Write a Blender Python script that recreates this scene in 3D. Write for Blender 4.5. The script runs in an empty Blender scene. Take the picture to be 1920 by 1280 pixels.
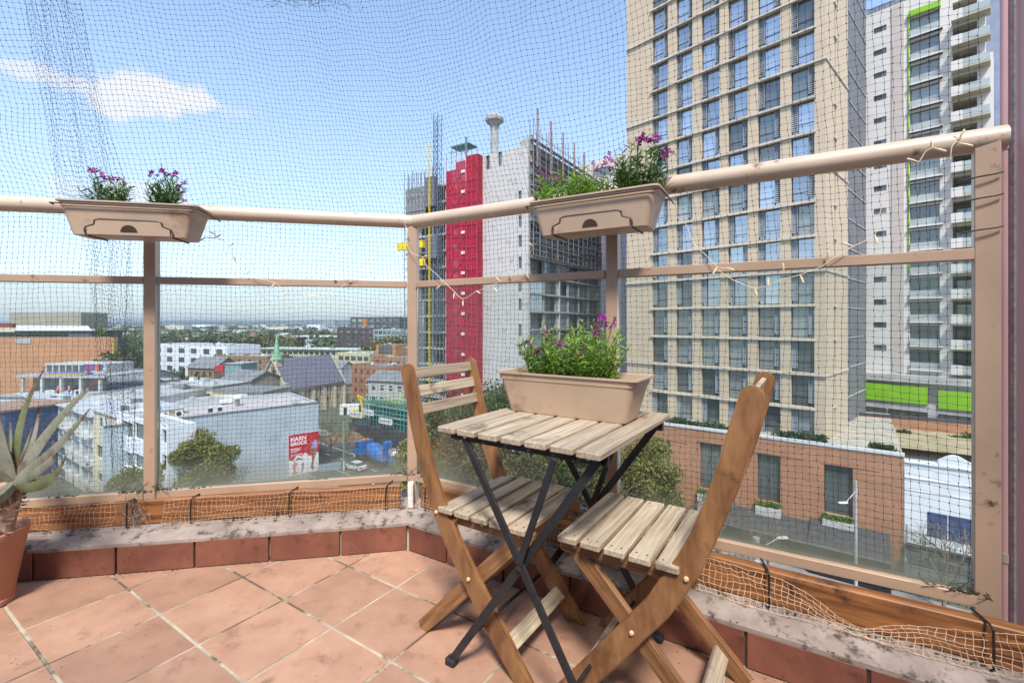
import bpy, bmesh, math, random
from mathutils import Vector, Matrix, noise as mnoise
R = math.radians
random.seed(7)
sc = bpy.context.scene
col = sc.collection
F = 870.0; CX = 960.0; HY = 605.0
# ---------------------------------------------------------------- camera
cam_d = bpy.data.cameras.new('camera'); cam = bpy.data.objects.new('camera', cam_d); col.objects.link(cam)
cam.location = (0, 0, 1.0); cam.rotation_euler = (R(90), 0, 0)
cam_d.sensor_width = 36.0; cam_d.lens = 36.0*F/1920; cam_d.shift_y = -35/1920
cam_d.clip_start = 0.05; cam_d.clip_end = 30000
sc.camera = cam
# ---------------------------------------------------------------- world and sun
SUN_EL, SUN_AZ = 54.0, 178.0        # azimuth the light comes from, degrees clockwise from +Y
w = bpy.data.worlds.new('World'); sc.world = w; w.use_nodes = True
nt = w.node_tree; nt.nodes.clear()
def N(tree, t, **k):
    n = tree.nodes.new(t)
    for a, b in k.items(): setattr(n, a, b)
    return n
def build_world():
    L = nt.links.new
    sky = N(nt, 'ShaderNodeTexSky', sky_type='NISHITA', sun_disc=False)
    sky.sun_elevation = R(SUN_EL); sky.sun_rotation = R(SUN_AZ)
    sky.air_density = 1.0; sky.dust_density = .4; sky.ozone_density = 1.6; sky.altitude = 30
    tc = N(nt, 'ShaderNodeTexCoord'); 
    nz = N(nt, 'ShaderNodeTexNoise'); nz.inputs['Scale'].default_value = 12; nz.inputs['Detail'].default_value = 7; nz.inputs['Roughness'].default_value = .6
    L(tc.outputs['Generated'], nz.inputs['Vector'])
    prev = None
    def blob(px, py, rx, ry, prev, amt=1.0):
        d = Vector(((px-CX)/F, 1, (HY-py)/F)); d.normalize()
        e1 = Vector((d.y, -d.x, 0)).normalized(); e2 = e1.cross(d)
        def dot(v):
            n = N(nt, 'ShaderNodeVectorMath', operation='DOT_PRODUCT'); n.inputs[1].default_value = v
            L(tc.outputs['Generated'], n.inputs[0]); return n.outputs['Value']
        def mth(op, a, b=None, c=None):
            n = N(nt, 'ShaderNodeMath', operation=op)
            for i, x in enumerate((a, b, c)):
                if x is None: continue
                if isinstance(x, (int, float)): n.inputs[i].default_value = x
                else: L(x, n.inputs[i])
            return n.outputs[0]
        a = mth('DIVIDE', dot(e1), rx/F*.85); b = mth('DIVIDE', dot(e2), ry/F*.85)
        q = mth('ADD', mth('MULTIPLY', a, a), mth('MULTIPLY', b, b))
        front = mth('GREATER_THAN', dot(d), .5)
        v = mth('SUBTRACT', 1.0, mth('SQRT', q))
        v = mth('ADD', v, mth('MULTIPLY_ADD', nz.outputs['Fac'], 3.6, -1.72))
        v = mth('MULTIPLY', v, front)
        mr = N(nt, 'ShaderNodeMapRange', interpolation_type='SMOOTHSTEP'); mr.inputs['From Min'].default_value = .0; mr.inputs['From Max'].default_value = .6
        mr.inputs['To Max'].default_value = amt
        L(v, mr.inputs['Value'])
        o = mr.outputs['Result']
        return o if prev is None else mth('MAXIMUM', prev, o)
    prev = blob(240, 196, 42, 28, prev, .85); prev = blob(335, 186, 92, 34, prev, .9)
    prev = blob(85, 142, 58, 17, prev, .65); prev = blob(440, 212, 50, 26, prev, .35)
    prev = blob(235, 360, 95, 26, prev, .6); prev = blob(620, 560, 500, 26, prev, .2)
    mix = N(nt, 'ShaderNodeMix', data_type='RGBA'); 
    L(prev, mix.inputs['Factor'])
    spz = N(nt, 'ShaderNodeSeparateXYZ'); L(tc.outputs['Generated'], spz.inputs[0]); hr = N(nt, 'ShaderNodeMapRange', interpolation_type='SMOOTHSTEP')
    hr.inputs['From Min'].default_value = -.02; hr.inputs['From Max'].default_value = .55; hr.inputs['To Min'].default_value = .68; hr.inputs['To Max'].default_value = .13
    L(spz.outputs['Z'], hr.inputs['Value']); hm_ = N(nt, 'ShaderNodeMix', data_type='RGBA'); L(hr.outputs[0], hm_.inputs['Factor']); L(sky.outputs[0], hm_.inputs['A']); hm_.inputs['B'].default_value = (1.95, 2.25, 2.6, 1)
    L(hm_.outputs['Result'], mix.inputs['A'])
    mix.inputs['B'].default_value = (2.9, 2.9, 3.0, 1)
    bg = N(nt, 'ShaderNodeBackground'); bg.inputs['Strength'].default_value = 0.168
    L(mix.outputs['Result'], bg.inputs['Color'])
    out = N(nt, 'ShaderNodeOutputWorld'); L(bg.outputs[0], out.inputs['Surface'])
build_world()
sd = bpy.data.lights.new('sun', 'SUN'); sun = bpy.data.objects.new('sun', sd); col.objects.link(sun)
sd.energy = 2.7; sd.angle = R(11); sd.color = (1.0, .955, .89)
az = R(SUN_AZ); el = R(SUN_EL)
sdir = Vector((math.sin(az)*math.cos(el), math.cos(az)*math.cos(el), math.sin(el)))   # towards the sun
sun.rotation_euler = sdir.to_track_quat('Z', 'Y').to_euler()
sun.location = sdir*50
sc.view_settings.view_transform = 'Standard'; sc.view_settings.look = 'None'
sc.view_settings.exposure = 1.03; sc.view_settings.gamma = 1.0; sc.view_settings.use_curve_mapping = False
sc.cycles.max_bounces = 8; sc.cycles.transparent_max_bounces = 24; sc.cycles.use_denoising = True

# ---------------------------------------------------------------- helpers: meshes
class MB:
    def __init__(s): s.v = []; s.f = []; s.m = []; s.mi = 0
    def add(s, vs, fs):
        b = len(s.v); s.v += [tuple(x) for x in vs]; s.f += [tuple(b+i for i in f) for f in fs]; s.m += [s.mi]*len(fs); return s
    def box(s, x0, x1, y0, y1, z0, z1):
        return s.add([(x0,y0,z0),(x1,y0,z0),(x1,y1,z0),(x0,y1,z0),(x0,y0,z1),(x1,y0,z1),(x1,y1,z1),(x0,y1,z1)],
                     [(0,3,2,1),(4,5,6,7),(0,1,5,4),(1,2,6,5),(2,3,7,6),(3,0,4,7)])
    def quad(s, a, b, c, d): return s.add([a,b,c,d], [(0,1,2,3)])
    def obox(s, o, u, v, w_):
        o, u, v, w_ = map(Vector, (o, u, v, w_))
        p = [o, o+u, o+u+v, o+v, o+w_, o+u+w_, o+u+v+w_, o+v+w_]
        fs = [(0,3,2,1),(4,5,6,7),(0,1,5,4),(1,2,6,5),(2,3,7,6),(3,0,4,7)]
        if u.cross(v).dot(w_) < 0: fs = [f[::-1] for f in fs]
        return s.add(p, fs)
    def bar(s, a, b, wx, wy=None, up=(0,0,1)):
        a, b = Vector(a), Vector(b); d = (b-a); 
        if d.length < 1e-6: return s
        t = d.normalized(); upv = Vector(up)
        if abs(t.dot(upv)) > .98: upv = Vector((1,0,0))
        e = t.cross(upv).normalized(); g = e.cross(t); wy = wy or wx
        return s.obox(a-e*wx/2-g*wy/2, e*wx, d, g*wy)
    def tube(s, pts, r, n=8, cap=True, closed=False):
        pts = [Vector(p) for p in pts]; rs = r if isinstance(r, (list, tuple)) else [r]*len(pts)
        K = len(pts); vs = []; ref = None
        for i, p in enumerate(pts):
            if closed: t = (pts[(i+1) % K]-pts[i-1])
            else: t = (pts[min(i+1, K-1)]-pts[max(i-1, 0)])
            if t.length < 1e-9: t = Vector((0,0,1))
            t.normalize()
            if ref is None:
                ref = Vector((0,0,1)) if abs(t.z) < .9 else Vector((1,0,0))
            e = t.cross(ref)
            if e.length < 1e-5: e = t.cross(Vector((0,1,0)))
            e.normalize(); g = e.cross(t).normalized(); ref = g
            k = 1.0
            if 0 < i < K-1:
                c = (pts[i]-pts[i-1]).normalized().dot((pts[i+1]-pts[i]).normalized()); k = 1/max(.5, math.sqrt((1+c)/2+1e-9))
            for j in range(n):
                a = 2*math.pi*j/n
                vs.append(p+e*math.cos(a)*rs[i]*k+g*math.sin(a)*rs[i])
        fs = []
        for i in range(K if closed else K-1):
            for j in range(n):
                a = i*n+j; b = i*n+(j+1) % n; i2 = (i+1) % K
                fs.append((a, i2*n+j, i2*n+(j+1) % n, b))
        if cap and not closed: fs.append(tuple(range(n))); fs.append(tuple((K-1)*n+j for j in reversed(range(n))))
        return s.add(vs, fs)
    def lathe(s, prof, n=16, o=(0,0,0), axis='z', mtx=None):
        vs = []; fs = []
        for r, z in prof:
            for j in range(n):
                a = 2*math.pi*j/n; p = Vector((r*math.cos(a), r*math.sin(a), z))
                if mtx: p = mtx @ p
                vs.append(p+Vector(o))
        for i in range(len(prof)-1):
            for j in range(n):
                fs.append((i*n+j, i*n+(j+1) % n, (i+1)*n+(j+1) % n, (i+1)*n+j))
        if prof[0][0] > 1e-6: fs.append(tuple(reversed(range(n))))
        if prof[-1][0] > 1e-6: fs.append(tuple((len(prof)-1)*n+j for j in range(n)))
        return s.add(vs, fs)
    def prism(s, poly, ext, axis='y', at=0.0):
        """poly: 2-D outline (x,z) extruded along y for axis 'y'; (x,y) extruded along z for 'z'; (y,z) along x for 'x'"""
        n = len(poly)
        def P(a, b, c): return {'y': (a, c, b), 'z': (a, b, c), 'x': (c, a, b)}[axis]
        vs = [P(a, b, at) for a, b in poly]+[P(a, b, at+ext) for a, b in poly]
        fs = [tuple(range(n)), tuple(range(2*n-1, n-1, -1))]
        for i in range(n): j = (i+1) % n; fs.append((i, n+i, n+j, j))
        return s.add(vs, fs)
    def build(s, name, mats, parent=None, smooth=False, bevel=0.0, loc=None, rz=0.0, kind=None, fixn=True):
        me = bpy.data.meshes.new(name); me.from_pydata(s.v, [], s.f)
        if not isinstance(mats, (list, tuple)): mats = [mats]
        for m in mats: me.materials.append(m)
        if len(mats) > 1: me.polygons.foreach_set('material_index', s.m)
        if bevel or fixn:
            bm = bmesh.new(); bm.from_mesh(me)
            if fixn: bmesh.ops.recalc_face_normals(bm, faces=bm.faces)
            if bevel:
                bmesh.ops.bevel(bm, geom=[e for e in bm.edges if e.is_manifold and e.calc_face_angle(0) > .5], offset=bevel, segments=2 if smooth else 1, affect='EDGES', clamp_overlap=True)
            bm.to_mesh(me); bm.free()
        if smooth:
            me.polygons.foreach_set('use_smooth', [True]*len(me.polygons))
            if smooth != 'all': me.set_sharp_from_angle(angle=R(38))
        me.update()
        o = bpy.data.objects.new(name, me); col.objects.link(o)
        if parent: o.parent = parent
        if loc is not None: o.location = loc
        o.rotation_euler = (0, 0, rz)
        if kind: o['kind'] = kind
        return o
def tag(o, label, cat=None, group=None):
    o['label'] = label
    if cat: o['category'] = cat
    if group: o['group'] = group
    return o
def empty(name, loc=(0,0,0), rz=0.0, label=None, cat=None, group=None):
    o = bpy.data.objects.new(name, None); col.objects.link(o); o.location = loc; o.rotation_euler = (0,0,rz)
    o.empty_display_size = .1
    if label: tag(o, label, cat, group)
    return o
def inst(name, me, parent=None, loc=(0,0,0), rot=(0,0,0), scale=(1,1,1)):
    o = bpy.data.objects.new(name, me); col.objects.link(o); o.parent = parent
    o.location = loc; o.rotation_euler = rot; o.scale = scale; return o
def copy_tree(o, parent=None):
    c = o.copy(); col.objects.link(c); c.parent = parent
    for ch in list(o.children): copy_tree(ch, c)
    return c
def board(name, p0, p1, wd, th, up, mat, parent, bevel=.0015):
    p0, p1 = Vector(p0), Vector(p1); d = p1-p0; Lg = d.length; x = d.normalized(); z = Vector(up); y = z.cross(x).normalized(); z = x.cross(y)
    m = MB().box(-Lg/2, Lg/2, -wd/2, wd/2, -th/2, th/2); o = m.build(name, mat, parent, bevel=bevel)
    M_ = Matrix((x, y, z)).transposed().to_4x4(); M_.translation = (p0+p1)/2; o.matrix_basis = M_
    return o
def wp(px, py, Y): return Vector(((px-CX)/F*Y, Y, 1+(HY-py)/F*Y))
def wx(px, Y): return Vector(((px-CX)/F*Y, Y))
def zof(py, Y): return 1+(HY-py)/F*Y
def s_on(O, u, px):
    k = (px-CX)/F; return (k*O[1]-O[0])/(u[0]-k*u[1])
# ---------------------------------------------------------------- helpers: materials
_mc = {}
def mat(name, c, rough=.6, var=.12, scale=3.0, stretch=(1,1,1), bump=0.0, metal=0.0, c2=None, mixs=None, rnd=0.0, detail=5, dirt=None, spec=.5, trans=0.0, emit=None, bscale=None, sub=None):
    if name in _mc: return _mc[name]
    m = bpy.data.materials.new(name); m.use_nodes = True; t = m.node_tree; L = t.links.new
    b = t.nodes['Principled BSDF']; b.inputs['Roughness'].default_value = rough; b.inputs['Metallic'].default_value = metal
    b.inputs['Specular IOR Level'].default_value = spec
    tc = N(t, 'ShaderNodeTexCoord'); mp = N(t, 'ShaderNodeMapping'); mp.inputs['Scale'].default_value = stretch
    oi = N(t, 'ShaderNodeObjectInfo'); va = N(t, 'ShaderNodeVectorMath', operation='MULTIPLY_ADD')
    va.inputs[1].default_value = (37, 51, 23); L(oi.outputs['Random'], va.inputs[0]); L(tc.outputs['Object'], va.inputs[2]); L(va.outputs[0], mp.inputs['Vector'])
    nz = N(t, 'ShaderNodeTexNoise'); nz.inputs['Scale'].default_value = scale; nz.inputs['Detail'].default_value = detail; nz.inputs['Roughness'].default_value = .62
    L(mp.outputs[0], nz.inputs['Vector'])
    rp = N(t, 'ShaderNodeMapRange'); rp.inputs['From Min'].default_value = .36; rp.inputs['From Max'].default_value = .64
    L(nz.outputs['Fac'], rp.inputs['Value'])
    mx = N(t, 'ShaderNodeMix', data_type='RGBA'); L(rp.outputs[0], mx.inputs['Factor'])
    ca = tuple(x*(1-var) for x in c[:3])+(1,); cb = tuple(min(1, x*(1+var)) for x in c[:3])+(1,)
    if c2: cb = tuple(c2)+(1,); ca = tuple(c)+(1,)
    mx.inputs['A'].default_value = ca; mx.inputs['B'].default_value = cb; out = mx.outputs['Result']
    if rnd:
        hv = N(t, 'ShaderNodeHueSaturation'); mr = N(t, 'ShaderNodeMapRange'); mr.inputs['To Min'].default_value = 1-rnd; mr.inputs['To Max'].default_value = 1+rnd
        L(oi.outputs['Random'], mr.inputs['Value']); L(mr.outputs[0], hv.inputs['Value']); L(out, hv.inputs['Color']); out = hv.outputs[0]
    if dirt:
        dc, ds, lo, hi = dirt
        n2 = N(t, 'ShaderNodeTexNoise'); n2.inputs['Scale'].default_value = ds; n2.inputs['Detail'].default_value = 8; n2.inputs['Roughness'].default_value = .68
        L(va.outputs[0], n2.inputs['Vector']); r2 = N(t, 'ShaderNodeMapRange', interpolation_type='SMOOTHSTEP'); r2.inputs['From Min'].default_value = lo; r2.inputs['From Max'].default_value = hi
        L(n2.outputs['Fac'], r2.inputs['Value']); m2 = N(t, 'ShaderNodeMix', data_type='RGBA'); L(r2.outputs[0], m2.inputs['Factor']); L(out, m2.inputs['A']); m2.inputs['B'].default_value = tuple(dc)+(1,); out = m2.outputs['Result']
    L(out, b.inputs['Base Color'])
    if bump:
        nb = nz
        if bscale:
            nb = N(t, 'ShaderNodeTexNoise'); nb.inputs['Scale'].default_value = bscale; nb.inputs['Detail'].default_value = 4; L(mp.outputs[0], nb.inputs['Vector'])
        bp = N(t, 'ShaderNodeBump'); bp.inputs['Strength'].default_value = min(1, bump*20); bp.inputs['Distance'].default_value = bump
        L(nb.outputs['Fac'], bp.inputs['Height']); L(bp.outputs[0], b.inputs['Normal'])
    if trans:
        b.inputs['Subsurface Weight'].default_value = 0
        tr = N(t, 'ShaderNodeBsdfTranslucent'); L(out, tr.inputs['Color']); ms = N(t, 'ShaderNodeMixShader'); ms.inputs[0].default_value = trans
        L(b.outputs[0], ms.inputs[1]); L(tr.outputs[0], ms.inputs[2]); L(ms.outputs[0], t.nodes['Material Output'].inputs['Surface'])
    _mc[name] = m; return m
def brickmat(name, c1, c2, mortar, bw=.24, bh=.076, ms=.012, rough=.85, bump=.004):
    if name in _mc: return _mc[name]
    m = bpy.data.materials.new(name); m.use_nodes = True; t = m.node_tree; L = t.links.new; b = t.nodes['Principled BSDF']; b.inputs['Roughness'].default_value = rough
    tc = N(t, 'ShaderNodeTexCoord'); sp = N(t, 'ShaderNodeSeparateXYZ'); L(tc.outputs['Object'], sp.inputs[0])
    ad = N(t, 'ShaderNodeMath', operation='ADD'); L(sp.outputs['X'], ad.inputs[0]); L(sp.outputs['Y'], ad.inputs[1])
    cb = N(t, 'ShaderNodeCombineXYZ'); L(ad.outputs[0], cb.inputs['X']); L(sp.outputs['Z'], cb.inputs['Y'])
    br = N(t, 'ShaderNodeTexBrick'); br.inputs['Color1'].default_value = tuple(c1)+(1,); br.inputs['Color2'].default_value = tuple(c2)+(1,); br.inputs['Mortar'].default_value = tuple(mortar)+(1,)
    br.inputs['Scale'].default_value = 1; br.inputs['Brick Width'].default_value = bw; br.inputs['Row Height'].default_value = bh; br.inputs['Mortar Size'].default_value = ms
    L(cb.outputs[0], br.inputs['Vector'])
    nz = N(t, 'ShaderNodeTexNoise'); nz.inputs['Scale'].default_value = .35; nz.inputs['Detail'].default_value = 6; L(tc.outputs['Object'], nz.inputs['Vector'])
    hv = N(t, 'ShaderNodeHueSaturation'); mr = N(t, 'ShaderNodeMapRange'); mr.inputs['To Min'].default_value = .7; mr.inputs['To Max'].default_value = 1.3; L(nz.outputs['Fac'], mr.inputs['Value']); L(mr.outputs[0], hv.inputs['Value'])
    L(br.outputs['Color'], hv.inputs['Color']); L(hv.outputs[0], b.inputs['Base Color'])
    bp = N(t, 'ShaderNodeBump'); bp.inputs['Strength'].default_value = .6; bp.inputs['Distance'].default_value = bump; bp.invert = True; L(br.outputs['Fac'], bp.inputs['Height']); L(bp.outputs[0], b.inputs['Normal'])
    _mc[name] = m; return m
def glassmat(name, c=(.5,.58,.66), metal=.75, rough=.06, dark=(.03,.04,.045)):
    """window glass of far buildings: dark room behind, strong reflection, slightly uneven per pane"""
    if name in _mc: return _mc[name]
    m = bpy.data.materials.new(name); m.use_nodes = True; t = m.node_tree; L = t.links.new; b = t.nodes['Principled BSDF']
    b.inputs['Roughness'].default_value = rough; b.inputs['Metallic'].default_value = metal
    oi = N(t, 'ShaderNodeObjectInfo'); mx = N(t, 'ShaderNodeMix', data_type='RGBA'); L(oi.outputs['Random'], mx.inputs['Factor'])
    mx.inputs['A'].default_value = tuple(x*.7 for x in c)+(1,); mx.inputs['B'].default_value = tuple(min(1, x*1.15) for x in c)+(1,)
    L(mx.outputs['Result'], b.inputs['Base Color'])
    tc = N(t, 'ShaderNodeTexCoord'); nz = N(t, 'ShaderNodeTexNoise'); nz.inputs['Scale'].default_value = .5; L(tc.outputs['Object'], nz.inputs['Vector'])
    bp = N(t, 'ShaderNodeBump'); bp.inputs['Strength'].default_value = .05; bp.inputs['Distance'].default_value = .05; L(nz.outputs['Fac'], bp.inputs['Height']); L(bp.outputs[0], b.inputs['Normal'])
    _mc[name] = m; return m
def text_mesh(txt, size, mat_, name, parent, loc, rot, ext=.01, sx=1.0, bold=0.0):
    cu = bpy.data.curves.new(name, 'FONT'); cu.body = txt; cu.size = size; cu.extrude = ext; cu.offset = bold; cu.resolution_u = 3
    to = bpy.data.objects.new(name, cu); col.objects.link(to); dg = bpy.context.evaluated_depsgraph_get(); dg.update()
    me = bpy.data.meshes.new_from_object(to.evaluated_get(dg)); bpy.data.objects.remove(to); bpy.data.curves.remove(cu)
    me.materials.clear(); me.materials.append(mat_)
    o = inst(name, me, parent, loc, rot, (sx,1,1)); return o
# ================================================================ BALCONY
m_tile = mat('terracotta_tile', (.455,.262,.172), .55, c2=(.375,.205,.132), scale=7, rnd=.15, bump=.0008, bscale=60, dirt=((.27,.14,.095), 13, .52, .74))
m_grout = mat('grout', (.42,.37,.27), .9, .25, 9, bump=.001, dirt=((.12,.095,.06), 3.0, .50, .58))
m_skirt = mat('skirting_tile', (.24,.088,.055), .5, c2=(.155,.055,.036), scale=6, rnd=.12, bump=.0008, bscale=50, dirt=((.09,.035,.025), 16, .52, .72))
m_ledge = mat('ledge_plaster', (.30,.24,.205), .85, .22, 9, bump=.003, bscale=40, dirt=((.075,.055,.042), 22, .50, .66))
m_beam = mat('stained_pine', (.36,.15,.048), .5, c2=(.14,.05,.016), scale=6, stretch=(.6,9,9), bump=.0008, dirt=((.035,.02,.014), 5, .55, .66))
m_alu = mat('powdercoat_tan', (.42,.285,.195), .42, .07, 5, spec=.5, dirt=((.09,.045,.025), 11, .60, .70))
m_alu_cream = mat('rail_cream', (.60,.46,.34), .34, .07, 4, spec=.5, dirt=((.20,.11,.065), 13, .59, .70))
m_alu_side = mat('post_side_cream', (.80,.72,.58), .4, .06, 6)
m_moss = mat('moss_dirt', (.035,.04,.012), .95, .5, 30, c2=(.07,.06,.03))
m_black = mat('black_plastic', (.012,.012,.012), .45, .3, 8)
m_net = mat('net_cord', (.020,.020,.024), .7, .2, 8)
m_palenet = mat('pale_net_cord', (.62,.43,.30), .7, .2, 8)
m_pink = mat('pink_render', (.72,.42,.41), .7, .06, 2.5, bump=.001, bscale=50)
m_pink_wall = mat('lilac_pink_frame', (.88,.60,.58), .45, .04, 2.5)
m_greyseal = mat('rough_grey_render', (.34,.26,.25), .95, .25, 60, bump=.002)
AN = -33.0
tA = Vector((math.cos(R(AN)), math.sin(R(AN)))); tB = Vector((-tA.y, tA.x)); tP = Vector((-.978, 1.443)); TS = .279
KC = Vector((-.459, 2.047)); kL = Vector((-math.cos(R(10)), -math.sin(R(10)))); kR = Vector((math.cos(R(31.5)), -math.sin(R(31.5))))
nL = Vector((-math.sin(R(10)), math.cos(R(10)))); nR = Vector((math.sin(R(31.5)), math.cos(R(31.5))))       # outward
def kcorner(d):        # corner of the kerb line pushed outward by d
    det = nL.x*nR.y-nL.y*nR.x; a = d+nL.dot(KC); b = d+nR.dot(KC)
    return Vector(((a*nR.y-b*nL.y)/det, (nL.x*b-nR.x*a)/det))
def clip(poly, n, c):   # keep n.p <= c
    out = []
    for i in range(len(poly)):
        p, q = poly[i], poly[(i+1) % len(poly)]; a, b = n.dot(p)-c, n.dot(q)-c
        if a <= 0: out.append(p)
        if a*b < 0: out.append(p+(q-p)*(a/(a-b)))
    return out
floor = MB().add([(-4,-1.0,-.0025),(3.2,-1.0,-.0025),(3.2,.2,-.0025),(-.40,2.15,-.0025),(-4,1.5,-.0025),(-4,-1.0,-.2),(3.2,-1.0,-.2),(3.2,.2,-.2),(-.40,2.15,-.2),(-4,1.5,-.2)],
    [(0,1,2,3,4),(9,8,7,6,5),(0,5,6,1),(1,6,7,2),(2,7,8,3),(3,8,9,4),(4,9,5,0)]).build('floor', m_grout, kind='structure')
g = .005
for i in range(-12, 12):
    for j in range(-7, 5):
        o_ = tP+tA*(i*TS)+tB*(j*TS)
        p = [o_+tA*g+tB*g, o_+tA*(TS-g)+tB*g, o_+tA*(TS-g)+tB*(TS-g), o_+tA*g+tB*(TS-g)]
        c = sum(p, Vector((0,0)))/4
        if c.y < -.2 or abs(c.x) > 2.9: continue
        p = clip(p, nL, nL.dot(KC)-.004); p = clip(p, nR, nR.dot(KC)-.004) if p else p
        if len(p) < 3: continue
        ar = sum(p[k].x*p[(k+1) % len(p)].y-p[(k+1) % len(p)].x*p[k].y for k in range(len(p)))
        if ar < .001: continue
        dz = random.uniform(-.0006, .0006)
        c = sum(p, Vector((0,0)))/len(p)
        t = MB().prism([(q.x-c.x, q.y-c.y) for q in p], .014, 'z', -.0135+dz).build('tile', m_tile, floor, bevel=.0016, loc=(c.x, c.y, 0))
# skirting kerb
kerb = empty('kerb', (0,0,0)); kerb['kind'] = 'structure'
MB().add([(*(KC+kL*3+nL*.012),-.01),(*(kcorner(.012)),-.01),(*(KC+kR*2.6+nR*.012),-.01),(*(KC+kL*3+nL*.012),.108),(*kcorner(.012),.108),(*(KC+kR*2.6+nR*.012),.108)]+
    [(*(KC+kL*3+nL*.25),-.01),(*(kcorner(.25)),-.01),(*(KC+kR*2.6+nR*.25),-.01),(*(KC+kL*3+nL*.25),.108),(*kcorner(.25),.108),(*(KC+kR*2.6+nR*.25),.108)],
    [(0,1,4,3),(1,2,5,4),(3,4,10,9),(4,5,11,10),(6,9,10,7),(7,10,11,8),(0,3,9,6),(2,8,11,5),(0,6,7,1),(1,7,8,2)]).build('kerb_core', m_grout, kerb)
def skirt(dr, n, a, b):
    p0 = KC+dr*(a+.004); p1 = KC+dr*(b-.004); mid = (p0+p1)/2
    m = MB(); Lh = (p1-p0).length/2
    m.box(-Lh, Lh, -.004, .012, .001, .108+random.uniform(-.0015,.0015))
    m.build('tile', m_skirt, kerb, bevel=.002, loc=(*mid, 0), rz=math.atan2(-n.x, n.y))
for k in range(10): skirt(kL, nL, max(.003, .284*k), .284*(k+1))
js = [.004,.22,.50,.78,1.06,1.335,1.62,1.9,2.18,2.46]
for a, b in zip(js, js[1:]): skirt(kR, nR, a, b)
# sloping plaster ledge on top of the kerb
prof = [(-.004,.107),(-.004,.119),(.02,.127),(.096,.150),(.20,.152),(.30,.150),(.30,-.3)]
def ledge_pts(side, s, prof_):
    out = []
    for d, z in prof_:
        if side == 0: q = kcorner(d)
        elif side < 0: q = kcorner(d)+kL*s
        else: q = kcorner(d)+kR*s
        out.append(Vector((q.x, q.y, z)))
    return out
m = MB(); st = [(-1, 3.0-i*.06) for i in range(50)]+[(0, 0)]+[(1, .06+i*.06) for i in range(40)]
base = 0; n_ = len(prof)
for sd_, s in st:
    for q in ledge_pts(sd_, s, prof):
        k = mnoise.noise(q*9)*.0022+mnoise.noise(q*33)*.0012; q = q+Vector((0,0,k if q.z > .1 else 0)); m.v.append(tuple(q))
for i in range(len(st)-1):
    for j in range(n_-1): m.f.append((i*n_+j, (i+1)*n_+j, (i+1)*n_+j+1, i*n_+j+1)); m.m.append(0)
lg = m.build('parapet_ledge', m_ledge, smooth=True); lg['kind'] = 'structure'
# moss and dirt crumbs along ledge and lower rail
m = MB()
def crumb(mb, c, r):
    a = random.random()*6; vs = []
    for k in range(5): vs.append(c+Vector((math.cos(a+k*1.257)*r*random.uniform(.6,1.5), math.sin(a+k*1.257)*r*random.uniform(.6,1.5), random.uniform(0,.3)*r)))
    vs.append(c+Vector((0,0,r*random.uniform(.4,1))))
    mb.add(vs, [(0,1,5),(1,2,5),(2,3,5),(3,4,5),(4,0,5)])
for k in range(620):
    if random.random() < .5: q = kcorner(random.choice((.0,.005,.088,.092,.082)))+kL*(random.random()**1.3*1.9)
    else: q = kcorner(random.choice((.0,.004,.086,.092,.082)))+kR*(random.random()*2.1)
    if mnoise.noise(Vector((q.x*3, q.y*3, 0))) < -.12: continue
    dd = min(abs((q-KC).dot(nL)), abs((q-KC).dot(nR)))
    crumb(m, Vector((q.x, q.y, .119 if dd < .03 else .149)), random.uniform(.0012,.0045))
cr = m.build('moss_crumbs', m_moss, kind='stuff'); tag(cr, 'dark crumbs of dirt and moss lying along the plaster ledge', 'moss')
m = MB(); gr = random.Random(4)
for k in range(260):
    x, y = gr.uniform(-1.9,1.2), gr.uniform(1.0,2.0); q = Vector((x,y))
    if nL.dot(q) > nL.dot(KC)-.01 or nR.dot(q) > nR.dot(KC)-.01: continue
    crumb(m, Vector((x,y,.0008)), gr.uniform(.0006,.0022))
for k in range(260):
    q = (KC+kL*gr.random()*1.9 if k % 2 else KC+kR*gr.random()*1.6)-(nL if k % 2 else nR)*abs(gr.gauss(.004,.012)); crumb(m, Vector((q.x,q.y,.0008)), gr.uniform(.0008,.003))
o = m.build('floor_grit', m_moss, kind='stuff'); tag(o, 'specks of dark grit scattered over the floor tiles', 'grit')
# timber planks on the ledge
def plank(d0, side, s0, s1, label, zt=.252):
    a = (kcorner(d0)+(kL if side < 0 else kR)*s0); b = kcorner(d0)+(kL if side < 0 else kR)*s1; n = nL if side < 0 else nR
    if side < 0: a, b = b, a
    mid = (a+b)/2+n*.02; Lg = (b-a).length; mb = MB(); K = 40
    for i in range(K+1):
        x = -Lg/2+Lg*i/K; wv = mnoise.noise(Vector((x*3+s0*9, 1, 0)))*.0035
        for (yy, zz) in ((-.02, -.05), (.02, -.05), (.02, .05), (-.02, .05)): mb.v.append((x, yy, zz+(wv if zz > 0 else 0)))
    for i in range(K):
        for j in range(4): mb.f.append((i*4+j, (i+1)*4+j, (i+1)*4+(j+1) % 4, i*4+(j+1) % 4)); mb.m.append(0)
    mb.f += [(0,1,2,3), (K*4+3,K*4+2,K*4+1,K*4)]; mb.m += [0,0]
    o = mb.build('timber_plank', m_beam, bevel=.003, loc=(mid.x, mid.y, (.150+zt)/2+.001), rz=math.atan2((b-a).y, (b-a).x))
    return tag(o, label, 'plank', 'timber planks along the foot of the railing')
plank(.096, -1, 1.17, 2.9, 'brown timber plank behind pale netting beside the aloe pot')
plank(.096, -1, .075, 1.155, 'brown timber plank on the left ledge between the middle and corner posts')
plank(.096, 1, .02, 2.22, 'long brown timber plank on the right ledge ending at the pink wall')
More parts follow.
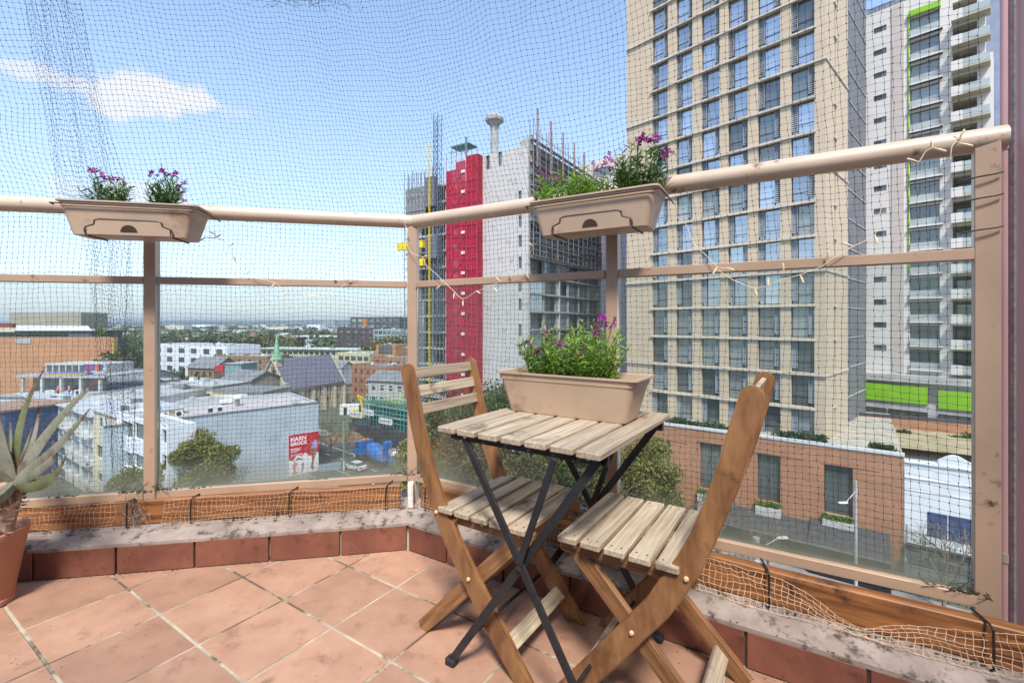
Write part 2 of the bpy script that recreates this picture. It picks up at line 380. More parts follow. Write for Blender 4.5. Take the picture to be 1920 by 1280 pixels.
m = MB(); q = kcorner(.112)+kL*.035; m.box(-.012,.012,-.03,.03,0,.105); m.build('cap_strip', mat('flaky_white', (.75,.72,.68), .8, .2, 20, dirt=((.15,.12,.1), 18, .55,.7)), bevel=.002, loc=(q.x,q.y,.15), rz=R(10))
tag(bpy.data.objects['cap_strip'], 'flaking white strip standing in the ledge corner between two planks', 'strip')
# ---------------------------------------------------------------- railing
RC = Vector((-.472, 2.22)); rL = Vector((-.977, -.211)).normalized(); rR = Vector((.866, -.5)); rnL = Vector((rL.y, -rL.x)); rnR = Vector((.5, .866))
if rnL.y < 0: rnL = -rnL
def rp(side, s, d=0.0, z=0.0):
    if side < 0: q = RC+rL*s+rnL*d
    else: q = RC+rR*s+rnR*d
    return Vector((q.x, q.y, z))
rail = empty('balcony_railing', (RC.x, RC.y, .15), 0, 'tan metal balcony railing with round cream handrail and glass lower panels', 'railing')
def rb(mb, name, mt, **k):
    o = mb.build(name, mt, rail, **k); o.location = Vector(o.location)-rail.location; return o
hz = 1.482
o = rb(MB().tube([rp(-1,3.0,0,hz), rp(-1,.02,0,hz), rp(-1,0,0,hz), rp(1,.02,0,hz), rp(1,2.028,0,hz)], .031, 20), 'handrail', m_alu_cream, smooth=True)
def post(side, s, w_, z0, z1, dirv=None):
    c = rp(side, s); n = rnL if side < 0 else rnR; t = rL if side < 0 else rR
    mb = MB(); mb.box(-w_/2, w_/2, -w_/2, w_/2, z0, z1)
    for v in mb.v: pass
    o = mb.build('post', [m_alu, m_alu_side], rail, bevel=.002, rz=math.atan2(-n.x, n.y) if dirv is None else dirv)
    # cream reveal face, made paler to stand in for light from the side
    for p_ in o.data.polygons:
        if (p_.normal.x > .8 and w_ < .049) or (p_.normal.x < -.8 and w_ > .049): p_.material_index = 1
    o.location = c-Vector(rail.location); o.location.z = -rail.location.z
    return o
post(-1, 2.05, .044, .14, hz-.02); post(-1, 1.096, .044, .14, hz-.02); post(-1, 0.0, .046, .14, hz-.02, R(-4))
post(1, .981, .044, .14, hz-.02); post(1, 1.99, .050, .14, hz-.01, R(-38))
bays = [(-1, .03, 1.07), (-1, 1.12, 2.025), (-1, 2.075, 3.0), (1, .03, .955), (1, 1.007, 1.97)]
m_glass = None
def make_glass():
    m = bpy.data.materials.new('balcony_glass'); m.use_nodes = True; t = m.node_tree; t.nodes.clear(); L = t.links.new
    out = N(t, 'ShaderNodeOutputMaterial'); tr = N(t, 'ShaderNodeBsdfTransparent'); tr.inputs[0].default_value = (.94,.965,.955,1)
    gl = N(t, 'ShaderNodeBsdfGlossy'); gl.inputs['Roughness'].default_value = .03; gl.inputs[0].default_value = (.9,.95,.95,1)
    fr = N(t, 'ShaderNodeFresnel'); fr.inputs[0].default_value = 1.45
    m1 = N(t, 'ShaderNodeMixShader'); L(fr.outputs[0], m1.inputs[0]); L(tr.outputs[0], m1.inputs[1]); L(gl.outputs[0], m1.inputs[2])
    df = N(t, 'ShaderNodeBsdfDiffuse'); tc = N(t, 'ShaderNodeTexCoord'); sp = N(t, 'ShaderNodeSeparateXYZ'); L(tc.outputs['Object'], sp.inputs[0])
    nz = N(t, 'ShaderNodeTexNoise'); nz.inputs['Scale'].default_value = 7; nz.inputs['Detail'].default_value = 8; L(tc.outputs['Object'], nz.inputs['Vector'])
    df.inputs[0].default_value = (.30,.33,.26,1)
    a = N(t, 'ShaderNodeMapRange', interpolation_type='SMOOTHSTEP'); a.inputs['From Min'].default_value = -.455; a.inputs['From Max'].default_value = -.30; a.inputs['To Min'].default_value = 1; a.inputs['To Max'].default_value = 0
    ad = N(t, 'ShaderNodeMath', operation='MULTIPLY_ADD'); ad.inputs[1].default_value = .16; L(nz.outputs['Fac'], ad.inputs[0]); 
    sb = N(t, 'ShaderNodeMath', operation='SUBTRACT'); sb.inputs[1].default_value = .08; L(sp.outputs['Z'], ad.inputs[2]); L(ad.outputs[0], sb.inputs[0]); L(sb.outputs[0], a.inputs['Value'])
    pw = N(t, 'ShaderNodeMath', operation='MULTIPLY'); L(a.outputs[0], pw.inputs[0]); L(nz.outputs['Fac'], pw.inputs[1])
    p2 = N(t, 'ShaderNodeMath', operation='MULTIPLY_ADD'); L(pw.outputs[0], p2.inputs[0]); p2.inputs[1].default_value = .75; p2.inputs[2].default_value = .035
    m2 = N(t, 'ShaderNodeMixShader'); L(p2.outputs[0], m2.inputs[0]); L(m1.outputs[0], m2.inputs[1]); L(df.outputs[0], m2.inputs[2]); L(m2.outputs[0], out.inputs['Surface'])
    return m
m_glass = make_glass()
def railbox(name, side, s0, s1, d0, d1, z0, z1, mt, bev=.002):
    t = rL if side < 0 else rR; n = rnL if side < 0 else rnR
    mid = rp(side, (s0+s1)/2, (d0+d1)/2, (z0+z1)/2); Lh = abs(s1-s0)/2
    mb = MB().box(-Lh, Lh, -abs(d1-d0)/2, abs(d1-d0)/2, -(z1-z0)/2, (z1-z0)/2)
    o = mb.build(name, mt, rail, bevel=bev, rz=math.atan2(-n.x, n.y)); o.location = mid-Vector(rail.location); return o
for sd_, s0, s1 in bays:
    railbox('mid_rail', sd_, s0, s1, -.02, .02, 1.166, 1.196, m_alu)
    railbox('bottom_rail', sd_, s0, s1, -.022, .022, .252, .285, m_alu)
    railbox('glass_panel', sd_, s0-.003, s1+.003, -.003, .003, .2855, 1.1655, m_glass, 0)
# moss on the bottom rail
m = MB()
for k in range(900):
    sd_ = random.choice((-1,1)); s = random.random()*2.0 if sd_ > 0 else random.random()*2.0
    post_d = min(abs(s-x) for x in ((0,1.096,2.0) if sd_ < 0 else (0,.981,2.0)))
    if post_d > .12 and mnoise.noise(Vector((s*6, sd_, 0))) < .18: continue
    crumb(m, rp(sd_, s, random.uniform(-.021,-.004), .2855), random.uniform(.0015,.005)*(1.6 if post_d < .07 else 1))
for k in range(60):   # a few dark twigs
    sd_ = random.choice((-1,1)); s = random.choice((.03,1.07,1.12,1.15,1.9,1.95))+random.uniform(-.05,.05); p = rp(sd_, abs(s), -.02, .285)
    m.tube([p, p+Vector((random.uniform(-.03,.03), 0, random.uniform(.0,.03))), p+Vector((random.uniform(-.05,.05), -.005, random.uniform(-.02,.05)))], .0009, 3)
o = m.build('moss', m_moss, kind='stuff'); tag(o, 'black green moss and twigs growing on the lower rail', 'moss')
# ---------------------------------------------------------------- bird netting
NS = .0200
def net_surface(u, z):
    # fold that compresses the net on the left
    u0 = -1.28+.10*math.sin(z*2)-(z-1.2)*.16
    s = u-.17*(z-1.45)*max(0,min(1,(z-1.3)*3))*(1 if u < .3 else max(0,1-(u-.3)*1.5))
    fold = math.exp(-((u-u0)/.13)**2)
    u1 = -.35+.05*z; s -= .05*math.tanh((u-u1)/.15)*max(0, min(1, (z-1.2)))
    q = Vector((u*1.3, z*1.1, 0)); rip = mnoise.noise(q*2.1)*.030+mnoise.noise(q*5+Vector((3,1,7)))*.012
    d = .036+abs(rip)*(.9 if z < 1.5 else 1.7)+.02*fold
    lean = max(0, z-1.52)*.20
    zz = z+mnoise.noise(Vector((u*1.1, z*.9, 5)))*.035+mnoise.noise(Vector((u*3.3, z*2.7, 9)))*.012+mnoise.noise(Vector((u*3.4+z*1.2, z*.8, 31)))*.030*min(1,max(.25,z-.9))
    s += mnoise.noise(Vector((u*1.5, z*1.4, 15)))*.02
    d -= lean
    rad = .10+.45*max(0, z-1.5)
    if s < -rad: p = rp(-1, -s, d)
    elif s > rad: p = rp(1, s, d)
    else:
        a, b = rp(-1, rad, d), rp(1, rad, d); c = rp(-1, 0, d); t = (s+rad)/(2*rad); p = a*(1-t)**2+c*2*t*(1-t)+b*t*t
    return Vector((p.x, p.y, zz))
def netmesh(P, nu, nv, r, kr, jit, holes=None, fine=True):
    mb = MB(); G = []
    for i in range(nu):
        row = []
        for j in range(nv):
            p = P(i, j)
            row.append(None if p is None else p+Vector((random.gauss(0,jit), random.gauss(0,jit*.4), random.gauss(0,jit))))
        G.append(row)
    def seg(a, b):
        if not fine:
            t = (b-a).normalized(); e = t.cross(Vector((.3,1,.2))).normalized(); g_ = e.cross(t); mb.add([c+(e*math.cos(k*2.0944)+g_*math.sin(k*2.0944))*r for c in (a,b) for k in range(3)], [(0,3,4,1),(1,4,5,2),(2,5,3,0)]); return
        mid = (a+b)/2+Vector((random.gauss(0,jit*.7), 0, -abs(random.gauss(0,jit*.5))))
        t = (b-a).normalized(); e = t.cross(Vector((.3,1,.2))).normalized(); g_ = e.cross(t)
        vs = []
        for c in (a, mid, b):
            for k in range(3):
                an = k*2.0944; vs.append(c+(e*math.cos(an)+g_*math.sin(an))*r)
        mb.add(vs, [(0,3,4,1),(1,4,5,2),(2,5,3,0),(3,6,7,4),(4,7,8,5),(5,8,6,3)])
    for i in range(nu):
        for j in range(nv):
            p = G[i][j]
            if p is None: continue
            if i+1 < nu and G[i+1][j] is not None: seg(p, G[i+1][j])
            if j+1 < nv and G[i][j+1] is not None: seg(p, G[i][j+1])
            k = kr*random.uniform(.8,1.25)
            mb.add([p+Vector((k,0,0)), p+Vector((-k,0,0)), p+Vector((0,k,0)), p+Vector((0,-k,0)), p+Vector((0,0,k*1.2)), p+Vector((0,0,-k*1.2))],
                   [(0,2,4),(2,1,4),(1,3,4),(3,0,4),(2,0,5),(1,2,5),(3,1,5),(0,3,5)])
    return mb
nu = int((2.03+2.35)/NS); nv = int(2.40/NS)
u_start = -2.35
def Pn(i, j):
    p = net_surface(u_start+i*NS, .22+j*NS); return p
NR, NK = .00047, .0021
nm = netmesh(Pn, nu, nv, NR, NK, .0013, fine=False)
def Pfold(i, j):
    z = .30+j*NS; h = z-1.5
    if h > 0: pr_, pl_ = 245-h*125, 112-h*85
    else: pr_, pl_ = 245+h*-12, 150+h*-50
    px_ = pr_+(pl_-pr_)*i/17+3*math.sin(z*9+i)
    d = .075+.012*math.sin(i*1.1)-max(0, z-1.52)*.20; O = RC+rnL*d; k = (px_-CX)/F; s = (k*O.y-O.x)/(rL.x-k*rL.y)
    q = O+rL*s; return Vector((q.x, q.y, z+.035*i/17+.006*math.sin(i*2.1)))
nm2 = netmesh(Pfold, 18, int(2.15/NS), NR*1.0, NK*.95, .0020, fine=False); nm.add(nm2.v, nm2.f)
o = nm.build('bird_netting', m_net, fixn=False)
tag(o, 'large black bird net hanging behind the railing from above down to the ledge', 'netting')
# loose bunch of net at the top
mb = MB()
for k in range(220):
    c = Vector((-.85+random.gauss(0,.12), 1.92+random.gauss(0,.03), 2.335+abs(random.gauss(0,.025)))); a = c+Vector((random.gauss(0,.02),random.gauss(0,.01),random.gauss(0,.012)))
    mb.tube([c, (c+a)/2+Vector((0,0,random.gauss(0,.006))), a], .0008, 3, cap=False)
o = mb.build('netting_bunch', m_net, fixn=False, kind='stuff'); tag(o, 'tangled bunch of spare black netting at the very top', 'netting')
# pale netting over planks
def pale(side, s0, s1, label, sagf, ztop=.258, zbot=.150):
    nn = int((s1-s0)/.0165); nvv = int((ztop-zbot)/.0165)+1
    def P(i, j):
        s = s0+i*.0165; v = j/(nvv-1); sg = sagf(s)
        z = zbot+(ztop-zbot)*v-sg*v
        d = .085-.008*abs(math.sin(s*23))*math.sin(v*3.14)-.02*(1-v)**2
        d -= .010*sg*20*.3
        z += .004*math.sin(s*17+j)
        q = (kcorner(d)+(kL if side < 0 else kR)*(s+.004*math.sin(s*31+j*1.3)))
        return Vector((q.x, q.y, z))
    o = netmesh(P, nn, nvv, .00072, .0013, .0014).build('pale_netting', m_palenet, fixn=False)
    tag(o, label, 'netting', 'pale netting tied over the planks'); return o
pale(-1, 1.22, 2.6, 'pale cream netting over the plank behind the aloe pot', lambda s: .004)
pale(-1, .06, 1.06, 'pale cream netting over the plank on the left ledge', lambda s: .003)
pale(1, .05, 2.05, 'pale torn netting sagging over the long right plank', lambda s: .075*math.exp(-((s-1.62)/.10)**2)+.01+.025*max(0, math.sin(s*8)))
# tangle of pale net at the middle post
mb = MB()
for k in range(120):
    q = kcorner(.083)+kL*(1.15+random.gauss(0,.025)); c = Vector((q.x, q.y, .20+random.gauss(0,.03)))
    mb.tube([c, c+Vector((random.gauss(0,.008),-.004,random.gauss(0,.012))), c+Vector((random.gauss(0,.018),-.008,random.gauss(0,.025)))], .0007, 3, cap=False)
o = mb.build('netting_tangle', mat('dirty_cord', (.30,.22,.17), .8, .4, 20), fixn=False); tag(o, 'dirty tangle of net cord where two planks meet on the left', 'netting')
# cable ties
def tie(pts, label, r=.0022):
    o = MB().tube(pts, r, 6).build('cable_tie', m_black, smooth=True); return tag(o, label, 'cable tie', 'black cable ties')
def plank_tie(side, s, label):
    t = kL if side < 0 else kR
    def q(d, z, ds=0): p = kcorner(d)+t*(s+ds); return Vector((p.x, p.y, z))
    tie([q(.141,.262), q(.086,.258), q(.076,.25), q(.074,.2), q(.074,.155), q(.081,.148)], label, .003)
for sd_, s, lb in ((-1,1.17,'black tie round the end of the plank beside the net tangle'), (-1,.93,'black tie round the left plank just right of the middle post'),
                   (-1,.54,'black tie halfway along the left plank'), (-1,.13,'black tie on the left plank near the ledge corner'),
                   (1,.06,'black tie at the corner end of the right plank'), (1,1.42,'black tie on the right plank behind the right chair'), (1,1.9,'black tie on the right plank closest to the pink wall')):
    plank_tie(sd_, s, lb)
for zz, lb in ((1.382,'uppermost of three black ties on the end post'), (1.326,'middle of three black ties on the end post'), (1.244,'lowest of three black ties on the end post')):
    tie([rp(1,1.93,-.03,zz-.008), rp(1,1.965,-.036,zz-.003), rp(1,2.0,-.037,zz), rp(1,2.012,-.037,zz+.003)], lb, .0024)
# ---------------------------------------------------------------- pink wall, pipe and the building we stand in
wl = empty('wall', (1.36,1.25,0)); wl['kind'] = 'structure'
MB().box(0,.5,-1.28,0,-.1,2.3).build('wall_pier', m_pink_wall, wl, bevel=.004)
MB().box(-.016,-.010,-.010,.0,-.1,2.75).build('wall_edge', m_greyseal, wl, loc=(-.003,-.001,0))
MB().box(.07,.55,.001,.06,-.1,2.75).build('wall_return', m_pink, wl, loc=(.0,.012,0))
pp = empty('downpipe', (1.343,1.264,0), 0, 'pink painted downpipe between the end post and the pink wall', 'pipe')
MB().tube([(0,0,-2),(0,0,2.8)], .0100, 14).build('pipe', m_pink, pp, smooth=True)
for z in (.35, 1.47, 2.4): MB().tube([(0,0,z),(0,0,z+.025)], .0125, 14).build('bracket', m_alu_cream, pp, smooth=True)
bw = empty('building_wall', (0,-1.0,0)); bw['kind'] = 'structure'
m = MB()
m.box(-16,-1.0,-1,0,-24,2.75); m.box(1.0,16,-1,0,-24,2.75); m.box(-1.0,1.0,-1,0,2.2,2.75); m.box(-1,1,-1,0,-24,-.02)
m.build('rendered_wall', mat('cream_wall_render', (.62,.58,.52), .8, .05, 2), bw)
MB().box(-1,1,-.25,-.2,-.02,2.2).build('door_glass', glassmat('door_glass', (.25,.28,.3), .5), bw)
MB().box(-1.0,-.94,-.26,-.08,-.02,2.2).box(.94,1.0,-.26,-.08,-.02,2.2).box(-.03,.03,-.24,-.1,-.02,2.14).box(-.94,.94,-.24,-.1,2.14,2.2).build('door_frame', m_alu, bw)
# ================================================================ FURNITURE
m_wood = mat('oiled_acacia', (.33,.165,.070), .45, c2=(.17,.072,.028), scale=8, stretch=(3,10,.8), bump=.0005, rnd=.12, dirt=((.10,.045,.022), 5, .55, .70))
m_woodx = mat('oiled_acacia_board', (.34,.17,.075), .45, c2=(.17,.075,.030), scale=8, stretch=(.8,10,10), bump=.0005, rnd=.12, dirt=((.11,.05,.025), 5, .55, .70))
m_slat = mat('weathered_slat', (.52,.43,.31), .75, c2=(.31,.235,.16), scale=8, stretch=(.6,13,13), bump=.0009, rnd=.14, dirt=((.13,.095,.07), 7, .545, .68))
m_steel = mat('black_steel', (.030,.030,.034), .42, .25, 12, metal=.2, dirt=((.09,.05,.03), 14, .68, .8))
m_rubber = mat('rubber_foot', (.02,.02,.022), .7)
m_dowel = mat('wood_dowel', (.62,.45,.27), .5, .1, 20)
m_screw = mat('screw_head', (.10,.09,.08), .4, metal=.7)
def chair(loc, rz, label):
    r = empty('folding_chair', loc, rz, label, 'chair', 'folding wooden chairs at the table')
    cl = [(0,-.002,.052),(.06,.075,.058),(.12,.15,.062),(.19,.242,.060),(.25,.32,.060),(.288,.385,.062),(.318,.435,.058),(.352,.51,.054),(.385,.60,.052),(.412,.69,.052),(.436,.78,.052),(.452,.84,.050)]
    # outline: offset centreline
    Lf, Rt = [], []
    for i, (x, z, wd) in enumerate(cl):
        a = cl[max(0,i-1)]; b = cl[min(len(cl)-1,i+1)]; t = Vector((b[0]-a[0], b[1]-a[1])).normalized(); n = Vector((-t.y, t.x))
        Lf.append((x+n.x*wd/2, z+n.y*wd/2)); Rt.append((x-n.x*wd/2, z-n.y*wd/2))
    # foot cut level with the floor, rounded head
    Lf[0] = (-.036, 0); Rt[0] = (.032, 0)
    top = []
    x, z, wd = cl[-1]; t = Vector((cl[-1][0]-cl[-2][0], cl[-1][1]-cl[-2][1])).normalized(); n = Vector((-t.y, t.x))
    for k in range(1, 8):
        a = math.pi*k/8; top.append((x+n.x*math.cos(a)*wd/2+t.x*math.sin(a)*wd/2, z+n.y*math.cos(a)*wd/2+t.y*math.sin(a)*wd/2))
    # notch under the seat on the front side
    outline = Lf+top+Rt[::-1]
    for s in (-1, 1):
        y = s*.165
        MB().prism(outline, .022, 'y', -.011).build('side_frame', m_wood, r, bevel=.003, smooth=True, loc=(0, y, 0))
        # supporting block in the crook under the seat rail
        leg = board('cross_leg', (.012,s*.140,.405), (.408,s*.140,.006), .046, .020, (0,1,0), m_woodx, r, .003)
        board('seat_rail', (-.022,s*.1415,.398), (.335,s*.1415,.398), .042, .019, (0,1,0), m_woodx, r, .006)
        for (dx, dz) in ((.318,.412),(.158,.402),(.028,.402),(.19,.242)):
            mtx = Matrix.Rotation(R(90), 4, 'X')
            MB().lathe([(.0001,-.004),(.004,-.0035),(.006,-.001),(.006,.012)], 12, (0,0,0), mtx=Matrix.Rotation(R(-90 if s < 0 else 90), 4, 'X') ).build('dowel', m_dowel, r, smooth=True, loc=(dx, s*(.1785 if dx in (.318,.19) else .153), dz))
    for k in range(5):
        x = .018+.0645*k; sl = board('seat_slat', (x,-.187,.4275), (x,.187,.4275), .054, .017, (0,0,1), m_slat, r, .0025)
        sc_ = MB()
        for yy in (-.165,.165):
            for xx in (-.013,.013): sc_.lathe([(.0028,0),(.0028,.0006)], 8, (yy, xx, .0084))
        sc_.build('screw', m_screw, sl, kind='stuff')
    for (x, z) in ((.447,.832),(.432,.774),(.415,.716)):
        a = Vector((.23,0,.95)).normalized()
        board('back_slat', (x,-.155,z), (x,.155,z), .036, .012, a.cross(Vector((0,1,0))), m_slat, r, .002)
    board('stretcher', (.058,-.154,.085), (.058,.154,.085), .045, .014, Vector((.62,0,-.78)), m_slat, r, .002)
    board('stretcher', (.345,-.13,.070), (.345,.13,.070), .045, .014, Vector((.72,0,.70)), m_slat, r, .002)
    return r
c1 = chair((.127,1.417,0), math.atan2(.546,-.837), 'wooden folding chair on the left with its slatted back towards the corner post')
c2 = copy_tree(c1); c2.location = (.229,1.387,0); c2.rotation_euler = (0,0,math.atan2(-.542,.84))
c2['label'] = 'wooden folding chair on the right seen side on with its back to the brick building'
# table
tb = empty('bistro_table', (.153,1.446,0), math.atan2(-.56,.828), 'square slatted wooden bistro table on crossed black steel legs', 'table')
for k in range(7):
    x = -.225+.075*k
    a, b = -.285, .285
    if k == 6: a -= .008
    board('table_slat', (x, a, .6905), (x, b, .6905), .0625, .017, (0,0,1), m_slat, tb, .0025)
for s in (-1, 1):
    y = s*.225
    board('apron', (-.25,y,.667), (.25,y,.667), .016, .028, (0,0,1), m_steel, tb, .001)
    yl = -.262 if s < 0 else .19
    for q0, q1, dy in (((-.165,.672),(.245,.012),-.006), ((.235,.672),(-.225,.012),.006)):
        board('leg', (q0[0],yl+dy,q0[1]), (q1[0],yl+dy,q1[1]), .022, .008, (0,1,0), m_steel, tb, .001)
        fx = q1[0]; o = MB().box(-.017,.017,-.014,.014,0,.022).build('rubber_foot', m_rubber, tb, bevel=.004, loc=(fx, yl+dy, 0))
    board('strut', (.022,yl-.012,.372), (.128,yl-.012,.664), .018, .007, (0,1,0), m_steel, tb, .001)
    MB().lathe([(.008,-.012),(.008,.012)], 12, mtx=Matrix.Rotation(R(90),4,'X')).build('pivot_bolt', m_screw, tb, loc=(.022,yl,.362))
for x, z in ((-.158,.107),(.18,.117)):
    MB().tube([(x,-.262,z),(x,.19,z)], .0055, 8).build('cross_rod', m_steel, tb, smooth=True)
for x in (-.19,.2): MB().lathe([(.0001,-.003),(.006,0),(.006,.004)], 10, mtx=Matrix.Rotation(R(90),4,'X')).build('rivet', mat('rivet',(.7,.68,.6),.4,metal=.5), tb, loc=(x,-.234,.668))
# ---------------------------------------------------------------- planters
m_plast = mat('beige_plastic', (.52,.375,.265), .42, .09, 5, bump=.0004, bscale=90, dirt=((.27,.155,.09), 6, .54, .74))
m_soil = mat('potting_soil', (.045,.028,.016), .95, .4, 60, bump=.004)
m_wire = mat('brown_wire', (.07,.045,.035), .5, .2, 10)
def rrect(Lx, Ly, r, n=4):
    out = []
    for cx, cy, a0 in ((Lx/2-r,Ly/2-r,0),(-Lx/2+r,Ly/2-r,90),(-Lx/2+r,-Ly/2+r,180),(Lx/2-r,-Ly/2+r,270)):
        for k in range(n+1):
            a = R(a0+90*k/n); out.append((cx+r*math.cos(a), cy+r*math.sin(a)))
    return out
def planter(loc, rz, label, L_=.47, W_=.17, H_=.125, hang=True):
    r = empty('planter', loc, rz, label, 'planter', 'beige plastic trough planters')
    lay = [(.80,.66,0,.012),(.82,.70,.004,.018),(.935,.90,.80,.022),(.95,.925,.815,.022),(.965,.945,.95,.022),(1.0,1.0,.955,.02),(1.0,1.0,1.0,.02),(.985,.965,1.0,.018),(.945,.90,.985,.015),(.90,.83,.62,.015)]
    mb = MB(); n = None
    for (fx, fy, fz, rr) in lay:
        pts = rrect(L_*fx, W_*fy, rr); n = len(pts); mb.v += [(x, y, fz*H_) for x, y in pts]
    for i in range(len(lay)-1):
        for j in range(n): mb.f.append((i*n+j, i*n+(j+1) % n, (i+1)*n+(j+1) % n, (i+1)*n+j)); mb.m.append(0)
    mb.f.append(tuple(reversed(range(n)))); mb.m.append(0)
    mb.build('trough', m_plast, r, smooth=True)
    sb = MB(); pts = rrect(L_*.93, W_*.88, .015); K = 20
    for i in range(K+1):
        for j in range(9):
            x = -L_*.455+L_*.91*i/K; y = -W_*.42+W_*.84*j/8; sb.v.append((x, y, H_*.80+mnoise.noise(Vector((x*40,y*40,L_*3)))*.006))
    for i in range(K):
        for j in range(8): a = i*9+j; sb.f.append((a,a+9,a+10,a+1)); sb.m.append(0)
    sb.build('soil', m_soil, r, fixn=False)
    if hang:
        # wire cradle: loop under the rim and lower saddle across the front
        yf = -W_/2-.003
        mb = MB(); 
        mb.tube([(-L_/2-.012,yf+.03,H_*.86),(-L_/2-.006,yf,H_*.86),(L_/2+.004,yf,H_*.86),(L_/2+.006,yf+.02,H_*.86),(L_/2+.004,W_*.5+.05,H_*.86)], .0026, 6)
        def fy(z): return -W_*(.36+(.45-.36)*z/(H_*.8))-.0035
        pr = [(-.30,-.02),(-.31,.12),(-.30,.22),(-.24,.30),(-.235,.42),(-.20,.46),(.20,.46),(.235,.42),(.24,.30),(.30,.22),(.31,.12),(.31,-.02)]
        mb.tube([(x*L_, fy(max(0,z*H_)), z*H_) for x, z in pr], .0026, 6)
        mb.tube([(-.30*L_,fy(0),-.003),(-.30*L_,W_*.36,-.003),(-.30*L_,W_*.5+.03,H_*.5),(-.30*L_,W_*.5+.035,H_*.9)], .0026, 6)
        mb.tube([(.31*L_,fy(0),-.003),(.31*L_,W_*.36,-.003),(.31*L_,W_*.5+.03,H_*.5),(.31*L_,W_*.5+.035,H_*.9)], .0026, 6)
        mb.build('wire_holder', m_wire, r, smooth=True)
        # raised water tray front with its overflow notch
        tr = MB(); pr = [(-.29,.01),(-.29,.20),(-.235,.28),(-.225,.42),(.225,.42),(.235,.28),(.29,.20),(.29,.01)]
        vs = []; 
        for x, z in pr: vs.append((x*L_, fy(z*H_)+.0022, z*H_))
        for x, z in pr: vs.append((x*L_, fy(z*H_)-.0012, z*H_))
        k = len(pr); tr.add(vs, [tuple(range(k)), tuple(range(2*k-1,k-1,-1))]+[(i,(i+1)%k,k+(i+1)%k,k+i) for i in range(k)]); tr.build('tray_front', m_plast, r)
        nt_ = MB(); pts = [(.028*math.cos(a*math.pi/10), .07*1.0+.026*math.sin(a*math.pi/10)/H_*1.0) for a in range(11)]
        vs = [(x, fy(z*H_)-.0026, z*H_) for x, z in [(p[0], .10+ (p[1]-.07)) for p in pts]]
        nt_.add(vs, [tuple(range(11))]); nt_.build('overflow_notch', mat('notch_dark', (.05,.025,.015), .8), r)
    return r
def plplace(px, z, d, side):   # hanging planters: centre on the rail plane, pushed inward
    pass
aL = math.atan2(.211,.977); aR = math.atan2(-.5,.866)
# left hanging planter: near rim edge right end (-1.217,1.79)
cL_ = Vector((-1.217,1.79))+Vector((-.977,-.211))*.235+Vector((-.211,.977))*.085
planter((cL_.x, cL_.y, 1.330), aL, 'beige trough planter hung on the left stretch of handrail')
cR_ = Vector(((1235-CX)/F*1.467,1.467))+Vector((-.866,.5))*.235+Vector((.5,.866))*.085
planter((cR_.x, cR_.y, 1.318), aR, 'beige trough planter hung on the right stretch of handrail')
cT_ = Vector((.198,1.537)); aT = math.atan2(-.547,.837)
planter((cT_.x, cT_.y, .700), aT, 'beige trough planter standing on the slatted table', .50, .185, .135, False)
# ---------------------------------------------------------------- flowering plants
m_leaf = mat('stock_leaf', (.17,.32,.035), .55, c2=(.32,.48,.09), scale=14, trans=.35)
m_leafd = mat('stock_leaf_dark', (.06,.13,.025), .55, c2=(.14,.24,.05), scale=14, trans=.3)
m_petal = mat('magenta_petal', (.29,.012,.21), .6, .35, 30, trans=.25)
m_stem = mat('green_stem', (.12,.18,.04), .6, .2, 10)
def blade(mb, b, d, Lg, wd, bend, roll=None):
    d = d.normalized(); side = d.cross(Vector((0,0,1)))
    if side.length < .05: side = Vector((1,0,0))
    side.normalize(); side = Matrix.Rotation(random.uniform(-.9,.9), 3, d) @ side
    pts = []
    for k, f in enumerate((0,.35,.7,1)):
        p = b+d*Lg*f+Vector((0,0,-1))*bend*Lg*f*f; ww = wd*(.35,1,.8,.05)[k]/2
        pts += [p-side*ww, p+side*ww]
    mb.add(pts, [(0,1,3,2),(2,3,5,4),(4,5,7,6)])
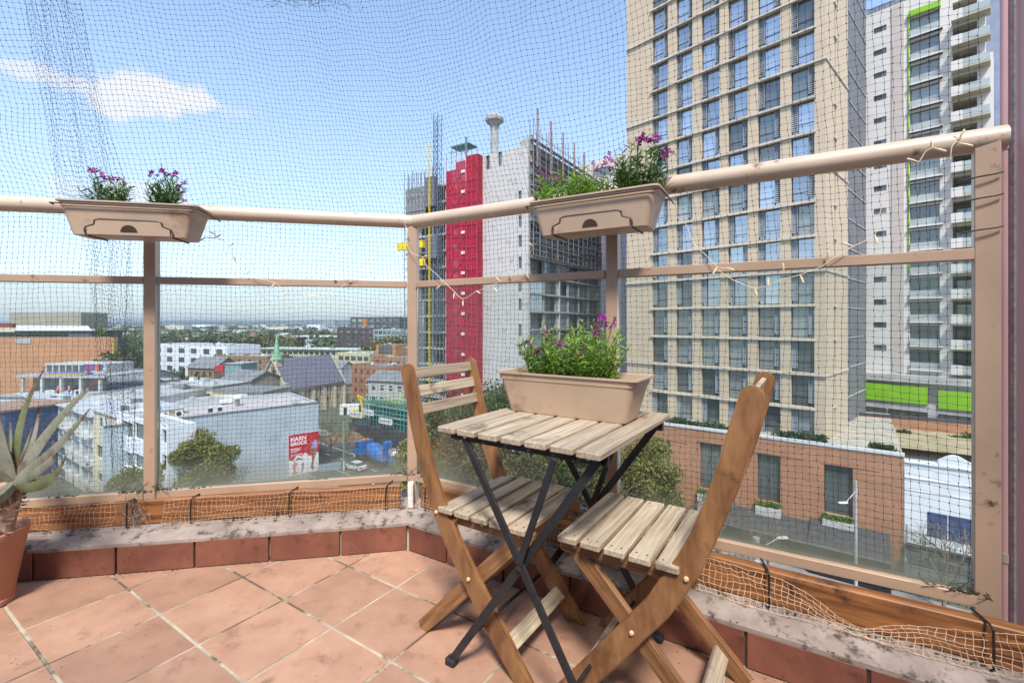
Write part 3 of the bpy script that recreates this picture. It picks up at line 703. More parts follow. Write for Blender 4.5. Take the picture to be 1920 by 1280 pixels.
def flower_plant(loc, label, n, h, spread, leaf, blooms, rzv=0.0, lean=0.0, leaflen=.052, seed=1):
    random.seed(seed)
    n = int(n*1.45); h *= 1.30
    r = empty('flowering_plant', loc, rzv, label, 'plant', 'purple flowered stock plants in the planters')
    lf, stm = MB(), MB(); tips = []
    for k in range(n):
        x0 = random.uniform(-spread[0], spread[0])*.85; y0 = random.uniform(-spread[1], spread[1])*.7
        hh = h*random.uniform(.45,1.0)*(1-.25*abs(x0)/max(.001, spread[0]))
        out = Vector((x0*.5+random.gauss(0,.018), y0*1.2+random.gauss(0,.018), hh)); b = Vector((x0,y0,0)); p1 = b+out
        mid = b+out*.5+Vector((random.gauss(0,.006),random.gauss(0,.006),0))
        stm.tube([b, mid, p1], .0011, 3, cap=False); tips.append(p1)
        m_ = 20
        for q in range(m_):
            f = .06+.94*q/m_; p = b.lerp(mid, f*2) if f < .5 else mid.lerp(p1, f*2-1)
            a = q*2.4+random.random(); d = Vector((math.cos(a), math.sin(a), random.uniform(.35,1.6)))
            blade(lf, p, d, leaflen*random.uniform(.6,1.25)*(1.1-.4*f), .0052, random.uniform(.1,.55))
    lf.build('leaves', leaf, r, fixn=False, kind='stuff'); stm.build('stems', m_stem, r, fixn=False, kind='stuff')
    for (bx, by, bz, cnt) in blooms:
        fl = MB(); c = Vector((bx,by,bz)); near = min(tips, key=lambda t: (t-c).length)
        fl.mi = 1; fl.tube([near*.6+Vector((bx,by,0))*.4*.0+Vector((0,0,0)), near, c-Vector((0,0,.008))] if near.z < bz else [Vector((near.x,near.y,bz*.5)), c-Vector((0,0,.008))], .0011, 3, cap=False); fl.mi = 0
        for k in range(cnt):
            fc = c+Vector((random.gauss(0,.012),random.gauss(0,.010),random.gauss(0,.009))); nn = Vector((random.gauss(0,1),random.gauss(-.6,1),random.gauss(.5,.8))).normalized()
            e = nn.orthogonal().normalized(); g_ = nn.cross(e)
            for q in range(4):
                a = q*math.pi/2+random.uniform(-.3,.3); dv = e*math.cos(a)+g_*math.sin(a); sv = nn.cross(dv)
                fl.add([fc, fc+dv*.006+sv*.0042+nn*.002, fc+dv*.0105+nn*random.uniform(-.003,.002), fc+dv*.006-sv*.0042+nn*.002], [(0,1,2,3)])
        fl.build('flower', [m_petal, m_stem], r, fixn=False)
    return r
def on(c, a, lx, ly, z): return (c.x+lx*math.cos(a)-ly*math.sin(a), c.y+lx*math.sin(a)+ly*math.cos(a), z)
# left planter: two plants
flower_plant(on(cL_,aL,-.10,0,1.43), 'low bushy plant in the left planter nearer the aloe', 16, .120, (.045,.03), m_leafd, [(-.05,0,.155,7),(-.025,.01,.145,6),(-.005,-.01,.135,6),(.045,0,.12,4)], aL, seed=3)
flower_plant(on(cL_,aL,.095,0,1.43), 'taller round plant in the left planter over the middle post', 22, .135, (.032,.03), m_leafd, [(-.045,0,.155,7),(-.01,0,.18,7),(.02,0,.16,9),(.05,.0,.125,4),(.055,.0,.09,3)], aL, seed=4)
# right planter: three plants
flower_plant(on(cR_,aR,-.13,0,1.42), 'bright green plant at the corner end of the right planter', 30, .115, (.085,.04), m_leaf, [(-.10,-.0,.10,8),(-.115,0,.055,8),(-.085,0,.125,8),(-.03,0,.125,8)], aR, seed=5)
flower_plant(on(cR_,aR,.02,0,1.42), 'sparse plant in the middle of the right planter', 12, .11, (.05,.035), m_leaf, [(-.02,0,.135,5),(.02,0,.155,7),(.035,0,.115,5)], aR, seed=6)
flower_plant(on(cR_,aR,.155,0,1.42), 'tallest plant with magenta heads at the wall end of the right planter', 34, .16, (.06,.04), m_leafd, [(-.075,0,.085,8),(.0,0,.205,13),(.045,0,.195,10),(.082,0,.145,14),(.07,0,.125,8),(.015,.01,.21,8)], aR, seed=8)
# table planter
flower_plant(on(cT_,aT,-.085,0,.805), 'light green plant filling the left of the table planter', 34, .14, (.085,.045), m_leaf, [(-.09,0,.12,11),(-.02,0,.155,12),(-.035,-.02,.10,8),(.03,0,.125,8)], aT, seed=10)
flower_plant(on(cT_,aT,.065,0,.805), 'taller plant on the right of the table planter', 36, .17, (.075,.045), m_leaf, [(.03,0,.165,8),(.035,0,.20,8),(.07,0,.19,7),(-.03,0,.11,6)], aT, seed=11)
random.seed(21)
# fallen flower on the table
fl = MB()
for k in range(6):
    a = k*1.05; fl.add([(0,0,.002),(math.cos(a)*.006-.002,math.sin(a)*.006,.004),(math.cos(a)*.011,math.sin(a)*.011,.003),(math.cos(a)*.006,math.sin(a)*.007+.003,.006)], [(0,1,2,3)])
p = wp(1208,783,.3*F/(783-HY)); o = fl.build('fallen_flower', mat('wilted_petal', (.16,.015,.04), .7), fixn=False, loc=(p.x,p.y,.7)); tag(o, 'small dark red flower head dropped on the table edge slat', 'flower')
fl = MB(); m_lil = mat('lilac_petal', (.58,.42,.80), .6, .15, 20, trans=.3)
for k in range(9):
    a = k*.7; c = Vector((random.uniform(-.03,.03),random.uniform(-.01,.01),random.uniform(-.006,.006)))
    for f in (0,): fl.add([c, c+Vector((math.cos(a)*.018-.005,math.sin(a)*.01,.012)), c+Vector((math.cos(a)*.03,math.sin(a)*.012,.02)), c+Vector((math.cos(a)*.016+.006,math.sin(a)*.012,.010))], [(0,1,2,3)])
lf_ = empty('lilac_flower', (.86,.86,.29), 0, 'lilac flower just showing at the bottom edge by the pink wall', 'flower')
fl.build('petals', m_lil, lf_, fixn=False); MB().tube([(0,0,-.29),(.005,0,-.1),(0,0,0)], .002, 5).build('stem', m_stem, lf_)
# ---------------------------------------------------------------- aloe
m_terra = mat('terracotta_pot', (.50,.22,.13), .8, .10, 7, bump=.0006, dirt=((.62,.45,.36), 5, .58, .72))
m_aloe = mat('aloe_skin', (.20,.215,.145), .5, c2=(.32,.31,.25), scale=14, stretch=(1,1,.5), dirt=((.17,.12,.09), 12, .50, .66))
m_aloeg = mat('aloe_green', (.10,.13,.05), .5, c2=(.22,.25,.13), scale=14, dirt=((.15,.10,.06), 12, .50, .66))
m_bark = mat('aloe_bark', (.42,.30,.22), .9, .35, 25, bump=.004, dirt=((.10,.07,.05), 12, .5,.65))
m_tip = mat('aloe_dry_tip', (.16,.085,.055), .7, .3, 20)
al = empty('aloe_plant', (-1.815,1.64,0), 0, 'spiky grey green aloe rising from the terracotta pot at the left edge', 'plant')
pot = empty('terracotta_pot', (-1.885,1.64,0), 0, 'round terracotta pot at the left edge of the floor', 'pot')
MB().lathe([(.084,0),(.092,.004),(.092,.02),(.088,.024),(.124,.235),(.128,.245),(.128,.262),(.120,.264),(.113,.255),(.110,.225)], 40).build('pot_body', m_terra, pot, smooth=True)
sb = MB(); sb.lathe([(.112,.222),(.07,.235),(.03,.245),(.0001,.246)], 24); sb.build('soil', m_soil, pot, smooth=True)
tk = MB(); random.seed(5)
tk.tube([(.0,0,.20),(.012,0,.28),(.03,0,.36),(.045,0,.44)], [.040,.034,.036,.040], 12)
for k in range(70):
    a = random.random()*6.28; z = random.uniform(.25,.42); c = Vector((.02+(z-.25)*.15+math.cos(a)*.036, math.sin(a)*.036, z)); o2 = Vector((math.cos(a),math.sin(a),random.uniform(-.3,.9))).normalized()
    e = Vector((-math.sin(a),math.cos(a),0)); tk.add([c-e*.010, c+e*.010, c+e*.006+o2*random.uniform(.008,.026), c-e*.007+o2*random.uniform(.008,.022)], [(0,1,2,3)])
tk.build('trunk', m_bark, al, smooth=False, fixn=False)
lt = MB()
for k in range(40):
    a = random.random()*6.28; rr = random.uniform(.03,.105); c = Vector((math.cos(a)*rr, math.sin(a)*rr, .252)); blade(lt, c, Vector((random.gauss(0,1),random.gauss(0,1),.5)), .05, .012, .4)
lt.build('dead_leaves', m_bark, pot, fixn=False, kind='stuff')
def aloe_leaf(tip, w0, bow, mt, cut=False, base=(.05,0,.425), th=.4):
    """tip relative to the plant; tapered lens-section leaf with toothed edges"""
    w0 *= .68; b = Vector(base); tp = Vector(tip); d = tp-b; K = 16; mb = MB(); sv = d.cross(Vector((0,0,1))).cross(d)
    cam_dir = Vector((0,-1,0)); side = d.cross(cam_dir).normalized(); nn = side.cross(d).normalized(); bowv = side*bow
    rings = []
    for i in range(K+1):
        f = i/K; p = b+d*f+bowv*math.sin(f*math.pi)*.5+bowv*.6*(f*f)*(1-f)*2
        ww = w0*((1-f)**.75 if not cut else (1-.35*f))*(.8+.35*min(1, f*5)); ww = max(ww, .0012)
        t_ = ww*th
        rings.append([p-side*ww/2, p-side*ww*.25+nn*t_*.15, p+side*ww*.25+nn*t_*.15, p+side*ww/2, p+side*ww*.3-nn*t_*.6, p-side*ww*.3-nn*t_*.6])
        if i > 0 and i < K and not cut:
            for sg in (-1,1):
                for q in (0,.5):
                    e = p+side*sg*ww*.5+d*(q/K); mb.mi = 1; mb.add([e-d.normalized()*.003, e+d.normalized()*.003, e+side*sg*.0045+d.normalized()*.002], [(0,1,2)]); mb.mi = 0
    n = 6
    s0 = len(mb.v)
    for r_ in rings: mb.v += [tuple(x) for x in r_]
    for i in range(K):
        for j in range(n): mb.f.append((s0+i*n+j, s0+i*n+(j+1) % n, s0+(i+1)*n+(j+1) % n, s0+(i+1)*n+j)); mb.m.append(2 if (i >= K-2 and not cut) else 0)
    mb.f.append(tuple(s0+K*n+j for j in range(n))); mb.m.append(2)
    mb.build('leaf', [mt, m_tip, m_tip], al, smooth=True, fixn=False)
def at(px, py, Y): p = wp(px, py, Y); return (p.x+1.815, p.y-1.64, p.z)
aloe_leaf(at(88,684,1.62), .052, -.05, m_aloeg)
aloe_leaf(at(192,706,1.60), .062, -.035, m_aloe)
aloe_leaf(at(170,764,1.52), .062, .02, m_aloe)
aloe_leaf(at(73,756,1.66), .042, .03, m_aloe)
aloe_leaf(at(19,790,1.70), .032, 0, m_aloeg)
aloe_leaf(at(100,860,1.48), .046, .01, m_aloe, cut=True)
aloe_leaf(at(-12,690,1.55), .075, -.03, m_aloe)
aloe_leaf(at(-6,780,1.72), .05, -.02, m_aloeg)
aloe_leaf(at(125,850,1.46), .075, .07, m_aloeg)
aloe_leaf(at(-90,800,1.5), .08, -.05, m_aloe); aloe_leaf(at(-130,900,1.6), .08, -.05, m_aloeg); aloe_leaf(at(-60,720,1.75), .06, 0, m_aloeg)
aloe_leaf(at(-40,940,1.38), .07, .03, m_aloe); aloe_leaf(at(60,800,1.85), .05, 0, m_aloeg)
# ---------------------------------------------------------------- string lights
m_cord = mat('cream_cord', (.74,.62,.48), .5, .1, 10); m_bulb = mat('clear_bulb', (.80,.66,.42), .2, .1, 10)
def railpt(px, py, d):
    k = (px-CX)/F
    side = -1 if px < 775 else 1
    t = rL if side < 0 else rR; n = rnL if side < 0 else rnR; O = RC+n*d
    s = (k*O.y-O.x)/(t.x-k*t.y); q = O+t*s
    return Vector((q.x, q.y, 1+(HY-py)/F*q.y))
def lights(paths, bulbs, label):
    r = empty('string_lights', railpt(*paths[0][0]), 0, label, 'string lights', 'cream fairy light strings on the railing'); O = Vector(r.location)
    mb = MB()
    for pth in paths:
        P = [railpt(x, y, d)-O for x, y, d in pth]; Q = [P[0]]
        for i in range(len(P)-1):
            p0, p1, p2, p3 = P[max(0,i-1)], P[i], P[i+1], P[min(len(P)-1,i+2)]
            for k in range(1,6):
                f = k/5; Q.append(.5*((2*p1)+(p2-p0)*f+(2*p0-5*p1+4*p2-p3)*f*f+(3*p1-p0-3*p2+p3)*f**3))
        mb.tube(Q, .00115, 5)
    mb.build('cord', m_cord, r, smooth=True)
    for (x, y, dx, dy, d) in bulbs:
        a = railpt(x, y, d)-O; b = railpt(x+dx, y+dy, d)-O; t = (b-a).normalized()
        MB().tube([a, a+t*.010, a+t*.011, a+t*.026, a+t*.028], [.0013,.0026,.0032,.0030,.001], 6).build('bulb', m_bulb, r, smooth=True)
lights([[(388,402,-.06),(385,430,-.05),(400,428,-.05),(403,446,-.05),(385,445,-.05),(412,448,-.04),(430,462,-.04),(442,492,-.03),(470,505,-.03),(476,520,-.035),(515,530,-.035),(540,548,-.03),(580,553,-.03),(620,548,-.03),(660,525,-.03),(695,500,-.03),(715,475,-.03),(745,470,-.03)]],
       [(403,446,14,-8,-.05),(430,462,10,-10,-.04),(442,492,-4,-14,-.03),(470,505,-8,8,-.035),(515,530,-6,10,-.035),(540,548,-12,8,-.03),(580,553,14,5,-.03),(620,548,6,12,-.03),(660,525,-14,-2,-.03),(695,500,2,14,-.03),(404,440,-12,-6,-.05),(385,445,-10,6,-.05)],
       'cream fairy lights drooping along the left mid rail from the planter to the corner')
lights([[(762,408,-.045),(760,425,-.045),(768,470,-.035),(792,482,-.035),(800,498,-.035),(826,522,-.035),(826,535,-.035)],[(826,522,-.035),(850,545,-.03),(868,560,-.03),(890,548,-.03),(910,540,-.03),(938,528,-.03),(960,518,-.035),(985,512,-.03),(990,488,-.02),(1000,462,-.03),(1010,452,-.04)]],
       [(762,425,3,12,-.045),(792,482,14,-4,-.035),(826,535,-12,10,-.035),(852,548,-2,14,-.03),(868,562,0,14,-.03),(892,545,14,8,-.03),(938,528,-8,-8,-.035),(958,518,-4,-12,-.035),(985,512,8,10,-.03),(1000,462,-14,-10,-.03),(925,538,10,12,-.03)],
       'cream fairy lights hanging in front of the red scaffold tower near the corner post')
lights([[(1258,400,-.03),(1285,420,-.02),(1300,455,-.02),(1325,480,-.03),(1345,500,-.035),(1360,503,-.035)],[(1345,505,-.035),(1375,525,-.03),(1420,540,-.03),(1465,525,-.03),(1500,515,-.03),(1540,500,-.035),(1556,488,-.035),(1600,462,-.03),(1640,440,-.03),(1650,400,-.03),(1660,360,-.03)]],
       [(1345,500,-6,10,-.035),(1360,502,16,4,-.035),(1415,540,4,14,-.03),(1470,510,-2,-14,-.035),(1500,515,6,14,-.03),(1556,488,-2,-10,-.035),(1600,462,-12,-4,-.03),(1640,440,4,12,-.03),(1440,520,0,14,-.03)],
       'cream fairy lights looping over the right mid rail before the beige tower')
lights([[(1706,302,-.036),(1722,304,-.037),(1735,285,-.037),(1748,276,-.037),(1746,262,-.03)],[(1748,276,-.037),(1764,281,-.037)],[(1782,300,-.037),(1785,275,-.037),(1797,262,-.03),(1788,255,-.03)],[(1793,266,-.037),(1812,272,-.037)]],
       [(1722,304,-14,-4,-.038),(1752,278,14,4,-.038),(1800,269,14,3,-.038),(1797,262,6,-10,-.036)],
       'short cream fairy light cords wrapped over the handrail beside the end post')
# ================================================================ CITY: ground
GZ = -24.0
m_asph = mat('asphalt', (.085,.087,.09), .9, .25, .5, bump=.01, bscale=8, dirt=((.05,.05,.05), .15, .5, .6))
m_pave = mat('pavement', (.25,.24,.225), .9, .15, .8)
m_city = mat('city_ground', (.10,.115,.075), .95, c2=(.17,.16,.13), scale=.02)
m_line = mat('road_paint', (.75,.75,.72), .7, .1, 5)
m_hill = mat('far_hills', (.05,.07,.055), .95, .3, .003)
G_ = MB(); rr = [0,60,150,400,1200,4000,12000]; K = 48
G_.v.append((0,0,GZ-.03))
for r_ in rr[1:]:
    for k in range(K): a = 2*math.pi*k/K; G_.v.append((r_*math.cos(a), r_*math.sin(a), GZ-.03))
for k in range(K): G_.f.append((0, 1+k, 1+(k+1) % K)); G_.m.append(0)
for i in range(len(rr)-2):
    for k in range(K): G_.f.append((1+i*K+k, 1+(i+1)*K+k, 1+(i+1)*K+(k+1) % K, 1+i*K+(k+1) % K)); G_.m.append(0)
G_.build('ground', m_city, kind='structure')
def gstrip(name, pts, z, mt, kind='structure', parent=None, h=None):
    mb = MB()
    if h is None: mb.add([(x,y,GZ+z) for x,y in pts], [tuple(range(len(pts)))])
    else: mb.prism(pts, h, 'z', GZ+z)
    return mb.build(name, mt, parent, kind=kind)
rd = Vector((.77,-.638)).normalized(); rn = Vector((rd.y, -rd.x)); rn = -rn if rn.y < 0 else rn; rc = Vector((-24,79.1))
def RP(a, b): q = rc+rd*a+rn*b; return (q.x, q.y)
road = gstrip('road', [RP(-160,-8), RP(140,-8), RP(140,6.5), RP(-160,6.5)], .0, m_asph)
gstrip('side_road', [(-34,95),(-26,96),(-40,170),(-48,169)], .004, m_asph)
gstrip('pavement', [RP(-8,6.5), RP(140,6.5), RP(140,10.5), RP(-8,10.5)], -.02, m_pave, h=.14)
gstrip('pavement', [RP(-160,-12), RP(140,-12), RP(140,-8), RP(-160,-8)], -.02, m_pave, h=.14)
gstrip('pavement', [RP(-160,6.5), RP(-22,6.5), RP(-22,9.5), RP(-160,9.5)], -.02, m_pave, h=.14)
for k in range(-24, 22): gstrip('lane_marking', [RP(k*5-.9+.8,-.08), RP(k*5+.9+.8,-.08), RP(k*5+.9+.8,.08), RP(k*5-.9+.8,.08)], .008, m_line, parent=None).name
for b in (-3.9, 3.2): gstrip('edge_line', [RP(-150,b-.06), RP(130,b-.06), RP(130,b+.06), RP(-150,b+.06)], .008, m_line)
# far hills
hl = MB()
for band, (Y, zz, am) in enumerate(((5200, 20, 26), (7600, 52, 40), (10500, 95, 60))):
    K = 90; b0 = len(hl.v)
    for i in range(K+1):
        x = (-1.5+3.0*i/K)*Y; h = zz+am*mnoise.noise(Vector((i*.13+band*9, band*3.1, 0)))+am*.3*mnoise.noise(Vector((i*.6, band, 0)))
        hl.v += [(x, Y-700, GZ-1), (x, Y, GZ+max(8,h)), (x, Y+900, GZ-1)]
    for i in range(K):
        a = b0+i*3; hl.f += [(a, a+3, a+4, a+1), (a+1, a+4, a+5, a+2)]; hl.m += [0,0]
hl.build('hills', m_hill, smooth='all', kind='structure')
# ---------------------------------------------------------------- building kit
m_gl = glassmat('window_glass', (.50,.55,.60)); m_gld = glassmat('window_glass_dark', (.20,.225,.23), .55, .12); m_glc = glassmat('window_glass_curtain', (.34,.37,.36), .35, .2)
m_fr = mat('dark_window_frame', (.035,.035,.038), .5, .2, 3)
m_frw = mat('white_window_frame', (.70,.70,.68), .5, .1, 3)
m_conc = mat('pale_concrete', (.46,.45,.43), .85, .14, .6, dirt=((.24,.23,.21), .5, .58, .75))
m_roofp = mat('pale_roof', (.40,.40,.41), .7, .14, .4, dirt=((.24,.235,.23), .35, .52, .68))
m_roofd = mat('grey_roof', (.20,.20,.21), .8, .2, .5)
_wc = {}
def win_mesh(w_, h_, fr, dp, mull):
    k = ('f', round(w_,2), round(h_,2), fr.name, mull)
    if k not in _wc:
        t = .06 if w_ > .7 else .04; mb = MB()
        mb.box(0,w_,dp-.08,dp,0,t).box(0,w_,dp-.08,dp,h_-t,h_).box(0,t,dp-.08,dp,t,h_-t).box(w_-t,w_,dp-.08,dp,t,h_-t)
        for f in mull: mb.box(w_*f-t/2,w_*f+t/2,dp-.07,dp-.01,t,h_-t)
        o = mb.build('window', fr); me = o.data; bpy.data.objects.remove(o)
        p = MB().box(t*.5,w_-t*.5,dp-.035,dp-.02,t*.5,h_-t*.5); o = p.build('pane', m_gl); pm = o.data; pm.materials.clear(); bpy.data.objects.remove(o)
        _wc[k] = (me, pm)
    return _wc[k]
_pm = {}
def put_window(parent, x, y, z, rz, w_, h_, fr=None, gl=None, dp=.2, mull=()):
    fr = fr or m_fr; gl = gl or m_gl; me, pm = win_mesh(w_, h_, fr, dp, tuple(mull))
    o = inst('window', me, parent, (x,y,z), (0,0,rz))
    kk = (pm.name, gl.name)
    if kk not in _pm: c = pm.copy(); c.materials.append(gl); _pm[kk] = c
    inst('pane', _pm[kk], o); return o
def holes_wall(mb, Lg, H, holes, T, dp):
    """front sheet with real openings; T maps local (x along, depth, z) to the building frame"""
    xs = sorted({0, Lg} | {h[0] for h in holes} | {h[0]+h[2] for h in holes}); zs = sorted({0, H} | {h[1] for h in holes} | {h[1]+h[3] for h in holes})
    xs = [x for x in xs if -1e-6 <= x <= Lg+1e-6]; zs = [z for z in zs if -1e-6 <= z <= H+1e-6]
    hs = [(h[0], h[0]+h[2], h[1], h[1]+h[3]) for h in holes]
    def inh(x, z): return any(a < x < b and c < z < d for a, b, c, d in hs)
    for i in range(len(xs)-1):
        run = None
        for j in range(len(zs)-1):
            cx, cz = (xs[i]+xs[i+1])/2, (zs[j]+zs[j+1])/2
            if not inh(cx, cz):
                if run is None: run = zs[j]
                if j == len(zs)-2: mb.quad(T(xs[i],0,run), T(xs[i+1],0,run), T(xs[i+1],0,zs[j+1]), T(xs[i],0,zs[j+1]))
            else:
                if run is not None: mb.quad(T(xs[i],0,run), T(xs[i+1],0,run), T(xs[i+1],0,zs[j]), T(xs[i],0,zs[j])); run = None
    for a, b, c, d in hs:
        mb.quad(T(a,0,c), T(a,dp,c), T(a,dp,d), T(a,0,d)); mb.quad(T(b,0,c), T(b,0,d), T(b,dp,d), T(b,dp,c))
        mb.quad(T(a,0,c), T(b,0,c), T(b,dp,c), T(a,dp,c)); mb.quad(T(a,0,d), T(a,dp,d), T(b,dp,d), T(b,0,d))
def bld(name, label, cat, pl, pr, D, ztop, wall, roof=None, F_=(), Rt=(), Lf=(), fr=None, gl=None, dp=.2, zb=GZ, parapet=.35, group=None, mull=(), eave=0.0, pitched=None):
    """pl, pr: front line ends in plan (left, right as seen); windows lists hold (x, z above base, w, h)"""
    pl, pr = Vector(pl), Vector(pr); u = (pr-pl); Lg = u.length; rz = math.atan2(u.y, u.x)
    e = empty(name, (pl.x, pl.y, zb), rz, label, cat, group); H = ztop-zb; e['L'] = Lg
    mb = MB()
    holes_wall(mb, Lg, H, list(F_), lambda x, d, z: (x, d, z), dp)
    holes_wall(mb, D, H, list(Rt), lambda x, d, z: (Lg-d, x, z), dp)
    holes_wall(mb, D, H, list(Lf), lambda x, d, z: (d, D-x, z), dp)
    mb.quad((Lg,D,0),(0,D,0),(0,D,H),(Lg,D,H))
    mb.build('wall', wall, e, fixn=False)
    for (x, z, w_, h_, *o_) in F_: put_window(e, x, 0, z, 0, w_, h_, fr, gl, dp, o_[0] if o_ else mull)
    for (x, z, w_, h_, *o_) in Rt: put_window(e, Lg, x, z, R(90), w_, h_, fr, gl, dp, o_[0] if o_ else mull)
    for (x, z, w_, h_, *o_) in Lf: put_window(e, 0, D-x, z, R(-90), w_, h_, fr, gl, dp, o_[0] if o_ else mull)
    roof = roof or m_roofp
    if pitched is None and D > 7 and Lg > 6 and ztop < 0:
        rs_ = random.Random(int(Lg*1000)); ru = []
        for k in range(min(7, 2+int(Lg/5))):
            x = rs_.uniform(.8, Lg-2); y = rs_.uniform(1, D-2); s_ = rs_.uniform(.5, 1.3); h_ = rs_.uniform(.3, 1.1); q = MB().box(x, x+s_*1.3, y, y+s_, H+.125, H+.125+h_)
            q.build('roof_unit', rs_.choice((m_conc, m_frw, m_roofd)), e)
        y = rs_.uniform(1.2, D-1.2); MB().box(.6, Lg-.8, y, y+.12, H+.121, H+.24).build('roof_pipe', m_conc, e)
    if pitched is None:
        rf = MB().box(-eave, Lg+eave, -eave, D+eave, H-.02, H+.12 if not parapet else H)
        if parapet:
            t = .25; rf.v = []; rf.f = []; rf.m = []
            rf.quad((t,t,H-.05),(Lg-t,t,H-.05),(Lg-t,D-t,H-.05),(t,D-t,H-.05))
            rf.build('roof', roof, e, fixn=False)
            pq = MB(); pq.box(0,Lg,0,t,H+.001,H+parapet).box(0,Lg,D-t,D,H+.001,H+parapet).box(0,t,t,D-t,H+.001,H+parapet).box(Lg-t,Lg,t,D-t,H+.001,H+parapet)
            pq.build('parapet', wall, e)
        else: rf.build('roof', roof, e)
    else:
        h = pitched; k = eave or .4; rf = MB()
        rf.prism([(-k,H-.05),(D/2,H+h),(D+k,H-.05),(D+k,H+.10),(D/2,H+h+.17),(-k,H+.10)], Lg+2*k, 'x', -k)
        rf.build('roof', roof, e)
        mbg = MB()
        for xx in (.01, Lg-.01): mbg.add([(xx,0,H),(xx,D,H),(xx,D/2,H+h-.02)], [(0,1,2)])
        mbg.build('gable', wall, e, fixn=False)
    return e
def grid(x0, x1, n, w_, z0, dz, m, h_): 
    st = (x1-x0)/max(1, n); return [(x0+st*(i+.5)-w_/2, z0+dz*j, w_, h_) for i in range(n) for j in range(m)]
def part(e, name, mt, *boxes, **k):
    mb = MB()
    for b in boxes: mb.box(*b)
    return mb.build(name, mt, e, **k)

# ---------------------------------------------------------------- beige tower
m_beige = mat('beige_panel', (.54,.43,.305), .8, .05, .7, dirt=((.46,.36,.26), .4, .6, .8))
m_ledge2 = mat('ledge_stone', (.52,.47,.41), .8, .08, 1)
m_louv = mat('grey_louvre', (.30,.33,.36), .5, .1, 2)
uA = Vector((-.681,.732)).normalized(); uP = Vector((.732,.681)).normalized(); BC = Vector(((1548-CX)/F*50, 50.0))
sl_ = s_on(BC, uA, 1175); BL = BC+uA*sl_
zb_t = -11.9; ztop_t = 62.5
cols = [(1223,1252),(1268,1298),(1315,1349),(1365,1402),(1421,1463),(1483,1527)]
def xl(px): return sl_-s_on(BC, uA, px)
z0f = 2.9; fh = 3.8
floors = [z0f+fh*k for k in range(-4, 16)]
Fh = []; cfg = []
for zf in floors:
    for (a, b) in cols:
        x0, x1 = xl(a), xl(b); zs_ = zf+.22; Fh.append((x0, zs_-zb_t, x1-x0, fh-.36))
base_extra = []
e = empty('beige_tower', (BL.x, BL.y, zb_t), math.atan2(-uA.y, -uA.x), 'tall beige tower with six columns of tall windows standing on the brick podium', 'tower')
mb = MB(); H = ztop_t-zb_t; Sd = 10.0
holes_wall(mb, sl_, H, Fh, lambda x, d, z: (x, d, z), .45)
Sh = []
for zf in floors: Sh.append((3.7, zf+.25-zb_t, .55, fh-.45))
holes_wall(mb, Sd, H, Sh, lambda x, d, z: (sl_-d, x, z), .3)
mb.quad((0,0,0),(0,0,H),(0,20,H),(0,20,0)); mb.quad((sl_,Sd,0),(sl_,Sd,H),(sl_-6,Sd+.01,H),(sl_-6,Sd+.01,0)); mb.quad((0,0,H),(sl_,0,H),(sl_,Sd,H),(0,Sd,H))
mb.build('wall', m_beige, e, fixn=False)
part(e, 'rear_wall', mat('dark_grey_cladding', (.165,.165,.175), .55, .12, .5), (0, sl_-.6, Sd+.05, 24, 0, H-.05))
_alt = {}
def tower_win(zi, ci, x0, z, w_, h_, left):
    k = ('tw', ci, left)
    if k not in _wc:
        dp = .45; t = .07; lw = w_*.27; m1 = MB(); m1.box(0,w_,dp-.12,dp,0,t).box(0,w_,dp-.12,dp,h_-t,h_).box(0,t,dp-.12,dp,t,h_-t).box(w_-t,w_,dp-.12,dp,t,h_-t)
        xm = lw if left else w_-lw; m1.box(xm-t/2,xm+t/2,dp-.14,dp,t,h_-t); m1.box(t, w_-t, dp-.10, dp-.04, h_*.30, h_*.30+.04)
        a = m1.build('window', m_fr); me = a.data; bpy.data.objects.remove(a)
        p = MB().box(t*.6, w_-t*.6, dp-.03, dp-.01, t*.6, h_-t*.6).build('pane', m_gl); pme = p.data; bpy.data.objects.remove(p)
        lv = MB(); xa, xb = (t, lw-t/2) if left else (w_-lw+t/2, w_-t)
        zlo = h_*.12; n = 13
        for q in range(n):
            zz = zlo+(h_-t-zlo)*q/n; lv.add([(xa,dp-.22,zz),(xb,dp-.22,zz),(xb,dp-.13,zz+(h_-t-zlo)/n*.72),(xa,dp-.13,zz+(h_-t-zlo)/n*.72)], [(0,1,2,3)])
        lv.box(xa-.03,xa+.02,dp-.26,dp-.1,zlo,h_-t).box(xb-.02,xb+.03,dp-.26,dp-.1,zlo,h_-t)
        l_ = lv.build('louvre', m_louv, kind=None, fixn=False); lme = l_.data; bpy.data.objects.remove(l_)
        _wc[k] = (me, pme, lme)
    me, pme, lme = _wc[k]
    if ci not in _alt or left not in _alt[ci]:
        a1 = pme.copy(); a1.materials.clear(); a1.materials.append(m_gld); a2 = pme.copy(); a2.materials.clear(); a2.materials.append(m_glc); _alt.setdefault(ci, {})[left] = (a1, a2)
    pme_alt = _alt[ci][left]; o = inst('window', me, e, (x0,0,z)); inst('pane', (pme if (zf > 0 and random.random() < .68) else pme_alt[random.randrange(2)]), o); l = inst('louvre', lme, o); l['kind'] = 'stuff'  # lower floors get darker glass, their weaker sky reflection put into the colour
random.seed(3)
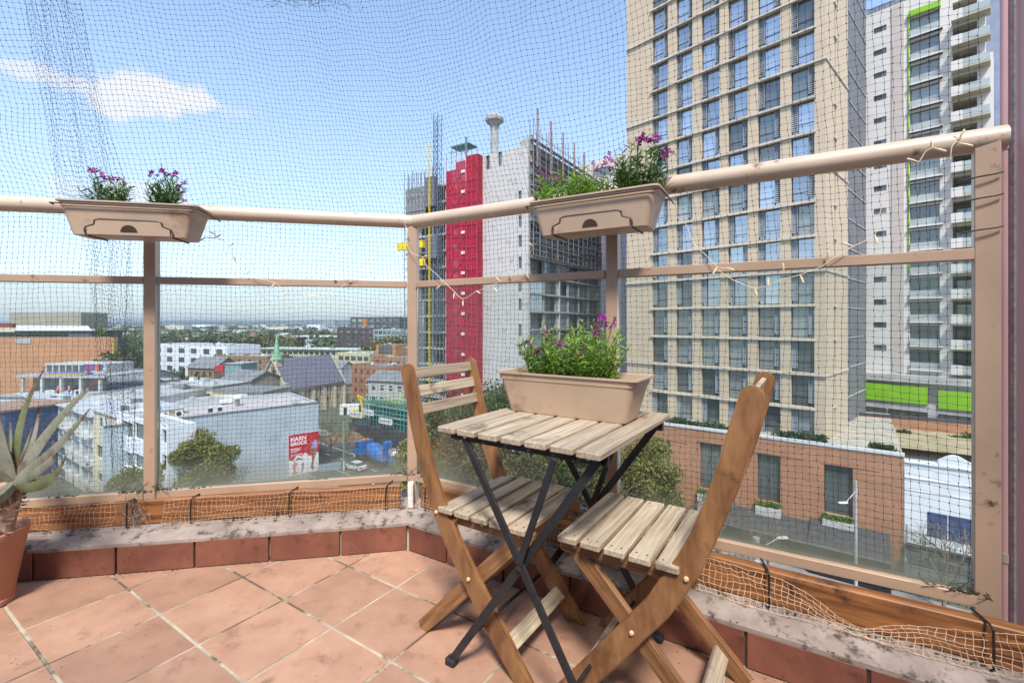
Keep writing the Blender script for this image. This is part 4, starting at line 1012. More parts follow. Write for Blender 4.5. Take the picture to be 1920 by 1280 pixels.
for i, zf in enumerate(floors):
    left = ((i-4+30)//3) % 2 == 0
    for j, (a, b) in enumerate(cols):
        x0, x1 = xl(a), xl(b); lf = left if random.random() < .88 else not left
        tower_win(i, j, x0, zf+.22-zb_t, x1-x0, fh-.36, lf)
    w_ = 0 if (i-4) % 3 != 1 else 1
    lb = part(e, 'ledge', m_ledge2, (xl(1222)-.2 if not w_ else 0, xl(1527)+.15 if not w_ else sl_+.12, -.24, 0.0, zf-.12-zb_t, zf+.10-zb_t))
    if w_: part(e, 'ledge', m_ledge2, (sl_, sl_+.12, .001, Sd, zf-.12-zb_t, zf+.10-zb_t))
    part(e, 'ledge', m_ledge2, (sl_, sl_+.14, 3.2, 4.5, zf-.10-zb_t+.003, zf+.12-zb_t))
    part(e, 'floor_band', m_conc, (sl_-.6, sl_-.5, Sd+.06, 23.9, zf-.04-zb_t, zf+.06-zb_t))
    put = put_window(e, sl_, 3.7, zf+.25-zb_t, R(90), .55, fh-.45, m_fr, m_gld, .3)
# ---------------------------------------------------------------- brick podium
m_brick = brickmat('podium_brick', (.36,.125,.058), (.47,.20,.095), (.33,.24,.17), .30, .10, .016)
PR = Vector((37.5,44.4)); PL0 = Vector((17.97,59.0)); uPd = (PR-PL0).normalized(); PLp = PR-uPd*40
Lp = 40.0
def xp(px): return 40+s_on(PR, uPd, px)
def Yp(px): return (PR+uPd*s_on(PR, uPd, px)).y
zp = -11.9
wins = [(1224,1256,825,906),(1312,1352,832,912),(1420,1463,853,934),(1545,1599,874,960)]
Fp = []
for a, b, t, bt in wins:
    Y = Yp((a+b)/2); Fp.append((xp(a), zof(bt+6, Y)-GZ, xp(b)-xp(a), zof(t, Y)-zof(bt+6, Y), (.5,)))
for a, b, t, bt in ((1120,1150,800,880),(1040,1066,790,860)):
    Y = Yp((a+b)/2); Fp.append((xp(a), zof(bt, Y)-GZ, xp(b)-xp(a), zof(t, Y)-zof(bt, Y), (.5,)))
pod = bld('brick_podium', 'orange brick podium building with deep windows and planter boxes below the beige tower', 'building', PLp, PR, 26, zp, m_brick, mat('gravel_roof', (.40,.36,.30), .9, .2, .8), F_=Fp, gl=m_gld, dp=.55, parapet=0, eave=0)
part(pod, 'coping', mat('white_coping', (.62,.62,.62), .6, .08, 1), (-.1, 40.06, -.10, .35, zp-GZ+.121, zp-GZ+.40))
for (x, z, w_, h_, *_) in Fp[:4]:
    part(pod, 'brick_band', m_brick, (x-.3, x+w_+2.2, -.06, -.001, z+h_+.10, z+h_+.32))
m_pbox = mat('grey_planter_box', (.50,.49,.46), .8, .12, 2, dirt=((.3,.29,.26), 1.5, .55, .7))
m_shrub = mat('shrub_leaf', (.09,.17,.03), .6, c2=(.16,.26,.05), scale=2, trans=.25)
m_shrubd = mat('dark_shrub_leaf', (.03,.06,.022), .7, c2=(.06,.10,.035), scale=2, trans=.2)
m_shruby = mat('olive_leaf', (.12,.13,.03), .7, c2=(.20,.19,.05), scale=.4, trans=.25)
def leafcloud(mb, c, rad, n, size, flat=1.0):
    for k in range(n):
        d = Vector((random.gauss(0,1),random.gauss(0,1),random.gauss(0,1))).normalized()*(random.random()**.45)
        p = Vector(c)+Vector((d.x*rad[0], d.y*rad[1], d.z*rad[2])); a = Vector((random.gauss(0,1),random.gauss(0,1),random.gauss(0,.7))).normalized(); b = a.orthogonal().normalized(); b = Matrix.Rotation(random.random()*6.28, 3, a) @ b; c2 = a.cross(b)
        s = size*random.uniform(.6,1.4); mb.add([p-b*s*.5, p+c2*s*.34, p+b*s*.5, p-c2*s*.34], [(0,1,2,3)])
boxlab = ['low shrub in the planter box of the leftmost podium window','green shrub in the planter box behind the right chair back','green shrub in the planter box of the second window from the podium end','green shrub in the planter box beside the tall street lamp']
for q, (a, b, t, bt) in enumerate(wins):
    Y = Yp((a+b)/2); x0, x1 = xp(a)-.1, xp(b)+.1; zt = zof(bt+14, Y); zb2 = zof(bt+45, Y)
    part(pod, 'planter_box', m_pbox, (x0, x1, -.75, -.001, zb2-GZ, zt-GZ))
    mb = MB(); 
    for k in range(7): leafcloud(mb, (x0+(x1-x0)*(k+.5)/7, -.4, zt-GZ+.2+random.uniform(-.05,.2)), (.35,.4,.32), 90, .20)
    s_ = mb.build('shrub', m_shrub, fixn=False); s_.location = pod.location; s_.rotation_euler = pod.rotation_euler; tag(s_, boxlab[q], 'shrub', 'shrubs in the podium planter boxes')
def rooftop(label, pts, n, rad, mt, size=.3):
    mb = MB()
    for k in range(n):
        f = random.random(); x, y, z = [pts[0][i]*(1-f)+pts[1][i]*f for i in range(3)]
        leafcloud(mb, (x+random.uniform(-.3,.3), y+random.uniform(-.3,.3), z+random.uniform(-.1,.25)), rad, 50, size)
    o = mb.build('hedge', mt, fixn=False); tag(o, label, 'hedge', None); return o
def pod_w(x, y, z): 
    n = Vector((-uPd.y, uPd.x)); q = PLp+uPd*x+n*y; return (q.x, q.y, z)
rooftop('long dark green hedge along the podium roof at the foot of the beige tower', (pod_w(xp(1180),1.0,zp+.4), pod_w(xp(1400),1.0,zp+.4)), 60, (.7,.6,.5), m_shrubd)
rooftop('short dark hedge on the podium roof near the tower corner', (pod_w(xp(1455),1.1,zp+.4), pod_w(xp(1550),1.2,zp+.4)), 34, (.7,.6,.45), m_shrubd)
rooftop('small dark shrub on the pale terrace right of the beige tower', (pod_w(xp(1635),1.6,zp+.35), pod_w(xp(1670),1.6,zp+.35)), 12, (.5,.5,.35), m_shrubd)
# awning building along the podium
m_corr = mat('dark_corrugated', (.055,.053,.06), .8, c2=(.10,.097,.105), scale=3, spec=.25)
def lean(x0, x1, z0, z1, dep, label):
    e_ = empty('awning', pod_w(x0, 0, 0), math.atan2(uPd.y, uPd.x), label, 'awning', 'dark metal roofs below the podium'); Lg = x1-x0
    mb = MB(); mb.add([(0,-.01,z1),(Lg,-.01,z1),(Lg,-dep,z0),(0,-dep,z0),(0,-.01,z1-.15),(Lg,-.01,z1-.15),(Lg,-dep,z0-.15),(0,-dep,z0-.15)], [(0,3,2,1),(4,5,6,7),(3,7,6,2),(0,4,7,3),(1,2,6,5)])
    mb.build('roof_sheet', m_corr, e_)
    rb_ = MB(); k = 0
    while k*.33 < Lg: x = k*.33; rb_.obox((x,-.02,z1+.001),(.06,0,0),(0,-dep+.02,z0-z1),(0,0,.05)); k += 1
    o = rb_.build('roof_rib', m_corr, e_); o['kind'] = 'stuff'
    part(e_, 'shop_wall', mat('dark_shopfront', (.012,.012,.014), .5, .3, .6), (0.02, Lg-.02, -dep+.35, -.05, GZ, z0-.16))
    part(e_, 'gutter', m_roofd, (-.05, Lg+.05, -dep-.12, -dep-.005, z0-.2, z0-.02))
lean(xp(1350), xp(1520)-.05, -20.9, -19.9, 3.2, 'long dark ribbed metal roof below the podium windows behind the right chair')
lean(xp(1520), xp(1668), -20.7, -19.5, 3.6, 'dark ribbed metal roof below the podium beside the tall street lamp')
# white heritage facade
m_her = mat('white_painted_render', (.72,.72,.74), .7, .05, 1, dirt=((.5,.5,.5), .8, .6, .8))
he = empty('heritage_building', (PR.x+.05, PR.y, GZ), math.atan2(uPd.y, uPd.x), 'low white building with curved parapet at the right end of the brick podium', 'building')
def xh(px): return s_on(PR, uPd, px)
L2 = xh(1930); zc = zof(862, 44)-GZ
pts = [(0,0),(L2,0),(L2,zc-.1),(xh(1826),zc-.1)]
x0, x1 = xh(1757), xh(1822); hb = 1.05
pts += [(x1,zc-.05),(x1-.02,zc+.35)]
for k in range(1,12): f = k/12; pts.append((x1-(x1-x0)*f*.86-.25*.6, zc+.35+math.sin(f*math.pi)*(hb-.35)*.75))
pts += [(x0+.02,zc+.30),(x0,zc-.05),(0,zc-.1)]
MB().prism([(a,b) for a,b in pts], .4, 'y', 0).build('wall', m_her, he)
part(he, 'body', m_her, (0.02, L2, .42, 9, 0, zc-1.2))
Yh = 42.5
for zz, t, pr_ in ((zc-.30,.14,.16),(zc-1.75,.10,.10),(zc-2.9,.07,.06)): part(he, 'cornice', m_her, (.0, L2, -pr_, -.001, zz, zz+t))
part(he, 'panel', mat('blue_grey_window', (.06,.085,.17), .3, .25, 1), (xh(1738), xh(1850), -.05, -.001, zof(1012,Yh)-GZ, zof(966,Yh)-GZ))
part(he, 'window_frame', m_frw, (xh(1775), xh(1775)+.06, -.09, -.052, zof(1012,Yh)-GZ, zof(966,Yh)-GZ))
part(he, 'awning_band', m_fr, (.1, L2, -.5, -.001, zof(1040,43)-GZ, zof(1028,43)-GZ))
part(he, 'shop_awning', m_corr, (.1, L2, -2.4, -.5, zof(1050,43)-GZ, zof(1046,43)-GZ))
part(he, 'downpipe', m_conc, (.15, .27, -.1, -.001, zof(1030,44)-GZ, zof(985,44)-GZ))
# ---------------------------------------------------------------- white tower with green trims
m_wht = mat('white_render', (.66,.63,.60), .75, .04, .8)
m_pinkish = mat('pale_pink_render', (.52,.46,.42), .75, .05, .8)
m_green = mat('lime_green_panel', (.24,.50,.02), .5, .08, 1)
m_olive = mat('balcony_soffit', (.45,.42,.32), .8, .1, 1)
uW = Vector((.681,-.732)).normalized(); WO = Vector(((1700-CX)/F*68, 68.0)); x_l = -12.0
def xw(px): return s_on(WO, uW, px)-x_l
def Yw(px): return (WO+uW*s_on(WO, uW, px)).y
WL = WO+uW*x_l; LW = xw(1847)
e = empty('white_tower', (WL.x, WL.y, GZ), math.atan2(uW.y, uW.x), 'white apartment tower with lime green trims and stacked balconies on the right', 'tower')
zt_w = zof(14, 68)-GZ; fw = 3.44; zslit0 = zof(231, Yw(1650))-GZ; zbig0 = zof(200, Yw(1733))-GZ
zband = zof(752, 68)-GZ; zb0 = zof(722, 68)-GZ
Fw = []; slits = []; bigs = []; bals = []
for k in range(-14, 8):
    z = zslit0+fw*k
    if zb0+1.6 < z < zt_w-1.5: h = (xw(1638), z, xw(1662)-xw(1638), .85, (.5,)); slits.append(h)
    z = zbig0+fw*k+.3
    if zb0+.5 < z < zt_w-2.0: bigs.append((xw(1706), z, xw(1762)-xw(1706), fw-.75, (.33,.66)))
    z = zbig0+fw*k+.1
    if zb0+.5 < z < zt_w+6: bals.append((xw(1786), z, xw(1832)-xw(1786), fw-.55))
mb = MB(); Hw = zt_w+10
holes_wall(mb, LW, Hw-10+1.0, slits+bigs+[b for b in bals if b[1]+fw < zt_w], lambda x, d, z: (x, d, z), .5)
mb.quad((LW,0,0),(LW,14,0),(LW,14,Hw-9),(LW,0,Hw-9)); mb.quad((0,0,Hw-9),(LW,0,Hw-9),(LW,14,Hw-9),(0,14,Hw-9)); mb.quad((0,14,0),(0,0,0),(0,0,Hw-9),(0,14,Hw-9))
mb.build('wall', m_wht, e, fixn=False)
part(e, 'pink_strip', m_pinkish, (xw(1672), xw(1695), -.12, -.001, zb0+1.5, Hw-9.2))
for x, z, w_, h_, ml in slits: put_window(e, x, 0, z, 0, w_, h_, m_fr, m_gl, .3, ml)
for i, (x, z, w_, h_, ml) in enumerate(bigs):
    put_window(e, x, 0, z, 0, w_, h_, m_fr, m_glc if i > 6 else m_gld, .5, ml); part(e, 'sill', m_wht, (x-.05, x+w_+.35, -.55, -.001, z-.36, z-.12)); part(e, 'soffit', m_fr, (x, x+w_+.3, -.45, -.002, z-.42, z-.361))
    part(e, 'balustrade', mat('balustrade_glass', (.40,.44,.44), .2, .1, 1), (x+.02, x+w_-.02, -.30, -.27, z-.10, z+.85))
    if i > 3: part(e, 'green_trim', m_green, (x-.19, x-.06, -.14, -.001, z-.11, z+h_+.25))
part(e, 'green_lintel', m_green, (xw(1704), xw(1764), -.5, -.001, bigs[-1][1]+bigs[-1][3]+.1, bigs[-1][1]+bigs[-1][3]+.9))
for i, (x, z, w_, h_) in enumerate(bals):
    if z+fw >= zt_w: continue
    part(e, 'balcony_slab', m_olive, (x-.05, x+w_+1.3, -1.7, .48, z-.30, z-.06))
    part(e, 'balcony_parapet', m_wht, (x-.05, x+w_*.45, -1.75, -1.6, z-.31, z+1.0))
    part(e, 'balcony_glass', mat('balustrade_glass', (.50,.60,.60)), (x+w_*.45+.01, x+w_+1.25, -1.72, -1.68, z-.05, z+.95))
    part(e, 'balcony_recess', m_pinkish, (x-.2,x-.001,.501,3.2,z-.05,z+h_), (x+w_+.001,x+w_+.2,.501,3.2,z-.05,z+h_), (x-.2,x+w_+.2,3.201,3.3,z-.05,z+h_))
    part(e, 'balcony_soffit', m_olive, (x-.2,x+w_+.2,.02,3.2,z+h_-.06,z+h_-.002)); part(e, 'balcony_floor', m_olive, (x-.2,x+w_+.2,.49,3.2,z-.058,z-.051))
    put_window(e, x+.15, 3.0, z, 0, w_-.3, h_-.4, m_fr, m_gld, .15, (.5,))
part(e, 'side_wing', mat('blue_grey_tower', (.23,.26,.36), .5, .12, .5), (LW+.01, LW+5.2, 4.0, 14, 0, Hw-2))
part(e, 'corner_wall', m_wht, (LW+.001, LW+.75, .0, 3.9, 0, zof(100, 62)-GZ))
part(e, 'roof_plant', mat('roof_plant_grey', (.20,.21,.24), .6, .2, 1), (xw(1618)+.1, xw(1695), 2, 8, Hw-8.99, Hw-7.2))
for k in range(9): part(e, 'roof_rail', m_fr, (xw(1620)+k*.6, xw(1620)+k*.6+.05, .6, .65, Hw-8.99, Hw-7.9))
part(e, 'roof_rail_bar', m_fr, (xw(1620), xw(1620)+5, .6, .65, Hw-7.9, Hw-7.83))
part(e, 'base_wall', m_conc, (-2, LW+2, -1.6, -.01, 0, zband-.001))
part(e, 'base_band', m_conc, (-2, LW+2, -1.7, -.01, zb0+.6, zb0+1.6))
xa, xb_, xc, xd = xw(1600), xw(1742), xw(1762), xw(1838)
part(e, 'green_band', m_green, (xa, xb_, -1.85, -1.61, zband, zb0+.1)); part(e, 'green_band', m_green, (xc, xd, -1.85, -1.61, zband-.3, zb0-.2))
for (a, b) in ((xa,(xa+xb_)/2-.1),((xa+xb_)/2+.1,xb_),(xc,xd)):
    o = put_window(e, a, -1.6, zband-3.6, 0, b-a, 2.5, m_fr, m_gld, -.02, (.25,.5,.75))
# terraces between podium and white tower
tr_ = empty('brick_terrace', (0,0,0), 0, 'stepped brick terrace walls with dark copings below the white tower', 'wall')
def wallbar(a, b, th, z0, z1, mt, name='brick_wall'):
    a, b = Vector(a), Vector(b); d = (b-a).normalized(); n = Vector((-d.y, d.x)); 
    return MB().prism([tuple(a), tuple(b), tuple(b+n*th), tuple(a+n*th)], z1-z0, 'z', z0).build(name, mt, tr_)
m_cop = mat('dark_coping', (.06,.055,.075), .6, .2, 1)
for (pxa, Ya, pxb, Yb, yt, ybm) in ((1600,64,1860,57,787,822),(1655,56.5,1860,50,845,862)):
    a, b = wx(pxa,Ya), wx(pxb,Yb); zt_ = zof(yt, (Ya+Yb)/2); z0_ = zof(ybm, (Ya+Yb)/2)
    wallbar(a, b, .4, GZ, zt_, m_brick); wallbar(a-Vector((0,.05)), b-Vector((0,.05)), .5, zt_+.002, zt_+.35, m_cop, 'coping')
MB().add([(*wx(1590,64.5),zof(795,64)),(*wx(1600,50.5),-12.0),(*wx(1900,44),-12.0),(*wx(1900,57),zof(820,57))],[(0,1,2,3)]).build('terrace_floor', mat('sandy_terrace', (.36,.30,.18), .95, .25, .8), tr_, fixn=False)
rooftop('dark bush on the brick terrace below the white tower', ((*wx(1690,58),zof(815,58)),(*wx(1700,58),zof(812,58))), 8, (.6,.6,.5), m_shrubd)
rooftop('row of small green bushes on the terrace at the far right', ((*wx(1790,56),zof(822,56)),(*wx(1838,55),zof(822,55))), 10, (.6,.6,.5), m_shrubd)
# grey blue neighbour behind, pale block between the towers
# ---------------------------------------------------------------- construction tower with red scaffold
m_raw = mat('raw_concrete', (.36,.35,.33), .9, .18, .5, dirt=((.18,.17,.16), .5, .55, .75))
m_cw = mat('precast_white', (.50,.475,.45), .85, .06, .5, dirt=((.36,.335,.315), .5, .52, .68))
m_scaf = mat('scaffold_steel', (.30,.31,.32), .5, .2, 2, metal=.4)
m_red = brickmat('red_shade_mesh', (.52,.012,.045), (.40,.010,.035), (.27,.012,.03), 1.3, 2.05, .07, .8, .02)
m_yel = mat('yellow_paint', (.72,.52,.01), .5, .1, 2)
uC = Vector((.836,-.548)); vC = Vector((.548,.836)); CC = Vector(((990-CX)/F*80, 80.0))
def xc_(px): return s_on(CC, uC, px)
def Yc(px): return (CC+uC*xc_(px)).y
def see_through(m, a):
    t = m.node_tree; b = t.nodes['Principled BSDF']; tr = N(t, 'ShaderNodeBsdfTransparent'); ms = N(t, 'ShaderNodeMixShader'); ms.inputs[0].default_value = a
    t.links.new(b.outputs[0], ms.inputs[1]); t.links.new(tr.outputs[0], ms.inputs[2]); t.links.new(ms.outputs[0], t.nodes['Material Output'].inputs['Surface']); return m
see_through(m_red, .25)
def gen_tower():
    xl0 = xc_(762); e = empty('construction_tower', (*(CC+uC*xl0), GZ), math.atan2(uC.y, uC.x), 'half finished grey and white high rise under construction behind the corner post', 'tower')
    X = lambda px: xc_(px)-xl0
    Lf = X(990); 
    # pale precast wall
    xa = X(903); zt = zof(283, Yc(945))-GZ
    hs = []
    for px, py in ((914,305),(937,298)): hs.append((X(px-3), zof(py+13, Yc(px))-GZ, X(px+4)-X(px-3), zof(py-13, Yc(px))-zof(py+13, Yc(px))))
    for py in (370,415,452,492,535,570,618,655): hs.append((X(972), zof(py+12, 81.5)-GZ, X(978)-X(972), 2.1))
    hs2 = [(x-xa, z, w_, h_) for x, z, w_, h_ in hs]; mb = MB(); LW_ = Lf-xa
    holes_wall(mb, LW_, zt, hs2, lambda x, d, z: (xa+x, d, z), .35); mb.quad((xa,0,0),(xa,0,zt),(xa,12,zt),(xa,12,0)); mb.quad((Lf,0,0),(Lf,.6,0),(Lf,.6,zt),(Lf,0,zt)); mb.quad((xa,0,zt),(Lf,0,zt),(Lf,.6,zt),(xa,.6,zt)); mb.quad((xa,12,0),(xa,12,zt),(Lf,12,zt),(Lf,12,0))
    mb.build('precast_wall', m_cw, e, fixn=False)
    for (x, z, w_, h_) in hs: put_window(e, x, 0, z, 0, w_, h_, m_fr, m_gld, .35)
    for k in range(12): part(e, 'wall_joint', m_raw, (xa, Lf, -.012, -.001, 4+k*3.6, 4.05+k*3.6))
    # curved corner parapet in raw concrete
    MB().prism([(Lf-1.6, zt-4.5),(Lf+.3, zt-5.5),(Lf+.3, zt+2.0),(Lf-2.1, zt+1.2),(Lf-2.15,zt+.2)], .8, 'y', .61).build('core_wall', m_raw, e)
    # right receding side: slabs, columns, scaffold
    fh_ = 3.2; Sd_ = (s_on(CC, vC, 1124)); zr = zof(268, 80)-GZ
    nf = int(zr/fh_)
    mb_gl = []
    for k in range(nf+1):
        z = zr-fh_*(k)-.4
        if z < 0: break
        part(e, 'floor_slab', m_raw, (xa+.3, Lf-.05, .65, Sd_, z, z+.3))
        if k < nf-0:
            for q in range(7): 
                yy = 1.0+q*(Sd_-1.4)/6; part(e, 'column', m_raw, (Lf-.75, Lf-.35, yy, yy+.45, z-fh_+.3, z))
            if k % 1 == 0:
                part(e, 'infill_panel', mat('infill_grey', (.27,.27,.26), .8, .3, .8), (Lf-1.6, Lf-1.5, .7, Sd_*.80, z-fh_+.31, z-.01))
    for k in range(nf+1):
        z = zr-fh_*k-.4
        if 6 < z < zof(478,80)-GZ:
            for q in range(6):
                if (q+k) % 3: put_window(e, Lf-.45, 1.5+q*(Sd_-1.4)/6, z-fh_+.32, R(90), (Sd_-1.4)/6-.5, fh_-.36, m_scaf, m_gld if q % 2 else m_gl, .1, (.5,))
    sc1 = MB(); sc2 = MB(); off = Lf+.9; zs0 = zof(478, 80)-GZ
    for q in range(15):
        yy = .3+q*Sd_/14; zz1 = zr+1.2+(1.6 if q % 3 else 3.0)
        for xx in (off, off-.7): sc1.bar((xx,yy,zs0),(xx,yy,zz1), .11)
    for k in range(15):
        z = zs0+k*2.0
        if z > zr+2.6: break
        for xx in (off, off-.7): sc1.bar((xx,.2,z),(xx,Sd_+.2,z), .10)
        sc1.bar((off,.2,z+1),(off,Sd_+.2,z+1), .08)
        sc2.box(off-.7, off, .2, Sd_+.2, z-.05, z-.001)
    o = sc1.build('scaffold_tubes', m_scaf, e, fixn=False); o['kind'] = 'stuff'
    o = sc2.build('scaffold_deck', m_raw, e); o['kind'] = 'stuff'
    for q in range(6): part(e, 'climbing_post', mat('rusty_post', (.28,.20,.17), .8, .3, 2), (off+.2, off+.45, 1.0+q*Sd_/6.5, 1.3+q*Sd_/6.5, zr-4, zr+6.0-.4*q))
    part(e, 'site_screen', mat('grey_site_screen', (.22,.22,.22), .9, .3, .6), (Lf+.15, Lf+.2, .4, Sd_, zs0+5.5, zr+.3))
    # left part: grey frame and glass
    xb = X(835); zl = zof(322, Yc(795))-GZ
    for k in range(16):
        z = zl-3.6-fh_*k
        if z < 0: break
        part(e, 'floor_slab', m_raw, (0, xb, .3, 10, z, z+.32)); part(e, 'slab_edge', m_cw, (-.25, xb, .0, .29, z-.05, z+.34))
        for xx in (0.1, xb*.30, xb*.62, xb-.5): part(e, 'column', m_raw, (xx, xx+.4, .5, .9, z-fh_+.33, z-.001))
        part(e, 'infill_panel', mat('infill_dark', (.075,.085,.085), .4, .4, .8), (.2, xb-.2, 2.6, 2.7, z-fh_+.33, z-.001))
        if k > 6:
            for q in range(3): put_window(e, .15+q*1.6, .28, z-fh_+.35, 0, 1.5, fh_-.4, m_fr, m_gl, .1)
    sc1 = MB(); zb_ = 4.0; 
    for q in range(12): sc1.bar((q*xb/11,-.5,zb_),(q*xb/11,-.5,zl-.5+random.uniform(0,1.6)), .11)
    for k in range(24): sc1.bar((-.2,-.5,zb_+k*1.9),(xb,-.5,zb_+k*1.9), .09)
    for q in range(24): sc1.bar((q%8*xb/8,-.5,zb_+q*1.5),((q%8+1)*xb/8,-.5,zb_+q*1.5+1.8), .06)
    o = sc1.build('scaffold_tubes', m_scaf, e, fixn=False); o['kind'] = 'stuff'
    part(e, 'site_screen', mat('mesh_screen', (.20,.21,.21), .9, .4, 1.2), (.2, xb*.55, -.35, -.3, zof(440, Yc(790))-GZ+2, zl-3))
    for k in range(7): part(e, 'roof_post', m_scaf, (.4+k*1.1, .55+k*1.1, .2, .35, zl-3.5, zl+random.uniform(-.2,1.2)))
    part(e, 'hoist_frame', mat('hoist_white', (.6,.6,.6), .5), (X(808), X(818), -1.2, -.55, zof(380,88)-GZ, zof(343,88)-GZ))
    # yellow platforms and hoist mast
    part(e, 'yellow_platform', m_yel, (X(757), X(806), -2.0, -1.3, zof(459,88)-GZ, zof(445,88)-GZ))
    part(e, 'yellow_platform', m_yel, (X(790), X(806), -2.0, -1.3, zof(494,88)-GZ, zof(480,88)-GZ))
    part(e, 'hoist_car', mat('hoist_car_grey', (.13,.13,.16), .5, .2, 2), (X(810), X(831), -1.9, -.7, zof(482,88)-GZ, zof(440,88)-GZ))
    part(e, 'hoist_car', mat('hoist_car_grey', (.13,.13,.16)), (X(808), X(826), -1.9, -.7, zof(382,88)-GZ, zof(325,88)-GZ))
    ms = MB(); xm = X(819); zt2 = zof(262, 88)-GZ
    for dx in (-.16,.16): ms.bar((xm+dx,-2.1,0),(xm+dx,-2.1,zt2), .09)
    k = 0
    while k*.8 < zt2-1: ms.bar((xm-.16,-2.1,k*.8),(xm+.16,-2.1,k*.8+.8), .05); k += 1
    o = ms.build('yellow_mast', m_yel, e, fixn=False); o['kind'] = 'stuff'
    ms = MB(); xm = X(827); zt2 = zof(206, 88)-GZ; zb2 = zof(330,88)-GZ-30; wq = .55
    for dx in (-wq,wq):
        for dy in (-wq,wq): ms.bar((xm+dx,-1+dy,zb2),(xm+dx,-1+dy,zt2), .10)
    z = zb2
    while z < zt2-1:
        for a, b in (((-wq,-wq),(wq,-wq)),((wq,-wq),(wq,wq)),((-wq,wq),(-wq,-wq))): ms.bar((xm+a[0],-1+a[1],z),(xm+b[0],-1+b[1],z+1.1), .06); ms.bar((xm+a[0],-1+a[1],z),(xm+b[0],-1+b[1],z), .06)
        z += 1.1
    o = ms.build('lattice_mast', mat('blue_grey_steel', (.12,.18,.24), .5), e, fixn=False); o['kind'] = 'stuff'
    # red stair scaffold
    x0, x1 = X(848), X(905); zr2 = zof(285, 85)-GZ
    part(e, 'red_mesh', m_red, (x0, x0+(x1-x0)*.30, -1.65, -1.6, 0, zr2-2.6), (x0+(x1-x0)*.30+.01, x0+(x1-x0)*.62, -1.62, -1.57, 0, zr2-1.3), (x0+(x1-x0)*.62+.01, x1, -1.5, -1.45, 0, zr2-.6), (x0, x0+.05, -1.56, 0, 0, zr2-2.6))
    part(e, 'red_mesh_side', mat('red_mesh_shaded', (.30,.008,.03), .8, .2, .4), (x1-.05, x1-.001, -1.44, 0, 0, zr2-.6), (x0+(x1-x0)*.62+.02, x1-.06, -1.44, -1.42, 0, zr2-.6))  # darker red puts the shade of the right side into the colour
    part(e, 'stair_core', m_raw, (x0+.1, x1-.1, 1.5, 2.0, 0, zr2-4))
    rs = MB(); 
    for q in range(7): rs.bar((x0+q*(x1-x0)/6,-1.72,0),(x0+q*(x1-x0)/6,-1.72,zr2+random.uniform(.3,1.6)), .07)
    for k in range(26): rs.bar((x0,-1.70,k*2.05),(x1,-1.70,k*2.05), .06) if k*2.05 < zr2+.5 else None
    for k in range(13):
        z = k*4.1+.3
        if z+4 < zr2: rs.bar((x0+.5,-1.72,z),(x0+(x1-x0)*.6,-1.72,z+3.9), .09)
    o = rs.build('red_scaffold_tubes', mat('red_pipe', (.42,.06,.10), .6, .2, 2), e, fixn=False); o['kind'] = 'stuff'
    tg = MB()
    for k in range(12):
        z = zr2-3.6-k*3.75
        if z > 0: tg.box(x0+(x1-x0)*.50, x0+(x1-x0)*.62, -1.80, -1.78, z, z+.55)
    o = tg.build('lift_tag', mat('pale_tag', (.75,.55,.58), .7), e); o['kind'] = 'stuff'
    # concrete funnel on a column above the wall
    fx = X(914); zf = zof(283,84)-GZ; ff = MB()
    ff.lathe([(.75,0),(.75,5.2),(1.0,5.8),(1.75,6.4),(1.8,6.9),(1.3,7.5),(1.0,7.7),(.0001,7.8)], 8, (fx, 2.2, zf)); ff.build('vent_tower', m_raw, e)
    dk = MB(); zz = zof(250,84)-GZ
    dk.box(X(838), X(872), 1, 4, zz, zz+.15); [dk.bar((X(838)+k*1.0,1,zz-1.2),(X(838)+k*1.0+.9,1,zz), .08) for k in range(4)]; dk.bar((X(838),1,zz-1.2),(X(872),1,zz-1.2), .08)
    dk.bar((X(868),1,zz-2.5),(X(868),1,zz+1.2), .3)
    o = dk.build('teal_gantry', mat('teal_steel', (.10,.26,.27), .5), e, fixn=False); o['kind'] = 'stuff'
gen_tower()
# pale block seen between the construction tower and the beige tower
m_paleb = mat('pale_beige_render', (.62,.57,.50), .8, .06, .7); m_lav = mat('lavender_render', (.50,.46,.52), .8, .06, .7)
pb = bld('pale_apartment_block', 'pale block with a ribbon window between the construction tower and the beige tower', 'building', wx(1080,112), wx(1215,100), 16, zof(292,104), m_paleb, F_=[(5.5,zof(325,105)-GZ,3.8,2.1,(.33,.66))]+[(9.3,zof(452+40*k,104)-GZ,.9,2.2) for k in range(-2,8)], gl=m_gld)
bld('lavender_block', 'lavender grey block with small windows tucked behind the second rail post', 'building', wx(1128,100), wx(1178,96), 10, zof(470-70,98), m_lav, F_=[(2.2,zof(470+28*k,98)-GZ,.8,1.8) for k in range(0,9)], gl=m_gld)
